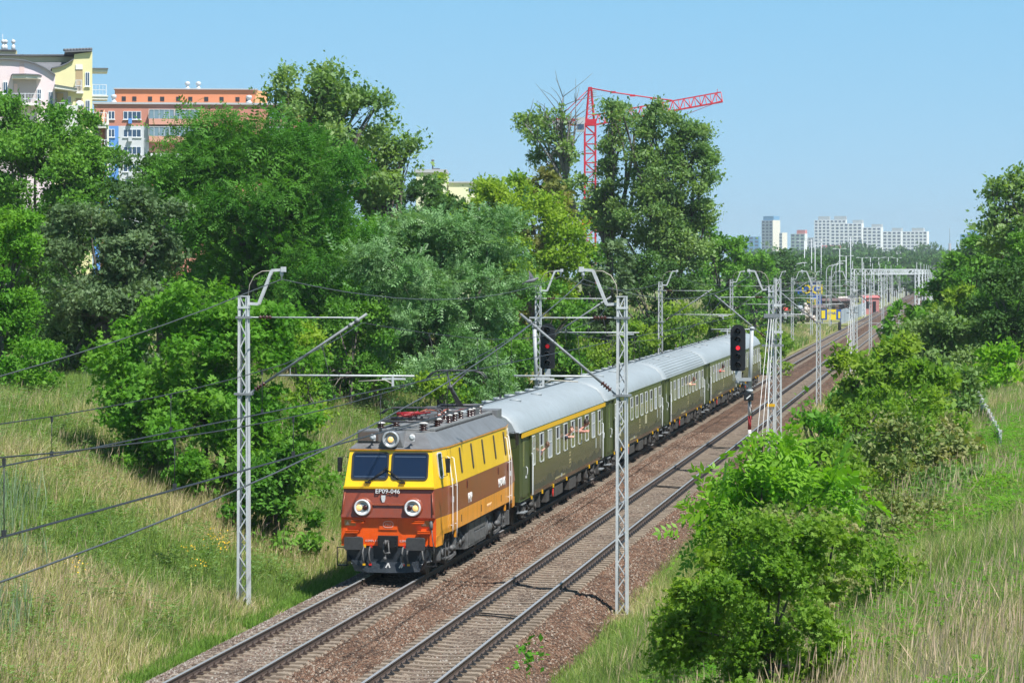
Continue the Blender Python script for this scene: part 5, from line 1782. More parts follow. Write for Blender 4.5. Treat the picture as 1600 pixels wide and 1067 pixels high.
# a heap of pale sacks
rs = random.Random(2)
t = camthing("rubble_heap", "pale heap of white and tan sacks in front of the blue shop", "rubble heap", 1259, 500, 548)
mb = MB()
for k in range(60):
    a = rs.uniform(0, 2 * pi); r = rs.uniform(0, 1.5) ** .9; z = max(.1, 3.4 * (1 - r / 1.6) * rs.uniform(.3, 1))
    mb.lathe([(.05, -.3), (.34, -.15), (.38, .1), (.05, .3)], (r * cos(a) * 1.3, r * sin(a), z), (rs.uniform(-1, 1), rs.uniform(-1, 1), rs.uniform(-.4, .4)), 7)
mb.build("sack", mat("sack_pale", (.58, .54, .48), .8, c2=(.35, .28, .24), scale=.8), t)
M['sheet'] = mat("sheet_fence_grey", (.36, .41, .44), .6, .1)
a, b = P(1314, 500, 520), P(1352, 480, 640)
t = thing("metal_fence", "grey sheet metal fence along the track behind the hoarding", "fence", (a.x, a.y, GZ))
mb = MB(); d = Vector((b.x - a.x, b.y - a.y, 0)); nn = 40
for k in range(nn):
    p, q = d * (k / nn), d * ((k + .94) / nn)
    mb.prism([p, q, q + Vector((0, 0, 2.6)), p + Vector((0, 0, 2.6))], (.06 if k % 2 else .12, 0, 0))
mb.build("panel", M['sheet'], t)
t = camthing("chimney_pipe", "short black standing pipe beside the left rail before the crossing", "pipe", 1312, 512, 440)
mb = MB(); mb.lathe([(.24, 0), (.24, 1.7), (.2, 1.8)], (0, 0, 0), n=10); mb.build("shaft", M['rubber'], t)
mb = MB(); mb.lathe([(.34, 0), (.34, .12)], (0, 0, 0), n=10); mb.build("base", M['concrete'], t)

# ------------------------------------------------------------------ distant tower blocks
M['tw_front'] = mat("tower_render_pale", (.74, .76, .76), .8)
M['tw_sunlit'] = mat("tower_render_sunlit", (.85, .85, .83), .8)  # right hand ends: sunlight put into a brighter wall colour
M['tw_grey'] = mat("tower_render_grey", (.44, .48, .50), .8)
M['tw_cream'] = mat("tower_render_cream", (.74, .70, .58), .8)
M['tw_green'] = mat("tower_render_green", (.42, .52, .46), .8)
M['tw_pink'] = mat("tower_pink", (.62, .24, .22), .8)
M['tw_blue'] = mat("tower_blue", (.16, .34, .52), .5)
M['tw_win'] = mat("tower_window", (.10, .13, .18), .15)


def tower(label, x0, x1, py_top, Z=2500, turn=22, fm='tw_front', sm='tw_sunlit', storey=2.8, boxes=(), nwin=None, side_w=None, cat="tower block", boxm='tw_grey', endpx=3.0):
    """x0..x1: photo pixels of the whole block; endpx: width of the bright right hand end"""
    sc = Z / FPX
    a = radians(turn)
    wl = (x1 - x0 - endpx) * sc / cos(a); dp = endpx * sc / sin(a)
    p = P(x0, 400, Z)
    t = thing("tower_block", label, cat, (p.x, p.y, GZ), TH, "tower blocks on the horizon")
    R_ = Matrix.Rotation(a, 4, 'Z')
    h = CAM_H - GZ + (HORIZ - py_top) * sc
    # local frame: x along the front (to the right and away), y backwards; front looks to the left of the camera
    def bld(mb, name, m):
        mb.xf(R_); return mb.build(name, m, t)
    # after rotating by +a about z, x runs right and away, so the right end faces the camera's right
    mb = MB(); mb.box(0, wl, 0, dp, 0, h)
    R_ = Matrix.Translation((0, 0, 0)) @ Matrix.Rotation(-a, 4, 'Z')
    # front normal (0,-1) turned clockwise looks left of the camera; right end looks right
    w_ = bld(mb, "wall", [M[fm]])
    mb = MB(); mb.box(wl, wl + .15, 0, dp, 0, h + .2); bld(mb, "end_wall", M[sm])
    nst = int(h / storey)
    nw = nwin or max(3, int(wl / 3.4))
    for k in range(max(1, nst - 9), nst):
        mb = MB()
        z = h - (nst - k) * storey + .5
        for j in range(nw):
            c = wl * (j + .5) / nw
            mb.box(c - wl / nw * .30, c + wl / nw * .30, -.12, .02, z + .35, z + 1.75)
        bld(mb, "window_row", M['tw_win'])
    for bx0, bx1, bpy in boxes:
        u0, u1 = (bx0 - x0) * sc / cos(a), (bx1 - x0) * sc / cos(a)
        hb = CAM_H - GZ + (HORIZ - bpy) * sc
        mb = MB(); mb.box(u0, max(u0 + 2, min(u1, wl + .1)), dp * .1, dp * .9, h, hb); bld(mb, "roof_house", M[boxm])
    return t


zx = lambda v: 1140 + v / 4.444
zy = lambda v: 320 + v / 4.444
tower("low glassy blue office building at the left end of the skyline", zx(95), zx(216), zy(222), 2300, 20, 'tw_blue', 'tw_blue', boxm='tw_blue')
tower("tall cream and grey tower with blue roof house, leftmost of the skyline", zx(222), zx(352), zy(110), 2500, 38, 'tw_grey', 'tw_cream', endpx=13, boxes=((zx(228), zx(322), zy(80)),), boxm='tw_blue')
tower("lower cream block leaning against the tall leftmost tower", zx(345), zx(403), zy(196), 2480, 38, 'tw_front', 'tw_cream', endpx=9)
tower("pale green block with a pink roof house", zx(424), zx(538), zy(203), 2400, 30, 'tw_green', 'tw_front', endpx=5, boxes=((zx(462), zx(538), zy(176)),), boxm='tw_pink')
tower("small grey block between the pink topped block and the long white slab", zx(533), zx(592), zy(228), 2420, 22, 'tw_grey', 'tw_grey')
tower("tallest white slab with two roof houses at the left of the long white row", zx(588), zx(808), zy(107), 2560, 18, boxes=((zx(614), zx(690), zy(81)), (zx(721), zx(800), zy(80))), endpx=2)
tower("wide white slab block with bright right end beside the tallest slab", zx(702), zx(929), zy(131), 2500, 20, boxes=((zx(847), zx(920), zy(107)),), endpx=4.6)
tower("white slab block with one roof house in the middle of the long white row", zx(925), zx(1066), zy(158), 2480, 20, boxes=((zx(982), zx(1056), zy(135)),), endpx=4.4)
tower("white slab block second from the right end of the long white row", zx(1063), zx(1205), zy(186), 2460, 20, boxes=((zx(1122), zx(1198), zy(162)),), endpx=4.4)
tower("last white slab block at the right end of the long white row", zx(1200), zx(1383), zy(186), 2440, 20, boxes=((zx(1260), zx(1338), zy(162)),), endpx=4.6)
tower("dark blue slab block behind the right hand trees", 1500, 1529, 366, 2100, 15, 'tw_blue', 'tw_blue', boxes=((1514, 1527, 360),), boxm='tw_blue', endpx=2)
tower("low brick red block in front of the white row", zx(640), zx(810), zy(282), 2200, 15, 'tw_pink', 'tw_pink', endpx=2)
# thin radio mast
p = P(1484, 405, 1500)
t = thing("radio_mast", "thin grey radio mast standing above the trees on the right", "radio mast", (p.x, p.y, GZ), TH)
mb = MB(); mb.tube([(0, 0, 0), (0, 0, 24)], .75, 6); mb.build("shaft", M['galv_dark'], t)
mb = MB(); mb.tube([(0, 0, 24), (0, 0, 32)], .12, 5); mb.build("antenna", M['galv_dark'], t)

# ------------------------------------------------------------------ orange panel block (left, behind the trees)
Z = 460.0; sc = Z / FPX
M['ob_salmon'] = mat("block_salmon", (.52, .22, .155), .85, c2=(.47, .19, .135), scale=.4)
M['ob_orange'] = mat("block_orange", (.66, .24, .11), .85, c2=(.60, .21, .10), scale=.4)
M['ob_sunlit'] = mat("block_orange_sunlit", (.80, .36, .16), .85)  # same orange wall, sunlight on its end put into a lighter colour
M['ob_balc'] = mat("balcony_salmon", (.62, .31, .23), .85)
M['ob_blue'] = mat("block_blue", (.10, .27, .62), .85)
M['ob_grey'] = mat("block_grey", (.56, .58, .60), .85, c2=(.50, .52, .54), scale=.4)
M['fr_white'] = mat("window_frame_white", (.75, .76, .77), .5)
M['pane'] = mat("flat_pane", (.03, .06, .11), .06, spec=.8)
M['pane_lt'] = mat("balcony_glazing", (.17, .25, .30), .10, spec=.8)
M['roof_tar'] = mat("roof_felt", (.10, .10, .11), .9, c2=(.15, .15, .15), scale=.8)
M['parapet'] = mat("roof_flashing", (.42, .43, .44), .6)
M['hole'] = mat("dark_recess", (.02, .02, .025), .8)
tb = camthing("panel_block", "long salmon, blue and grey panel block with an orange top storey behind the left trees", "apartment block", 150, 300, Z, turn=radians(5))
U = lambda px: (px - 150) * sc
Vz = lambda py: CAM_H - GZ + (HORIZ - py) * sc
mb = MB(); mb.box(U(147), U(525), 0, 12, 0, Vz(163)); mb.build("wall", M['ob_salmon'], tb)
mb = MB(); mb.box(U(147) - .2, U(525) + .2, -.35, 12.2, Vz(163), Vz(160)); mb.build("parapet", M['parapet'], tb)
for x0, x1, m_ in ((147, 185, 'ob_blue'), (185, 232, 'ob_grey')):
    mb = MB(); mb.box(U(x0), U(x1), -.06, 0, 0, Vz(197)); mb.build("facade_panel", M[m_], tb)
mb = MB(); mb.box(U(178), U(398), 2.5, 10, Vz(160), Vz(138)); ph = mb.build("top_storey", M['ob_orange'], tb)
mb = MB(); mb.prism([(U(398), 2.5, Vz(160)), (U(417), 8, Vz(160)), (U(417), 8, Vz(138)), (U(398), 2.5, Vz(138))], (-.4, .8, 0)); mb.build("end_wall", M['ob_sunlit'], ph)
mb = MB(); mb.box(U(176), U(402), 2.1, 10.3, Vz(138), Vz(136.3)); mb.build("roof", M['parapet'], ph)
for px in (192, 208.5, 233, 252, 277, 296, 321, 345, 370, 386.5):
    mb = MB(); mb.box(U(px - 3.2), U(px + 3.2), 2.44, 2.5, Vz(156.5), Vz(149.5)); w_ = mb.build("small_window", M['hole'], ph)
for px in (291, 308):
    mb = MB(); mb.lathe([(.5, 0), (.4, .25), (.25, .3), (.25, .7), (.42, .75), (.40, 1.15), (.1, 1.3)], (U(px), 5, Vz(136.3)), n=12); mb.build("roof_ventilator", M['silver'], ph)
for px in (177, 388):
    mb = MB(); mb.lathe([(.55, 0), (.42, .25), (.28, .3), (.28, .7), (.46, .75), (.44, 1.2), (.1, 1.3)], (U(px), 1.0, Vz(160)), n=12); mb.build("roof_ventilator", M['silver'], tb)
for row, py in enumerate((180, 208, 235, 262)):
    for x0, x1, kind in ((169, 179, 's'), (192.5, 220, 'w')):
        if row == 3 and kind == 's': x0, x1 = 169, 178
        mb = MB(); mb.box(U(x0), U(x1), -.12, -.02, Vz(py + 6.5), Vz(py - 6)); mb.box(U(x0) - .1, U(x1) + .1, -.25, -.12, Vz(py + 7.6), Vz(py + 6.5))
        w_ = mb.build("window", M['fr_white'], tb)
        n_ = 4 if kind == 'w' else 2
        for j in range(n_):
            a, b = U(x0) + .08 + (U(x1) - U(x0) - .08) * j / n_, U(x0) + (U(x1) - U(x0)) * (j + 1) / n_ - .06
            mb = MB(); mb.box(a, b, -.135, -.12, Vz(py + 5.8), Vz(py - 5.3)); mb.build("pane", M['pane'], w_)
        if kind == 'w':
            mb = MB(); mb.box(U(200.5), U(206), -.8, -.13, Vz(py + 13.5), Vz(py + 5.5)); mb.build("french_balcony", M['ob_blue'] if row == 0 else M['silver'], tb)
for row, py in enumerate((179, 206, 233)):
    for x0, x1 in ((232.5, 272), (272.5, 311.5), (420, 458)):
        mb = MB(); mb.box(U(x0), U(x1), -1.2, -.02, Vz(py + 9), Vz(py + 7)); mb.box(U(x0), U(x1), -1.2, -1.1, Vz(py + 15.5), Vz(py + 9)); mb.box(U(x0), U(x1), -1.2, -.02, Vz(py + 16), Vz(py + 15.5))
        bal = mb.build("balcony", [M['ob_balc'] if row < 2 else M['fr_white']], tb)
        if row < 2:
            mb = MB(); mb.box(U(x0) + .1, U(x1) - .1, -1.1, -.1, Vz(py + 7), Vz(py - 7)); mb.build("glazing", M['pane_lt'], bal)
            mb = MB()
            for j in range(6): mb.box(U(x0 + (x1 - x0) * j / 5) - .04, U(x0 + (x1 - x0) * j / 5) + .04, -1.16, -1.1, Vz(py + 7), Vz(py - 7))
            mb.box(U(x0), U(x1), -1.17, -1.1, Vz(py - 7), Vz(py - 8)); mb.build("glazing_bar", M['galv'], bal)
# small pale yellow block seen between the trees
tb = camthing("apartment_block", "pale yellow flat block with grey roof peeping out above the middle trees", "apartment block", 650, 300, 420)
sc2 = 420 / FPX
V2 = lambda py: CAM_H - GZ + (HORIZ - py) * sc2
mb = MB(); mb.box(0, 48 * sc2, 0, 12, 0, V2(270)); mb.box(50 * sc2, 97 * sc2, 3, 14, 0, V2(285)); mb.build("wall", mat("pale_yellow", (.70, .69, .46), .8), tb)
mb = MB(); mb.box(-.3, 48.5 * sc2, -.3, 12, V2(270), V2(265)); mb.box(49.5 * sc2, 98 * sc2, 2.7, 14, V2(285), V2(283)); mb.build("roof", M['parapet'], tb)
mb = MB(); mb.box(24 * sc2, 36 * sc2, 3, 6, V2(265), V2(262)); mb.lathe([(.1, 0), (.1, 1.0), (.2, 1.05), (.2, 1.3)], (25 * sc2, 4, V2(262)), n=8); mb.build("chimney", M['roof_tar'], tb)
mb = MB()
for k in range(3): mb.box((82 + k * 3.4) * sc2, (84.6 + k * 3.4) * sc2, 2.95, 3.0, V2(300), V2(292))
mb.build("window", M['pane'], tb)

# ------------------------------------------------------------------ pink and yellow apartment house
Z = 290.0; s3 = Z / FPX
M['pk'] = mat("house_pink", (.72, .61, .62), .85, c2=(.68, .56, .57), scale=.3)
M['pk_dk'] = mat("house_rose", (.68, .50, .46), .85)
M['yl'] = mat("house_yellow", (.72, .66, .36), .85, c2=(.68, .62, .33), scale=.3)
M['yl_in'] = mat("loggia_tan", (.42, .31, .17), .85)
M['roof_gr'] = mat("roof_slate", (.115, .12, .13), .8, c2=(.16, .165, .18), scale=1.2)
M['beige'] = mat("house_beige", (.50, .45, .28), .85)
M['orange_col'] = mat("column_orange", (.70, .33, .20), .8)
M['off_white'] = mat("slab_white", (.70, .68, .62), .8)
th = camthing("apartment_house", "pink and yellow apartment house with curved roofs and balconies at the left edge", "apartment house", 0, 300, Z, turn=radians(9.4))
U = lambda px: px * s3
Vz = lambda py: CAM_H - GZ + (HORIZ - py) * s3
mb = MB(); mb.prism([(U(-60), 0, 0), (U(85), 0, 0), (U(85), 0, Vz(117)), (U(70), 0, Vz(107)), (U(55), 0, Vz(100)), (U(40), 0, Vz(95.5)), (U(20), 0, Vz(93.5)), (U(-60), 0, Vz(93))], (0, 9, 0))
pk = mb.build("pink_wall", M['pk'], th)
mb = MB(); mb.box(U(30), U(37.5), -.03, 0, Vz(118), Vz(97.5)); mb.build("rose_panel", M['pk_dk'], pk)
mb = MB()
pts = [(-60, 91.3), (20, 91.8), (40, 93.8), (55, 98.3), (70, 105.3), (85.5, 115.5)]
for a, b in zip(pts[:-1], pts[1:]):
    mb.prism([(U(a[0]), -.35, Vz(a[1])), (U(b[0]), -.35, Vz(b[1])), (U(b[0]), -.35, Vz(b[1] + 1.9)), (U(a[0]), -.35, Vz(a[1] + 1.9))], (0, 9.5, 0))
mb.build("pink_roof", M['roof_gr'], th)
mb = MB(); mb.prism([(U(80), .6, 0), (U(143), .6, 0), (U(143), .6, Vz(79)), (U(115), .6, Vz(83)), (U(114), .6, Vz(91.5)), (U(104), .6, Vz(98)), (U(94), .6, Vz(102.5)), (U(80), .6, Vz(106))], (0, 11, 0))
yw = mb.build("yellow_wall", M['yl'], th)
mb = MB(); mb.box(U(-60), U(114), 5, 11, Vz(110), Vz(82)); mb.build("upper_band", M['beige'], th)
mb = MB()
for a, b in (((-60, 78.6), (40, 79.6)), ((40, 79.6), (100, 78.6)), ((100, 78.6), (142.5, 76.2))):
    mb.prism([(U(a[0]), .2 if a[0] >= 100 else 4.6, Vz(a[1])), (U(b[0]), .2 if a[0] >= 100 else 4.6, Vz(b[1])), (U(b[0]), .2 if a[0] >= 100 else 4.6, Vz(b[1] + 2.2)), (U(a[0]), .2 if a[0] >= 100 else 4.6, Vz(a[1] + 2.2))], (0, 12, 0))
mb.prism([(U(79), .3, Vz(104.5)), (U(94), .3, Vz(101)), (U(104), .3, Vz(96.5)), (U(114), .3, Vz(90)), (U(114), .3, Vz(92)), (U(104), .3, Vz(98.3)), (U(94), .3, Vz(103)), (U(79), .3, Vz(106.3))], (0, 6, 0))
for k in range(9): mb.lathe([(.2, 0), (.2, .25)], (U(101 + k * 4.9), 1.2, Vz(78.0 - k * .26)), n=6)
mb.build("yellow_roof", M['roof_gr'], th)
mb = MB(); mb.prism([(U(15), 9.2 - 4.3, Vz(92)), (U(113), 4.9, Vz(91)), (U(84), .9, Vz(117)), (U(40), .9, Vz(95))], (0, 0, -.2)); mb.build("inner_roof", M['roof_gr'], th)
mb = MB(); mb.box(U(-8), U(26), 6, 8, Vz(79), Vz(72.5)); ch = mb.build("chimney", M['beige'], th)
mb = MB(); mb.box(U(-9), U(25), 5.7, 8.3, Vz(72.5), Vz(71)); mb.box(U(1), U(22), 5.9, 8.1, Vz(73.6), Vz(72.5)); mb.build("chimney_cap", M['roof_tar'], ch)
for px in (4, 8, 20):
    mb = MB(); mb.lathe([(.2, 0), (.2, .45), (.12, .5), (.12, .7), (.2, .74), (.22, .95), (.08, 1.08)], (U(px), 6.5, Vz(71)), n=10); mb.build("chimney_cowl", M['silver'], ch)
mb = MB(); mb.tube([(U(3), 6.8, Vz(71)), (U(3), 6.8, Vz(45))], .03, 4); mb.tube([(U(19), 6.8, Vz(71)), (U(19), 6.8, Vz(52))], .03, 4); mb.build("aerial", M['galv'], ch)


def win(par, x0, x1, y0, y1, yy, name="window"):
    mb = MB(); mb.box(U(x0), U(x1), yy - .10, yy + .02, Vz(y1), Vz(y0)); mb.box(U(x0) - .08, U(x1) + .08, yy - .2, yy - .10, Vz(y1) - .1, Vz(y1)); w_ = mb.build(name, M['fr_white'], par)
    m_ = (x0 + x1) / 2
    for a, b in ((x0 + 1, m_ - .4), (m_ + .4, x1 - .9)):
        mb = MB(); mb.box(U(a), U(b), yy - .115, yy - .10, Vz(y1 - 1), Vz(y0 + 1)); mb.build("pane", M['pane'], w_)


for x0, x1, y0, y1 in ((4.5, 12, 128, 147), (75, 82, 142.5, 164), (57, 64, 139, 155)):
    win(pk, x0, x1, y0, y1, 0)
for x0, x1, y0, y1 in ((132, 139, 111, 133), (132.5, 139.5, 155, 177), (133, 140, 199, 220), (105, 110, 149, 160)):
    win(yw, x0, x1, y0, y1, .6)


def railing(par, x0, x1, y0, y1, yy, depth, name="railing"):
    mb = MB(); h0, h1 = Vz(y1), Vz(y0)
    a, b = U(x0), U(x1)
    for z in (h0 + .05, (h0 + h1) / 2, h1): mb.bar((a, yy - depth, z), (b, yy - depth, z), .05, .05); mb.bar((b, yy - depth, z), (b, yy, z), .05, .05); mb.bar((a, yy - depth, z), (a, yy, z), .05, .05)
    n_ = max(4, int((b - a) / .28))
    for k in range(n_ + 1):
        x = a + (b - a) * k / n_; th_ = .07 if k % 4 == 0 else .03
        mb.bar((x, yy - depth, h0), (x, yy - depth, h1), th_, th_)
    return mb.build(name, M['lamp_head'], par)


# recessed loggia of the pink house with its rounded canopy
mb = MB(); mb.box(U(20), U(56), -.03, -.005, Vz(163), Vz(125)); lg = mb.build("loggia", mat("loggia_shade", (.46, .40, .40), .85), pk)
mb = MB(); mb.box(U(21), U(27), -.06, -.03, Vz(147), Vz(131)); mb.box(U(21.6), U(26.4), -.08, -.06, Vz(147), Vz(132)); mb.build("door", M['pk_dk'], lg)
mb = MB(); mb.prism([(U(18), -.0, Vz(124)), (U(20), -1.6, Vz(124)), (U(40), -2.1, Vz(124)), (U(58), -1.5, Vz(124)), (U(63.5), 0, Vz(124))], (0, 0, .35)); mb.build("canopy", M['off_white'], pk)
mb = MB(); mb.prism([(U(17), -.0, Vz(119.2)), (U(19), -1.8, Vz(119.2)), (U(40), -2.3, Vz(119.2)), (U(59), -1.7, Vz(119.2)), (U(64.5), 0, Vz(119.2))], (0, 0, .12)); mb.build("canopy_roof", M['roof_gr'], pk)
mb = MB(); mb.prism([(U(18), 0, Vz(166)), (U(20), -1.5, Vz(166)), (U(40), -2.0, Vz(166)), (U(58), -1.4, Vz(166)), (U(63), 0, Vz(166))], (0, 0, .25)); mb.build("balcony_floor", M['off_white'], pk)
railing(pk, 20, 62, 147.5, 164, 0, 1.5)
# yellow house: loggia column, canopy, lower balconies
for y0, y1, r0 in ((107, 141, 124), (152, 187, 171), (196, 230, 216)):
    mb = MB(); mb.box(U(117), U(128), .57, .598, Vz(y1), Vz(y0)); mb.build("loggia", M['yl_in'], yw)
    railing(yw, 117.5, 126.5, r0, y1 + 1, .6, .35)
    mb = MB(); mb.box(U(117), U(129), .15, .6, Vz(y1 + 4), Vz(y1)); mb.build("balcony_floor", M['off_white'], yw)
mb = MB(); mb.box(U(117), U(128), .50, .60, Vz(107), Vz(99)); mb.build("lintel", M['off_white'], yw)
mb = MB(); mb.prism([(U(84), -1.6, Vz(139)), (U(118.5), -1.6, Vz(143)), (U(118.5), -1.6, Vz(139.5)), (U(84), -1.6, Vz(134))], (0, 2.2, 0)); cn = mb.build("canopy", M['off_white'], yw)
mb = MB(); mb.prism([(U(84), -1.7, Vz(134)), (U(119), -1.7, Vz(139.5)), (U(119), -1.7, Vz(138.6)), (U(84), -1.7, Vz(132.8))], (0, 2.3, 0)); mb.build("canopy_roof", M['roof_gr'], yw)
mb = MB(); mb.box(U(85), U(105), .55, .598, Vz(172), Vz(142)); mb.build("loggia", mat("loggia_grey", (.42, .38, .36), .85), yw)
mb = MB(); mb.box(U(88), U(98), .50, .55, Vz(160), Vz(145)); mb.build("door", M['yl_in'], yw)
railing(yw, 86, 100, 161, 175, .6, 1.6)
mb = MB(); mb.box(U(98), U(120), -.9, .56, Vz(215), Vz(164.5)); mb.build("stair_wall", mat("wall_offwhite", (.66, .67, .62), .85, c2=(.55, .56, .52), scale=.6), yw)
mb = MB(); mb.lathe([(.02, 0), (.30, .06), (.44, .14), (.46, .16)], (U(122.5), -.5, Vz(164)), (.35, -.9, .1), 18); mb.build("satellite_dish", M['lamp_head'], yw)
# side balconies to the right of the yellow wall
mb = MB(); mb.box(U(143), U(167), .9, 4, Vz(110), Vz(105.5)); mb.build("balcony_roof", M['off_white'], th)
mb = MB(); mb.box(U(143), U(168), .7, 4.1, Vz(105.4), Vz(104)); mb.build("balcony_cover", M['roof_gr'], th)
for k, (yt, yb) in enumerate(((130, 146.5), (174, 191), (217, 236))):
    railing(th, 143.5, 165 + k, yt, yb, 3.2, 2.2)
    mb = MB(); mb.box(U(143), U(167 + k), .9, 4, Vz(yb + 7), Vz(yb + 2.5)); mb.box(U(143), U(168 + k), .8, 4.1, Vz(yb + 2.5), Vz(yb + .5)); mb.build("balcony_floor", M['off_white'], th)
mb = MB(); mb.box(U(166), U(169), 1.0, 3.6, 0, Vz(176)); mb.build("balcony_wall", M['off_white'], th)
mb = MB(); mb.tube([(U(160), 3.4, 0), (U(160), 3.4, Vz(168))], .24, 10); mb.build("column", M['orange_col'], th)
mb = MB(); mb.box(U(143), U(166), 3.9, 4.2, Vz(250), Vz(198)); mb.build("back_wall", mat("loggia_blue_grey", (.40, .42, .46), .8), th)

# ------------------------------------------------------------------ tower crane
Z = 450.0; sc = Z / FPX
M['crane'] = mat("crane_red", (.56, .008, .022), .5, c2=(.44, .012, .03), scale=.5)
M['crane_cab'] = mat("crane_cab_grey", (.40, .42, .43), .5)
tc_ = camthing("tower_crane", "red tower crane with raised lattice jib rising behind the poplars", "tower crane", 922, 400, Z)
U = lambda px: (px - 922) * sc
Vz = lambda py: CAM_H - GZ + (HORIZ - py) * sc


def truss(mb, p0, p1, w, h, n, r=.10, tri=False):
    p0, p1 = Vector(p0), Vector(p1)
    d = (p1 - p0); L_ = d.length; d.normalize()
    up = Vector((0, 0, 1)) if abs(d.z) < .8 else Vector((1, 0, 0))
    sd = d.cross(up).normalized(); up = sd.cross(d).normalized()
    cs = [sd * w / 2 - up * h / 2, -sd * w / 2 - up * h / 2] + ([up * h / 2] if tri else [sd * w / 2 + up * h / 2, -sd * w / 2 + up * h / 2])
    for c in cs: mb.bar(p0 + c, p1 + c, r * 1.5, r * 1.5)
    pairs = ((0, 1), (0, 2), (1, 2)) if tri else ((0, 1), (2, 3), (0, 2), (1, 3))
    for k in range(n):
        a, b = p0 + d * (L_ * k / n), p0 + d * (L_ * (k + 1) / n)
        for i, j in pairs:
            if k % 2: i, j = j, i
            mb.bar(a + cs[i], b + cs[j], r * .8, r * .8); mb.bar(b + cs[i], b + cs[j], r * .7, r * .7)


mb = MB(); truss(mb, (0, 0, 0), (0, 0, Vz(196)), 1.65, 1.65, 22, .17); mb.build("mast", M['crane'], tc_)
mb = MB(); mb.box(-.95, .95, -.95, .95, Vz(197), Vz(187))
for sx in (-.6, .6):
    for sy in (-.6, .6): mb.bar((sx, sy, Vz(188)), (sx * .3, sy * .3, Vz(138)), .22, .22)
for k in range(6):
    z = Vz(188) + (Vz(138) - Vz(188)) * k / 6; w_ = .6 - .42 * k / 6
    mb.bar((-w_, -w_, z), (w_, -w_, z), .12, .12); mb.bar((-w_, -w_, z), (w_ * .9, -w_, z + .8), .09, .09)
mb.box(-.3, .3, -.3, .3, Vz(139), Vz(136.5)); mb.build("tower_head", M['crane'], tc_)
mb = MB(); truss(mb, (U(928), 0, Vz(188)), (U(1127), -1, Vz(152.5)), 1.3, 1.5, 24, .125, tri=True); mb.box(U(1122), U(1128), -1.6, -.2, Vz(160.5), Vz(159)); mb.bar((U(1120), -1, Vz(150)), (U(1120), -1, Vz(140)), .08, .08); mb.build("jib", M['crane'], tc_)
mb = MB(); truss(mb, (U(916), 0, Vz(192)), (U(866), 1, Vz(190)), 1.4, .9, 8, .10); cj = mb.build("counter_jib", M['crane'], tc_)
mb = MB(); mb.box(U(866), U(876), -.6, .9, Vz(205), Vz(188)); mb.build("counterweight", M['crane_cab'], cj)
mb = MB(); mb.box(U(902), U(914), -1, 1, Vz(193), Vz(184)); mb.build("winch_housing", M['crane_cab'], cj)
mb = MB(); mb.box(U(901), U(913), -1.3, -.1, Vz(206.5), Vz(193)); cb = mb.build("cab", M['crane_cab'], tc_)
mb = MB(); mb.box(U(902), U(912), -1.36, -1.3, Vz(203), Vz(195)); mb.build("cab_window", M['pane'], cb)
mb = MB(); mb.tube([(0, 0, Vz(138)), (U(962), -.3, Vz(145.5)), (U(1020), -.5, Vz(154)), (U(1050), -.6, Vz(157.5))], .10, 5)
for px, py in ((958, 144.8), (988, 150), (1020, 154.3)): mb.cbox((U(px), -.4, Vz(py)), .8, .25, .3)
mb.tube([(0, 0, Vz(138)), (U(868), .8, Vz(189))], .07, 5); mb.tube([(.2, .3, Vz(139)), (U(880), .8, Vz(189))], .07, 5)
mb.tube([(U(1120), -1, Vz(161)), (U(1060), -.5, Vz(184))], .04, 4)
mb.build("pendant_line", M['crane'], tc_)
mb = MB()
for k in range(5): mb.bar((U(927), -.4 + .2 * k, Vz(152)), (U(927), -.4 + .2 * k, Vz(140)), .05, .05)
for k in range(4): mb.box(U(926), U(932), -.5, .5, Vz(142 + k * 3), Vz(142 + k * 3) + .05)
mb.build("ladder_cage", M['galv'], tc_)
mb = MB(); mb.box(-1.3, -.9, -1.2, 1.2, Vz(366), Vz(330)); mb.box(.9, 1.9, -1.2, 1.2, Vz(345), Vz(318)); mb.box(-1.3, 1.3, -1.25, -.95, Vz(352), Vz(340))
mb.build("climbing_frame", mat("crane_orange", (.75, .24, .02), .5), tc_)

# ------------------------------------------------------------------ pigeon in flight
p = P(831, 438, 83)
t = thing("pigeon", "grey pigeon in flight with one wing raised in front of the ash trees", "bird", p, TH)
M['pg'] = mat("pigeon_grey", (.17, .17, .19), .7)
M['pg_d'] = mat("pigeon_dark", (.04, .04, .05), .7)
mb = MB()
mb.tube([(-.20, 0, -.055), (-.15, 0, -.045), (-.06, 0, -.02), (.03, 0, 0), (.09, 0, .02), (.13, 0, .045), (.165, 0, .055), (.185, 0, .05), (.205, 0, .045)], [.012, .03, .055, .062, .045, .028, .030, .02, .005], 10)
bd = mb.build("body", M['pg'], t)
for s, pts in ((-1, [(.06, -.03, .02), (.02, -.05, .13), (-.07, -.07, .25), (-.10, -.08, .27), (-.07, -.06, .12), (-.06, -.03, .01)]), (1, [(.06, .03, .0), (.03, .14, .05), (-.05, .26, .10), (-.09, .28, .10), (-.07, .14, .03), (-.06, .03, -.02)])):
    mb = MB(); mb.prism(pts, (.012, 0, .004)); mb.build("wing", M['pg'], t)
mb = MB(); mb.prism([(-.14, -.02, -.04), (-.26, -.07, -.12), (-.28, 0, -.10), (-.26, .07, -.09), (-.14, .02, -.04)], (0, 0, .012)); mb.build("tail", M['pg_d'], t)

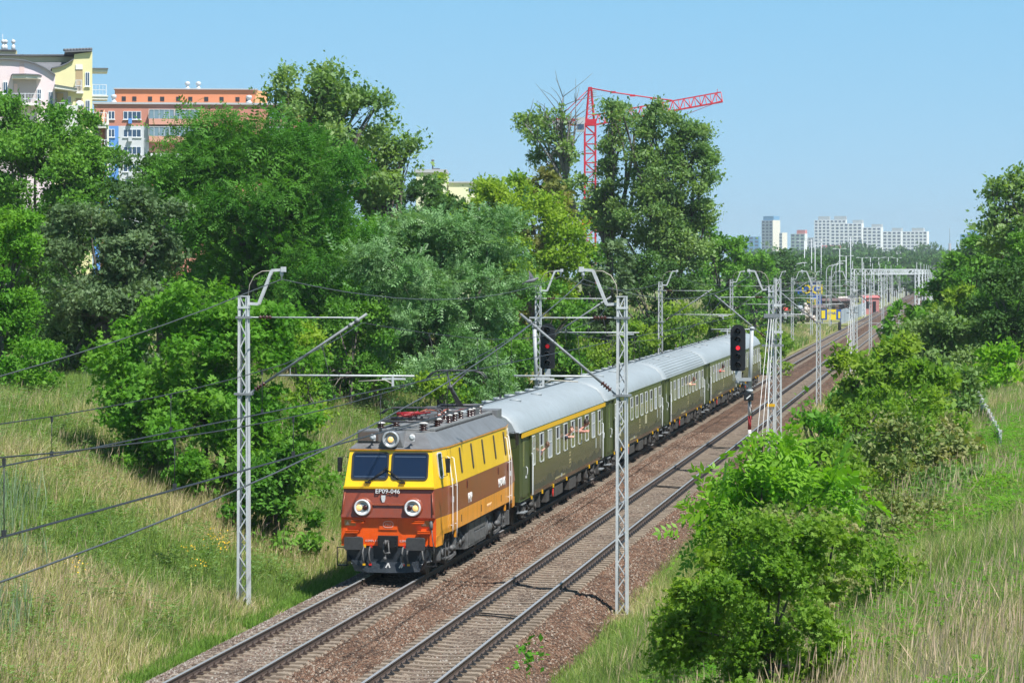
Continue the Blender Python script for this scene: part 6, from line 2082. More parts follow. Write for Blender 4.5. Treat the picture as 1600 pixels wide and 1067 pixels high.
# ------------------------------------------------------------------ concrete fence on the right bank
a, b = P(1562, 690, 88), P(1522, 606, 128)
a.z = float(H(a.x, a.y)); b.z = float(H(b.x, b.y))
t = thing("bank_fence", "pale slatted concrete fence running over the right bank's crest", "fence", a)
d = b - a; nn = 14
pm = None
for k in range(nn + 1):
    q = d * (k / nn)
    if k < nn:
        q2 = d * ((k + 1) / nn)
        mb = MB()
        for j in range(3):
            mb.prism([q + Vector((0, .08, .16 + j * .2)), q2 + Vector((0, -.08, .16 + j * .2)), q2 + Vector((0, -.08, .33 + j * .2)), q + Vector((0, .08, .33 + j * .2))], (.05, 0, 0))
        mb.build("panel", mat("fence_concrete", (.55, .55, .53), .9, c2=(.30, .30, .28), scale=2) if 'fc' not in M else M['fc'], t)
    mb = MB(); mb.cbox(q + Vector((.02, 0, .35)), .09, .09, .95); mb.build("post", M['galv'], t)
# ------------------------------------------------------------------ leaves
def rot_frames(X, N):
    X = X / np.linalg.norm(X, axis=1, keepdims=True)
    N = N - X * (N * X).sum(1, keepdims=True)
    N /= np.maximum(np.linalg.norm(N, axis=1, keepdims=True), 1e-6)
    return X, np.cross(N, X), N


def unit_simple(w=.30, fold=.10):
    return np.array([[[0, 0, 0], [.45, -w, fold], [1, 0, -.06], [.45, w, fold]]], float)


def unit_spray(k=5, w=.15):
    """a twig tip with k small leaves fanned round it"""
    q = []
    for i in range(k):
        a = -1.1 + 2.2 * i / (k - 1); L_ = .62
        s = np.array([.30 * (1 - abs(a) / 2), .06 * a, 0.02 * (i % 2)])
        d = np.array([cos(a), sin(a), -.15 + .1 * (i % 3)]); n_ = np.array([-sin(a), cos(a), .0])
        q.append([s, s + d * .45 * L_ - n_ * w + [0, 0, .05], s + d * L_, s + d * .45 * L_ + n_ * w + [0, 0, .05]])
    return np.array(q)


def unit_pinnate(pairs=5, ll=.26, w=.055, droop=.35):
    q = []
    for i in range(pairs):
        x = .15 + .75 * i / (pairs - 1); z = -droop * x * x
        for s in (-1, 1):
            d = np.array([.45, s * .85, -.25]); d /= np.linalg.norm(d); p = np.array([x, 0, z]); n_ = np.array([-s * d[1], s * d[0], 0]); n_ /= np.linalg.norm(n_)
            q.append([p, p + d * ll * .5 - n_ * w, p + d * ll, p + d * ll * .5 + n_ * w])
    p = np.array([.9, 0, -droop * .81])
    q.append([p, p + [ll * .5, -w, -.06], p + [ll, 0, -.14], p + [ll * .5, w, -.06]])
    return np.array(q)


UNITS = {'simple': unit_simple(), 'narrow': unit_simple(.14, .05), 'spray': unit_spray(), 'pinnate': unit_pinnate(), 'walnut': unit_pinnate(4, .42, .095, .45)}


def leaf_mesh(name, pos, X, N, s, unit, m):
    T = UNITS[unit]; k = len(T)
    X, Y, Z = rot_frames(X, N)
    V = pos[:, None, None, :] + s[:, None, None, None] * (T[None, ..., 0:1] * X[:, None, None, :] + T[None, ..., 1:2] * Y[:, None, None, :] + T[None, ..., 2:3] * Z[:, None, None, :])
    V = V.reshape(-1, 3); nq = len(V) // 4
    return np_mesh(name, V, np.arange(len(V)), np.full(nq, 4), m)


def unitv(rng, n):
    v = rng.normal(size=(n, 3)); return v / np.linalg.norm(v, axis=1, keepdims=True)


def crown(rng, lobes, dens, leaf, unit, clump_r, name, m, up=.55, droop=0.0, shell=.55, hollow=.0):
    """lobes: list of (centre, radii). Leaf clumps through each lobe's volume, mostly near its skin."""
    per_unit_area = leaf * leaf * {'simple': .30, 'narrow': .14, 'spray': .42, 'pinnate': .17, 'walnut': .42}[unit]
    P_, N_, X_ = [], [], []
    cl_all = []
    for c, R in lobes:
        c = np.array(c, float); R = np.array(R, float)
        area = pi * (R[0] + R[1]) * .5 * R[2]
        nl = int(dens * area / per_unit_area)
        ncl = max(10, int(1.1 * (R[0] * R[1] * R[2]) ** (2 / 3.) * 4 / (clump_r ** 2) * .35))
        d = unitv(rng, ncl)
        d[:, 2] = np.where(d[:, 2] < -.75, -d[:, 2], d[:, 2])
        lob = unitv(rng, 9); amp = rng.uniform(-.28, .30, 9)
        r = 1 + (np.exp(-(1 - d @ lob.T) / .16) * amp).sum(1)
        rad = (shell + (1 - shell) * rng.random(ncl) ** .6) * r
        C = c + d * rad[:, None] * R
        cl_all.append((C, d))
        w = rng.uniform(.35, 1.6, ncl) ** 1.3
        idx = rng.choice(ncl, nl, p=w / w.sum())
        cs = clump_r * rng.uniform(.6, 1.3, ncl)
        off = rng.normal(size=(nl, 3)) * cs[idx, None] * np.array([.55, .55, .38])
        p = C[idx] + off
        o = d[idx]
        n_ = o * .45 + np.array([0, 0, up]) + rng.normal(size=(nl, 3)) * .55
        x = o * .5 + rng.normal(size=(nl, 3)) * .8 + np.array([0, 0, -droop])
        P_.append(p); N_.append(n_); X_.append(x)
    P_ = np.concatenate(P_); N_ = np.concatenate(N_); X_ = np.concatenate(X_)
    s = leaf * np.clip(rng.lognormal(-.08, .34, len(P_)), .4, 1.9)
    return leaf_mesh(name, P_, X_, N_, s, unit, m), cl_all


M['bark'] = mat("bark", (.09, .075, .06), .9, c2=(.15, .13, .11), scale=4, stretch=(1, 1, .3), bump=.5, bscale=12)
M['bark_dk'] = mat("bark_dark", (.05, .042, .035), .9, c2=(.09, .08, .065), scale=4)
M['bark_grey'] = mat("bark_grey", (.20, .19, .17), .9, c2=(.12, .11, .10), scale=3)
LM = {
    'maple': leaf_mat("leaf_maple", (.075, .165, .022), (.048, .115, .018), (.105, .19, .03)),
    'bright': leaf_mat("leaf_bright", (.085, .19, .020), (.06, .145, .016), (.11, .20, .025), trans=.4),
    'silver': leaf_mat("leaf_silver", (.078, .112, .056), (.05, .078, .038), (.105, .14, .075), trans=.25, gl=.5, rough=.45),
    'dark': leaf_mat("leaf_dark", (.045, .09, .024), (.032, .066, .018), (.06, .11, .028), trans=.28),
    'locust': leaf_mat("leaf_locust", (.055, .145, .018), (.036, .10, .014), (.075, .16, .024), trans=.35, nscale=.35),
    'poplar': leaf_mat("leaf_poplar", (.115, .175, .06), (.08, .13, .045), (.155, .20, .075), trans=.38, gl=.6, rough=.4),
    'ash': leaf_mat("leaf_ash", (.088, .17, .055), (.058, .12, .038), (.17, .245, .13), trans=.25, gl=.65, rough=.38, nscale=.9),
    'yellow': leaf_mat("leaf_yellow_green", (.15, .215, .022), (.105, .165, .018), (.20, .245, .03), trans=.4),
    'olive': leaf_mat("leaf_olive", (.12, .115, .030), (.075, .085, .022), (.17, .145, .045), trans=.25),
    'bush': leaf_mat("leaf_bush", (.125, .195, .026), (.085, .15, .02), (.175, .215, .032), trans=.42),
    'walnut': leaf_mat("leaf_walnut", (.13, .24, .018), (.085, .18, .016), (.17, .27, .025), trans=.42, gl=.45, rough=.4),
    'pale': leaf_mat("leaf_pale", (.11, .165, .055), (.075, .125, .04), (.15, .19, .08), trans=.3),
    'dry': leaf_mat("leaf_dry_mix", (.14, .165, .06), (.09, .12, .04), (.25, .19, .11), trans=.3),
    'far': leaf_mat("leaf_far", (.055, .105, .030), (.035, .075, .022), (.08, .12, .04), trans=.25, nscale=.12),
}


def limb(mb, p0, p1, r0, r1, rng, bend=.12, n=5):
    p0, p1 = np.array(p0, float), np.array(p1, float)
    L_ = np.linalg.norm(p1 - p0)
    ctl = (p0 + p1) / 2 + rng.normal(size=3) * L_ * bend + np.array([0, 0, L_ * .10])
    ts = np.linspace(0, 1, n + 1)
    pts = [tuple((1 - t) ** 2 * p0 + 2 * t * (1 - t) * ctl + t * t * p1) for t in ts]
    mb.tube(pts, [r0 + (r1 - r0) * t for t in ts], 6)
    return pts


def tree(name, label, base, lobes, kind, unit='simple', leaf=.2, dens=5.1, clump=.7, seed=1, bark='bark', trunk_r=None, nlimb=14, droop=0., shell=.55, group=None, cat="tree", up=.55, twigs=0, rz=0):
    """base: world point of the foot; lobes relative to it"""
    rng = np.random.default_rng(seed)
    t = thing(name, label, cat, base, rz, group)
    me, cl = crown(rng, lobes, dens, leaf, unit, clump, "crown", LM[kind], up, droop, shell)
    cr_ = link("crown", me, t)
    top = max(c[2] + R[2] for c, R in lobes)
    tr = trunk_r or top * .022
    mb = MB()
    c0 = np.array(lobes[0][0], float)
    fork = np.array([c0[0] * .35, c0[1] * .35, max(.4, top * .30)])
    limb(mb, (0, 0, -.3), fork, tr, tr * .8, rng, .03)
    for i in range(nlimb):
        C, d = cl[i % len(cl)]
        j = rng.integers(0, len(C))
        e = C[j]
        st = fork + (c0 - fork) * rng.uniform(0, .35)
        pts = limb(mb, st, e, tr * rng.uniform(.32, .6), tr * .06, rng)
        for _ in range(twigs):
            j2 = np.argmin(((C - e) ** 2).sum(1) + rng.random(len(C)) * 6)
            limb(mb, pts[rng.integers(2, 5)], C[j2], tr * .14, tr * .03, rng, .1, 3)
    mb.build("trunk", M[bark], t, fix=False)
    return t


def at(px, py, Z, zoff=None):
    p = P(px, py, Z)
    return p


def ptree(name, label, px, Z, hw, top, bot, kind, extra=(), depth=1.0, group=None, skirt=None, **kw):
    """tree whose crown spans px +- hw and top..bot (photo pixels) at depth Z, standing on the ground there"""
    s = Z / FPX
    b = P(px, 500, Z)
    gz = float(H(b.x, b.y))
    zt = CAM_H - (top - HORIZ) * s; zb = max(gz + .15, CAM_H - (bot - HORIZ) * s)
    rx = hw * s; rz_ = (zt - zb) / 2
    lobes = [((0, 0, (zt + zb) / 2 - gz), (rx * .92, rx * depth, rz_ * .95))]
    for ex, ey, er, ez in extra:                # extra lobes: centre px, py, half width, half height in pixels
        lobes.append((((ex - px) * s, kw.get('seed', 1) % 3 * .3 - .3, CAM_H - (ey - HORIZ) * s - gz), (er * s, er * s * .9, ez * s)))
    hz_ = zt - gz
    if skirt is None: skirt = .88
    if skirt:
        lobes.append(((0, -.25 * rx, hz_ * .26), (rx * skirt, rx * skirt * depth, hz_ * .30)))
    kw.setdefault('dens', 5.0)
    kw.setdefault('leaf', max(.12, .00125 * Z))
    kw.setdefault('clump', max(.45, min(1.1, rx * .22)))
    return tree(name, label, (b.x, b.y, gz), lobes, kind, group=group, rz=TH, **kw)


GL = "trees on the left bank"
ptree("maple_tree", "bushy green maple in front of the pink house at the left edge", 62, 165, 118, 165, 430, 'maple', extra=((118, 285, 45, 70), (20, 200, 60, 55), (100, 210, 50, 45), (60, 300, 110, 90), (140, 320, 35, 50)), seed=11, group=GL, clump=.75)
ptree("maple_tree", "fresh green tree cut by the left edge, just above the grassy bank", 0, 112, 66, 300, 590, 'bright', extra=((40, 400, 35, 60),), seed=12, group=GL)
ptree("willow_tree", "grey green silvery leaved tree on the left bank", 165, 122, 112, 285, 585, 'silver', unit='spray', leaf=.17, extra=((215, 360, 70, 80), (90, 430, 60, 80)), seed=13, group=GL, dens=5.3)
ptree("dark_tree", "dark leaved tree behind the silvery tree on the left", 250, 150, 80, 240, 520, 'dark', seed=14, extra=((215, 300, 45, 60), (300, 330, 60, 90)), group=GL)
ptree("locust_tree", "largest feathery green locust tree below the panel block", 400, 140, 130, 195, 580, 'locust', unit='pinnate', leaf=.52, extra=((470, 330, 120, 130), (330, 300, 75, 100), (350, 222, 60, 45), (540, 420, 90, 110), (302, 250, 45, 60), (300, 340, 60, 90), (430, 215, 50, 32)), seed=15, group=GL, dens=5.0, clump=1.0)
ptree("tall_tree", "tallest loose crowned tree rising above the panel block's right end", 490, 175, 78, 108, 360, 'poplar', extra=((445, 150, 38, 48), (560, 190, 60, 60), (500, 250, 110, 80), (520, 125, 22, 30)), skirt=0, seed=16, group=GL, dens=3.5, leaf=.28, twigs=2, nlimb=26, shell=.35, clump=.8)
ptree("tall_tree", "loose tree with drooping outline right of the tallest tree", 605, 178, 50, 212, 420, 'poplar', extra=((570, 270, 55, 70), (635, 240, 25, 30)), skirt=0, seed=17, group=GL, dens=3.8, leaf=.28, twigs=2, nlimb=22, shell=.4, clump=.8)
ptree("ash_tree", "light grey green ash with silvery shine in the middle of the left bank", 690, 137, 122, 350, 620, 'ash', unit='pinnate', leaf=.44, extra=((770, 440, 80, 90), (620, 440, 70, 100), (700, 400, 60, 60)), seed=18, group=GL, dens=5.5, clump=.8)
ptree("locust_tree", "mid green locust tree between the largest locust and the ash", 565, 146, 85, 345, 590, 'bright', unit='pinnate', leaf=.5, extra=((520, 480, 80, 90),), seed=19, group=GL, dens=5.1)
ptree("dark_tree", "dark grey green tree standing behind the ash", 700, 200, 78, 305, 480, 'dark', unit='spray', leaf=.36, seed=20, group=GL, extra=((650, 330, 55, 50),))
ptree("maple_tree", "yellow green young maple peeping above the ash", 655, 185, 60, 335, 480, 'yellow', seed=21, group=GL)
ptree("maple_tree", "yellow green pointed maple left of the olive topped tree", 775, 195, 48, 264, 450, 'yellow', skirt=0, seed=22, group=GL, clump=.7)
ptree("maple_tree", "broad yellow green maple in front of the olive topped tree", 835, 185, 84, 295, 490, 'yellow', extra=((780, 370, 60, 80), (880, 390, 45, 60)), skirt=0, seed=23, group=GL, clump=.7)
ptree("linden_tree", "olive brown topped linden behind the yellow green maples", 848, 225, 48, 264, 420, 'olive', unit='spray', leaf=.42, seed=24, group=GL)
ptree("poplar_tree", "big dark green poplar right of the crane", 1045, 235, 68, 168, 450, 'poplar', extra=((1010, 220, 40, 55), (1085, 260, 32, 60), (1000, 370, 70, 90), (1075, 380, 55, 70), (1030, 185, 30, 25), (1095, 230, 20, 30), (1060, 330, 55, 70), (1025, 280, 60, 60)), seed=25, group=GL, dens=3.9, leaf=.25, twigs=1, nlimb=24, clump=.85, shell=.45, bark='bark_dk')
ptree("poplar_tree", "narrow poplar just right of the crane's mast", 950, 238, 30, 158, 430, 'poplar', extra=((965, 200, 28, 40), (945, 330, 36, 70)), skirt=0, seed=26, group=GL, dens=3.6, leaf=.25, twigs=1, nlimb=18, clump=.7, shell=.35)
ptree("dark_tree", "round grey green tree below the narrow poplar", 952, 205, 46, 376, 500, 'silver', unit='spray', leaf=.34, seed=27, group=GL)
ptree("dark_tree", "dark thicket tree at the foot of the big poplar", 1020, 222, 70, 400, 520, 'dark', seed=28, group=GL)
ptree("maple_tree", "fresh green tree right of the big poplar", 1128, 262, 50, 356, 500, 'maple', extra=((1095, 400, 40, 55),), seed=29, group=GL)
ptree("maple_tree", "green tree farther right above the last coach", 1180, 330, 40, 392, 480, 'maple', seed=30, group=GL)
ptree("dark_tree", "dark green tree left of the blue shop", 1222, 420, 34, 400, 480, 'dark', seed=31, group=GL)
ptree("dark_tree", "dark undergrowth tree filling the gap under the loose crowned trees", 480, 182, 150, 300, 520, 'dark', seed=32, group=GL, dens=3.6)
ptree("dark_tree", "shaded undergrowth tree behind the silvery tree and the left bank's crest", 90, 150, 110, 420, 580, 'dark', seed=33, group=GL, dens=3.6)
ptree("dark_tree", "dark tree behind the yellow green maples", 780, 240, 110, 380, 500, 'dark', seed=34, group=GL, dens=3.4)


# the half dead leaning poplar: bare limbs and sparse foliage
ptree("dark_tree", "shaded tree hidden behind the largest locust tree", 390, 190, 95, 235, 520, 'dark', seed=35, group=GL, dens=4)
ptree("dark_tree", "shaded tree standing behind the maple at the left edge", 40, 205, 120, 300, 480, 'maple', seed=36, group=GL, dens=4)


def half_dead():
    Z = 232; s = Z / FPX
    b = P(912, 500, Z); gz = float(H(b.x, b.y)); rng = np.random.default_rng(41)
    t = thing("poplar_tree", "half dead leaning poplar with bare grey twigs left of the crane", "tree", (b.x, b.y, gz), TH, GL)
    L = lambda px, py, d=0: np.array([(px - 912) * s, d, CAM_H - (py - HORIZ) * s - gz])
    mb = MB()
    tr = [L(918, 520), L(915, 390), L(898, 330), L(884, 280)]
    mb.tube([tuple(p) for p in tr], [.40, .32, .26, .2], 7)
    ends = []
    for px, py, bx in ((825, 185, 2), (850, 175, 3), (868, 170, 3), (880, 165, 3), (890, 195, 3), (840, 230, 2), (862, 205, 3), (893, 175, 3), (880, 150, 3), (855, 250, 2), (820, 195, 2), (900, 160, 3), (875, 235, 3)):
        e = L(px, py, rng.uniform(-2, 2)); pts = limb(mb, tr[bx], e, .16, .03, rng, .06)
        ends.append(e)
        for k in range(7):
            q = pts[rng.integers(2, 6)]
            e2 = np.array(q) + rng.normal(size=3) * [.9, .9, .5] + np.array([0, 0, rng.uniform(.6, 1.8)])
            limb(mb, q, e2, .035, .012, rng, .08, 3)
    mb.build("trunk", M['bark_grey'], t, fix=False)
    lob = []
    for px, py, w, h in ((830, 195, 20, 22), (850, 215, 18, 22), (845, 245, 20, 18), (868, 262, 22, 18), (880, 215, 14, 25), (905, 300, 22, 25), (860, 190, 12, 14), (890, 245, 16, 20), (828, 218, 12, 12), (870, 180, 10, 10), (885, 285, 18, 16), (822, 190, 14, 14), (840, 182, 14, 12), (862, 232, 22, 20), (895, 330, 22, 25), (880, 190, 9, 12)):
        lob.append((L(px, py, rng.uniform(-1.5, 1.5)), (w * s, w * s, h * s)))
    me, cl = crown(rng, lob, 3.2, .30, 'simple', .6, "crown", LM['poplar'], shell=.1)
    link("crown", me, t)


half_dead()
GB = "bushes on the banks"
# the round bush on the left slope beside the front mast
ptree("elder_bush", "biggest round green bush on the left slope behind the front mast", 320, 97, 150, 478, 850, 'bright', unit='spray', leaf=.17, extra=((240, 590, 100, 110), (400, 600, 105, 130), (410, 760, 85, 100), (320, 500, 90, 50), (300, 700, 120, 110)), seed=51, group=GB, cat="bush", dens=5.1, clump=.55, shell=.62)
ptree("hazel_bush", "dark green bush at the right foot of the biggest round bush", 432, 92, 62, 690, 878, 'maple', leaf=.18, extra=((400, 790, 60, 75),), seed=52, group=GB, cat="bush", dens=5.1, clump=.4)
ptree("young_tree", "light green sapling above the biggest bush's right shoulder", 480, 118, 36, 505, 620, 'yellow', seed=53, group=GB, cat="bush", dens=3.4, clump=.45)
ptree("pale_bush", "pale green bush on the bank's crest left of the front coach's roof", 655, 150, 46, 538, 650, 'pale', leaf=.2, seed=54, group=GB, cat="bush", clump=.5)
ptree("green_bush", "dark leafy bush under the ash tree behind the front coach", 765, 150, 75, 500, 640, 'maple', seed=55, group=GB, cat="bush")
ptree("green_bush", "light green bush on the slope behind the locomotive's roof", 685, 122, 40, 590, 680, 'yellow', leaf=.16, seed=56, group=GB, cat="bush", clump=.4)
ptree("green_bush", "green bush behind the second coach's roof, left one", 985, 190, 42, 505, 590, 'bush', seed=57, group=GB, cat="bush")
ptree("green_bush", "tall green bush right of the mast behind the second coach", 1062, 205, 52, 480, 580, 'bush', extra=((1040, 540, 40, 30),), seed=58, group=GB, cat="bush")
ptree("green_bush", "green bush left of the mast behind the last coach", 1132, 235, 28, 478, 545, 'bush', seed=59, group=GB, cat="bush")
ptree("green_bush", "low bush on the bank behind the last coach's end", 1205, 250, 34, 520, 560, 'bush', seed=60, group=GB, cat="bush")
ptree("green_bush", "green bush behind the front coach between the signal and the mast", 905, 170, 50, 520, 620, 'bush', seed=61, group=GB, cat="bush")

ptree("green_bush", "fresh green low bush at the left edge on the bank's crest", 35, 109, 60, 525, 600, 'bright', leaf=.15, seed=63, group=GB, cat="bush", clump=.45)
ptree("green_bush", "dark green bush between the biggest bush and the ash tree", 548, 134, 72, 470, 590, 'maple', leaf=.17, seed=64, group=GB, cat="bush", clump=.5)
ptree("green_bush", "dark leafy bush under the silvery tree", 150, 124, 90, 480, 585, 'dark', leaf=.17, seed=65, group=GB, cat="bush", clump=.5)

ptree("maple_tree", "small yellow green maple in front of the pale yellow block", 692, 208, 26, 282, 400, 'yellow', seed=66, group=GL)
ptree("dark_tree", "dark green tree hiding the crane's foot", 925, 228, 34, 372, 500, 'maple', seed=67, group=GL)

ptree("green_bush", "mid green bush below the yellow green maples behind the front coach", 845, 168, 78, 440, 570, 'maple', leaf=.22, seed=68, group=GB, cat="bush", clump=.5)

# right bank
GR = "trees and bushes on the right bank"
ptree("tall_tree", "tall open tree cut by the right edge", 1602, 195, 70, 275, 520, 'poplar', extra=((1560, 310, 34, 26), (1580, 370, 50, 45), (1545, 345, 22, 14), (1590, 290, 30, 25)), skirt=0, seed=71, group=GR, dens=3.8, leaf=.3, twigs=1, nlimb=20, shell=.35)
ptree("green_tree", "mid green tree left of the tall open tree", 1515, 215, 62, 385, 540, 'maple', extra=((1492, 432, 26, 34), (1555, 410, 40, 40)), seed=72, group=GR)
ptree("dark_tree", "dark green tree at the right edge below the tall open tree", 1585, 150, 62, 410, 610, 'dark', extra=((1550, 470, 40, 60),), seed=73, group=GR)
ptree("green_bush", "bright green rounded bush beside the far track", 1437, 215, 42, 468, 560, 'bright', unit='spray', leaf=.4, extra=((1402, 508, 22, 24), (1462, 482, 32, 34)), seed=74, group=GR, cat="bush", dens=5.3)
ptree("green_bush", "dark green dense bush beside the empty track", 1368, 114, 70, 540, 700, 'bush', leaf=.22, extra=((1325, 600, 40, 60), (1410, 580, 45, 50)), seed=75, group=GR, cat="bush", dens=5.3)
ptree("green_bush", "grey green tall bush in the middle of the right bank", 1478, 158, 72, 492, 640, 'pale', leaf=.25, extra=((1440, 560, 60, 60), (1520, 540, 40, 50)), seed=76, group=GR, cat="bush")
ptree("green_bush", "light leafed bush at the right edge above the concrete fence", 1570, 128, 52, 545, 660, 'walnut', leaf=.24, seed=77, group=GR, cat="bush")
ptree("green_tree", "small green tree behind the pale bush on the right", 1500, 190, 40, 440, 560, 'bush', seed=78, group=GR)
ptree("scrub_bush", "olive dry tipped scrub in the middle of the right meadow", 1450, 84, 80, 645, 770, 'dry', leaf=.16, extra=((1405, 700, 50, 40), (1495, 705, 40, 40)), seed=79, group=GR, cat="bush", dens=3.4, clump=.45)
ptree("scrub_bush", "thin light green scrub below the dark dense bush", 1335, 108, 52, 640, 780, 'bush', leaf=.16, extra=((1380, 640, 40, 45),), seed=80, group=GR, cat="bush", dens=3.4, clump=.4)
ptree("young_tree", "slender bright sapling beside the double mast's foot", 1278, 92, 34, 628, 800, 'bright', leaf=.17, extra=((1258, 650, 14, 28), (1290, 700, 30, 50)), skirt=0, seed=81, group=GR, cat="sapling", dens=1.9, clump=.35, shell=.3)
ptree("scrub_bush", "loose green scrub behind the walnut bush", 1330, 78, 62, 712, 870, 'bush', leaf=.15, seed=82, group=GR, cat="bush", dens=3.4, clump=.4)
ptree("walnut_bush", "bright walnut bush with long drooping leaflets in the right foreground", 1180, 62, 75, 690, 880, 'walnut', unit='walnut', leaf=.40, extra=((1215, 720, 40, 50), (1260, 780, 66, 55), (1130, 800, 50, 60), (1195, 690, 22, 22), (1310, 790, 40, 40), (1115, 870, 45, 60)), seed=83, group=GR, cat="bush", dens=5.0, droop=.5, clump=.38, shell=.35, bark='bark_dk', nlimb=20)
ptree("hedge_bush", "dense small leafed bush at the bottom right of the empty track", 1205, 46, 125, 850, 1180, 'bush', leaf=.085, unit='spray', extra=((1110, 960, 70, 90), (1270, 880, 62, 70), (1070, 1010, 45, 70), (1180, 850, 60, 40)), seed=84, group=GR, cat="bush", dens=6.5, clump=.28, shell=.5, nlimb=8)
ptree("hedge_bush", "fine leafed darker bush rising beside the bright walnut bush", 1285, 57, 62, 800, 960, 'dry', leaf=.09, unit='spray', extra=((1240, 850, 60, 50),), seed=85, group=GR, cat="bush", dens=3.1, clump=.3, bark='bark_dk', nlimb=22)
ptree("young_tree", "thin sapling with few leaves at the edge of the ballast", 826, 47, 14, 1000, 1075, 'bright', leaf=.10, skirt=0, seed=86, group=GR, cat="sapling", dens=1.2, clump=.2, nlimb=6, trunk_r=.015)

ptree("green_bush", "mid green bush between the dark dense bush and the far track", 1402, 165, 48, 515, 620, 'maple', leaf=.26, seed=87, group=GR, cat="bush")
ptree("green_bush", "yellowish green bush right of the dark dense bush", 1448, 100, 60, 565, 700, 'bush', leaf=.2, seed=88, group=GR, cat="bush")
ptree("green_bush", "pale bush left of the concrete fence's far end", 1500, 105, 45, 580, 670, 'pale', leaf=.2, seed=89, group=GR, cat="bush")
ptree("dark_tree", "dark green tree filling the right edge under the tall open tree", 1560, 175, 60, 430, 600, 'maple', seed=90, group=GR)
ptree("scrub_bush", "low grey tipped scrub right of the slender sapling", 1395, 78, 60, 715, 820, 'dry', leaf=.14, seed=95, group=GR, cat="bush", dens=2.6, clump=.4)
ptree("green_tree", "tall mid green tree at the right edge beside the tall open tree", 1600, 170, 44, 350, 560, 'maple', seed=96, group=GR)

for i_, (px_, Z_, hw_, t_, b_, kd_, lb_) in enumerate((
        (1330, 120, 44, 600, 700, 'maple', "leafy green shrub touching the left foot of the dark dense bush"),
        (1420, 92, 60, 605, 730, 'bush', "wide green shrub in front of the yellowish green bush"),
        (1375, 98, 50, 668, 780, 'pale', "pale shrub behind the walnut bush, right of the slender sapling"),
        (1300, 84, 45, 680, 800, 'bush', "green shrub between the sapling and the walnut bush"),
        (1492, 86, 45, 650, 740, 'bush', "small rounded shrub left of the concrete fence's near end"),
        (1240, 70, 50, 740, 860, 'walnut', "bright shrub close behind the walnut bush"),
        (1545, 140, 40, 570, 650, 'bush', "green shrub behind the concrete fence's far end"),
        (1405, 66, 70, 775, 870, 'dry', "low dry tipped scrub in the near right meadow, closest to the walnut bush"),
        (1490, 74, 60, 725, 810, 'pale', "low pale scrub in the right meadow below the concrete fence"),
        (1385, 55, 45, 860, 950, 'bush', "small leafy scrub at the right foot of the dense small leafed bush"),
        (1560, 70, 40, 740, 800, 'bush', "small green scrub in the meadow near the right edge"),
        (1150, 57, 60, 800, 950, 'bush', "leafy light green shrub between the walnut bush and the empty track"))):
    ptree("green_shrub", lb_, px_, Z_, hw_, t_, b_, kd_, seed=200 + i_, group=GR, cat="shrub", dens=4.6, clump=.4, leaf=max(.09, .0014 * Z_))

# far woods: trees one can still tell apart share a few crowns
protos = []
for i, (kd, rx, rz_, sd) in enumerate((('far', 5.0, 5.5, 91), ('dark', 4.5, 5.0, 92), ('maple', 5.2, 4.6, 93), ('poplar', 2.0, 8.0, 94))):
    rng = np.random.default_rng(sd)
    lob = [((0, 0, rz_ + 1.5), (rx, rx, rz_)), ((rx * .4, 0, rz_ * .9 + 1), (rx * .6, rx * .6, rz_ * .6)), ((-rx * .4, 0, rz_ * .8 + 1), (rx * .6, rx * .6, rz_ * .6))]
    me, cl = crown(rng, lob, 2.6, .85, 'simple', 1.1, "crown", LM[kd], shell=.6)
    mb = MB(); limb(mb, (0, 0, -.5), (0, 0, rz_ * 1.4), .35, .15, rng, .02)
    for k in range(6): limb(mb, (0, 0, rz_ * .7), cl[0][0][k], .12, .03, rng)
    tm = mb.build("trunk", M['bark'], None, fix=False); tme = tm.data; bpy.data.objects.remove(tm)
    protos.append((me, tme, 2 * rz_ + 1.5))
rs = random.Random(12)


def far_tree(px, Z, top_py, k, group, label):
    b = P(px, 500, Z); gz = float(H(b.x, b.y))
    h = CAM_H - (top_py - HORIZ) * Z / FPX - gz
    me, tme, h0 = protos[k]
    t = thing("distant_tree", label, "tree", (b.x, b.y, gz), rs.uniform(0, 6.28), group)
    s = max(.25, h / h0); t.scale = (s * rs.uniform(.9, 1.25), s * rs.uniform(.9, 1.25), s)
    link("crown", me, t); link("trunk", tme, t)


GF = "woods beyond the station"
lab = ["rounded mid green tree in the woods below the tower blocks", "rounded dark green tree in the woods below the tower blocks", "broad fresh green tree in the woods below the tower blocks", "slim upright poplar in the woods below the tower blocks"]
for k in range(95):
    f = k / 94
    Z = rs.choice((900, 1100, 1300, 1500, 1700))
    px = 1160 + 350 * ((k * .618) % 1)
    far_tree(px, Z, {900: 413, 1100: 407, 1300: 402, 1500: 396, 1700: 390}[Z] + rs.uniform(-5, 6), rs.choice((0, 0, 1, 1, 2)), GF, "") if False else None
    kk = rs.choice((0, 0, 1, 1, 2))
    far_tree(px, Z, {900: 412, 1100: 406, 1300: 401, 1500: 396, 1700: 391}[Z] + rs.uniform(-5, 6), kk, GF, lab[kk])
for px, top in ((1201, 373), (1206, 380), (1345, 384), (1452, 382), (1330, 382), (1310, 388)):
    far_tree(px, 1900, top, 3 if px < 1210 else 1, GF, lab[3 if px < 1210 else 1])
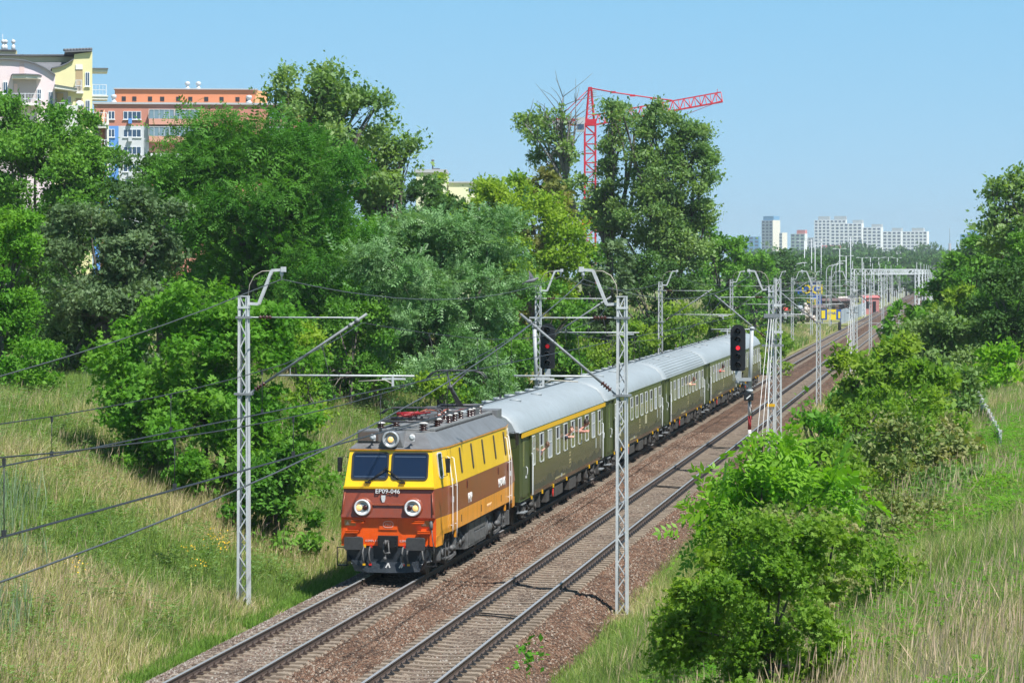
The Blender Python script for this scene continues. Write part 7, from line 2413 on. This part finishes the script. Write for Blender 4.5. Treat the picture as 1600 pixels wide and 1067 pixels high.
# nearer trees left and right of the station throat
for px, Z, top, kk in ((1185, 420, 408, 0), (1200, 520, 402, 1), (1232, 620, 405, 0), (1262, 720, 404, 1), (1288, 760, 406, 0), (1305, 800, 404, 1), (1250, 800, 398, 2), (1275, 860, 400, 1), (1320, 860, 404, 0), (1215, 700, 396, 1), (1340, 900, 406, 1), (1238, 560, 418, 1), (1298, 690, 418, 1), (1172, 480, 398, 2)):
    far_tree(px, Z, top, kk, "trees beyond the market", ["rounded mid green tree beyond the market and its lamps", "rounded dark green tree beyond the market and its lamps", "broad fresh green tree beyond the market and its lamps"][kk])
for px, Z, top, kk in ((1530, 330, 405, 2), (1518, 520, 405, 0), (1560, 300, 402, 1), (1530, 420, 372, 1), (1555, 330, 380, 0), (1590, 400, 372, 1)):
    far_tree(px, Z, top, kk, "trees behind the right bank", ["rounded mid green tree behind the right bank's bushes", "rounded dark green tree behind the right bank's bushes", "broad fresh green tree behind the right bank's bushes"][kk])
for px, top in ((1528, 337), (1534, 341), (1541, 340), (1547, 346)):
    far_tree(px, 600, top, 3, "poplar row on the right", "slim grey green poplar in the row left of the tall open tree")

# ------------------------------------------------------------------ grass
M['blade'] = blade_mat("grass_blade", .42)
GREEN = np.array([(.19, .32, .055), (.145, .27, .045), (.23, .33, .075), (.18, .27, .095)])
STRAW = np.array([(.55, .49, .29), (.62, .54, .36), (.49, .44, .25), (.56, .45, .33)])
OLIVE = np.array([(.29, .36, .10), (.35, .38, .14), (.25, .33, .09), (.37, .38, .17)])
FRESH = np.array([(.15, .29, .04), (.18, .32, .06), (.12, .25, .035)])
REED = np.array([(.17, .28, .15), (.22, .32, .20), (.14, .24, .13), (.24, .29, .15)])


def vnoise(x, y, s, seed):
    """smooth value noise"""
    r = np.random.default_rng(seed).random((128, 128))
    u, v_ = x / s, y / s
    i, j = np.floor(u).astype(int), np.floor(v_).astype(int)
    fu, fv = u - i, v_ - j
    fu = fu * fu * (3 - 2 * fu); fv = fv * fv * (3 - 2 * fv)
    g = lambda a, b: r[a % 128, b % 128]
    return (g(i, j) * (1 - fu) + g(i + 1, j) * fu) * (1 - fv) + (g(i, j + 1) * (1 - fu) + g(i + 1, j + 1) * fu) * fv


def fbm(x, y, s, seed):
    return .55 * vnoise(x, y, s, seed) + .28 * vnoise(x, y, s / 2.3, seed + 1) + .17 * vnoise(x, y, s / 5.1, seed + 2)


def blades(name, x, y, h, w, tint, rng, lean=.5, wind=(.10, .04), label=None, cat="grass", head=None):
    n_ = len(x)
    z = H(x, y) - .03
    a = rng.uniform(0, 2 * pi, n_)
    sx, sy = np.cos(a), np.sin(a)
    la = rng.uniform(0, 2 * pi, n_); lm = np.abs(rng.normal(size=n_)) * lean
    lx, ly = np.cos(la) * lm + wind[0], np.sin(la) * lm + wind[1]
    B = np.stack([x, y, z], -1)
    up = np.array([0, 0, 1.0])
    S = np.stack([sx, sy, np.zeros(n_)], -1) * (w / 2)[:, None]
    Ln = np.stack([lx, ly, np.zeros(n_)], -1)
    m1 = B + (up * .55 + Ln * .25) * h[:, None]
    nrm_ = 1 / np.sqrt(1 + .5 * (lx ** 2 + ly ** 2))
    tip = B + (up * nrm_[:, None] + Ln * .9) * h[:, None]
    if head is None:
        V = np.stack([B - S, B + S, m1 + S * .8, m1 - S * .8, tip], 1)
        lo = np.array([0, 1, 2, 3, 3, 2, 4]); sz = np.array([4, 3])
    else:                                   # stalk with a plume
        hd = m1 + (tip - m1) * .45
        D = (tip - m1); pl = S * head
        V = np.stack([B - S * .6, B + S * .6, m1 + S * .5, m1 - S * .5, hd, hd + D * .3 + pl, tip + D * .15, hd + D * .3 - pl], 1)
        lo = np.array([0, 1, 2, 3, 3, 2, 4, 4, 5, 6, 7]); sz = np.array([4, 3, 4])
    k = V.shape[1]
    L_ = (np.arange(n_) * k)[:, None] + lo[None]
    tint = np.minimum(tint * np.array([1.22, 1.14, 1.05]), .75)
    o = link(name, np_mesh(name, V.reshape(-1, 3), L_.ravel(), np.tile(sz, n_), M['blade'], tint=np.repeat(tint, k, 0)))
    tag(o, label, cat, kind="stuff")
    return o


def pick(rng, pal, n_):
    return pal[rng.integers(0, len(pal), n_)] * rng.uniform(.75, 1.2, (n_, 1))


def in_view(x, y, m=.03):
    Zc = -x * ST + y * CT; Xc = x * CT + y * ST
    u = Xc / np.maximum(Zc, 1)
    return (Zc > 25) & (np.abs(u) < 800 / FPX + m)


def meadow(name, label, seed, xr, yr, n_, hmin, hmax, wmin, wmax, straw_bias, ypow=1.0, xmask=None, hscale=None):
    rng = np.random.default_rng(seed)
    x = rng.uniform(*xr, n_); y = yr[0] + (yr[1] - yr[0]) * rng.random(n_) ** ypow
    k = in_view(x, y)
    if xmask is not None: k &= xmask(x, y)
    k &= rng.random(n_) < .25 + 1.5 * np.clip(fbm(x, y, 1.4, seed + 2) - .12, 0, 1)
    x, y = x[k], y[k]; n_ = len(x)
    f = fbm(x, y, 9, seed + 5); g_ = fbm(x, y, 3.2, seed + 9)
    ps = np.clip((f - .5) * 3.2 + (g_ - .5) * 1.6 + straw_bias - .20, .04, .93)
    u = rng.random(n_)
    t = pick(rng, GREEN, n_)
    mo = u < ps * 1.3; t[mo] = pick(rng, OLIVE, n_)[mo]
    ms = u < ps * .5; t[ms] = pick(rng, STRAW, n_)[ms]
    h = rng.uniform(hmin, hmax, n_) * (.55 + .9 * g_)
    if hscale is not None: h *= hscale(x, y)
    w = rng.uniform(wmin, wmax, n_)
    blades(name, x, y, h, w, t, rng, label=label)
    return


offt = lambda x, y: (x < -18.25 + 1.1 * (fbm(x, y, 1.7, 61) - .35))
meadow("grass", "mixed green and straw coloured grass on the near left slope", 101, (-36, -17.9), (48, 165), 600000, .25, .80, .012, .030, .38, 1.25, offt, hscale=lambda x, y: np.clip((-17.9 - x) / 1.6, .30, 1))
meadow("grass", "far grassy slope behind the coaches", 103, (-42, -18.6), (165, 480), 200000, .5, 1.2, .07, .16, .50, 1.5, offt)
meadow("grass", "tall mixed meadow grass on the near right bank", 105, (-9.3, 9), (33, 130), 700000, .25, .85, .008, .019, .34, 1.5, lambda x, y: x > -8.95 - 1.2 * (fbm(x, y, 1.9, 63) - .3), hscale=lambda x, y: np.clip((x + 9.3) / 1.6, .35, 1))
meadow("grass", "grass on the far right bank beside the empty track", 107, (-9.0, 10), (130, 420), 90000, .4, 1.1, .05, .13, .45, 1.5)
rng = np.random.default_rng(121)
# bright green strip along the left edge of the ballast
n_ = 34000; x = rng.normal(-18.3, .26, n_); y = 45 + 85 * rng.random(n_) ** 1.3
k = in_view(x, y) & (fbm(x, y, 4, 3) > .36); x, y = x[k], y[k]
blades("grass", x, y, rng.uniform(.12, .34, len(x)), rng.uniform(.012, .03, len(x)), pick(rng, FRESH, len(x)), rng, label="bright green low grass strip along the left edge of the ballast")
# seed heads
for sd, xr, yr, n_, lb, hh in ((131, (-35, -19.3), (50, 165), 30000, "pale seed heads of tall grass on the left slope", (.7, 1.25)), (133, (-7.4, 8), (34, 125), 34000, "pinkish dry seed heads of tall grass on the right bank", (.7, 1.35))):
    rng = np.random.default_rng(sd)
    x = rng.uniform(*xr, n_); y = yr[0] + (yr[1] - yr[0]) * rng.random(n_) ** 1.4
    k = in_view(x, y) & (rng.random(n_) < np.clip((fbm(x, y, 7, sd + 1) - .42) * 6, 0, 1)); x, y = x[k], y[k]
    blades("seed_grass", x, y, rng.uniform(*hh, len(x)), rng.uniform(.007, .012, len(x)), pick(rng, np.array([(.50, .42, .28), (.46, .36, .26), (.55, .46, .32), (.42, .33, .24)]), len(x)), rng, lean=.22, label=lb, head=1.6)
# leafy weeds of the right meadow
rng = np.random.default_rng(141)
for sd, xr, yr, n_, lb in ((143, (-6.5, 8), (36, 120), 8000, "leafy green weeds standing in the right meadow"), (145, (-34, -19.2), (50, 150), 4500, "leafy green weeds standing on the left slope")):
    rng = np.random.default_rng(sd)
    x = rng.uniform(*xr, n_); y = yr[0] + (yr[1] - yr[0]) * rng.random(n_) ** 1.3
    k = in_view(x, y) & (fbm(x, y, 6, sd) > .47); x, y = x[k], y[k]; m_ = len(x)
    z = H(x, y); hgt = rng.uniform(.25, .95, m_)
    q = 46
    f = rng.random((m_, q)); a = f * 40 + rng.uniform(0, 6, (m_, 1))
    pos = np.stack([x[:, None] + .05 * np.cos(a) + rng.normal(size=(m_, q)) * .07, y[:, None] + .05 * np.sin(a) + rng.normal(size=(m_, q)) * .07, z[:, None] + .05 + f * hgt[:, None]], -1).reshape(-1, 3)
    X = np.stack([np.cos(a), np.sin(a), .35 + 0 * a], -1).reshape(-1, 3); N = np.stack([-.3 * np.cos(a), -.3 * np.sin(a), 1 + 0 * a], -1).reshape(-1, 3) + rng.normal(size=(m_ * q, 3)) * .25
    o = link("weeds", leaf_mesh("weeds", pos, X, N, rng.uniform(.09, .19, len(pos)), 'narrow', LM['bright' if sd == 143 else 'pale']))
    tag(o, lb, "weeds", kind="stuff")
# reeds in the ditch at the lower left
rng = np.random.default_rng(151)
n_ = 5000
x = rng.uniform(-27.5, -21.2, n_); y = rng.uniform(60, 84, n_)
k = in_view(x, y, .05) & (fbm(x, y, 3.5, 77) > .47) & (-x * ST + y * CT > 62); x, y = x[k], y[k]
Zc = -x * ST + y * CT; u = (x * CT + y * ST) / Zc * FPX + 800
k = u < 85 - (rng.random(len(x)) * 95); x, y = x[k], y[k]
blades("reeds", x, y, rng.uniform(.8, 1.7, len(x)), rng.uniform(.02, .04, len(x)), pick(rng, REED, len(x)), rng, lean=.22, wind=(.06, .03), label="blue green reeds in the ditch at the lower left", cat="reeds")
# yellow flowers (tansy) on the left slope
rng = np.random.default_rng(161)
pts = []
for px, py, Z in ((340, 855, 87), (350, 868, 86), (330, 862, 86), (300, 895, 84), (318, 896, 83), (125, 980, 76), (345, 850, 88)):
    p = P(px, py, Z)
    for k in range(16):
        xx, yy = p.x + rng.normal() * .16, p.y + rng.normal() * .3
        pts.append((xx, yy, float(H(xx, yy)) + rng.uniform(.5, .85)))
pts = np.array(pts)
M['tansy'] = mat("tansy_yellow", (.75, .45, .01), .6)
o = link("flowers", leaf_mesh("flowers", pts, rng.normal(size=pts.shape), np.array([0, -.4, 1.0]) + rng.normal(size=pts.shape) * .3, np.full(len(pts), .065), 'simple', M['tansy']))
tag(o, "yellow tansy flowers dotted over the left slope near the front mast", "flowers", kind="stuff")
# ------------------------------------------------------------------ air
hz = MB(); hz.box(-2600, 2600, -160, 4700, GZ - 3, 95)
m, n, L, out = new_mat("haze_air")
pv = n.new("ShaderNodeVolumePrincipled")
pv.inputs["Color"].default_value = (.86, .92, 1.0, 1)
pv.inputs["Density"].default_value = 0.00014
pv.inputs["Anisotropy"].default_value = 0.25
L.new(pv.outputs[0], out.inputs["Volume"])
tag(hz.build("haze", m), None, kind="stuff")
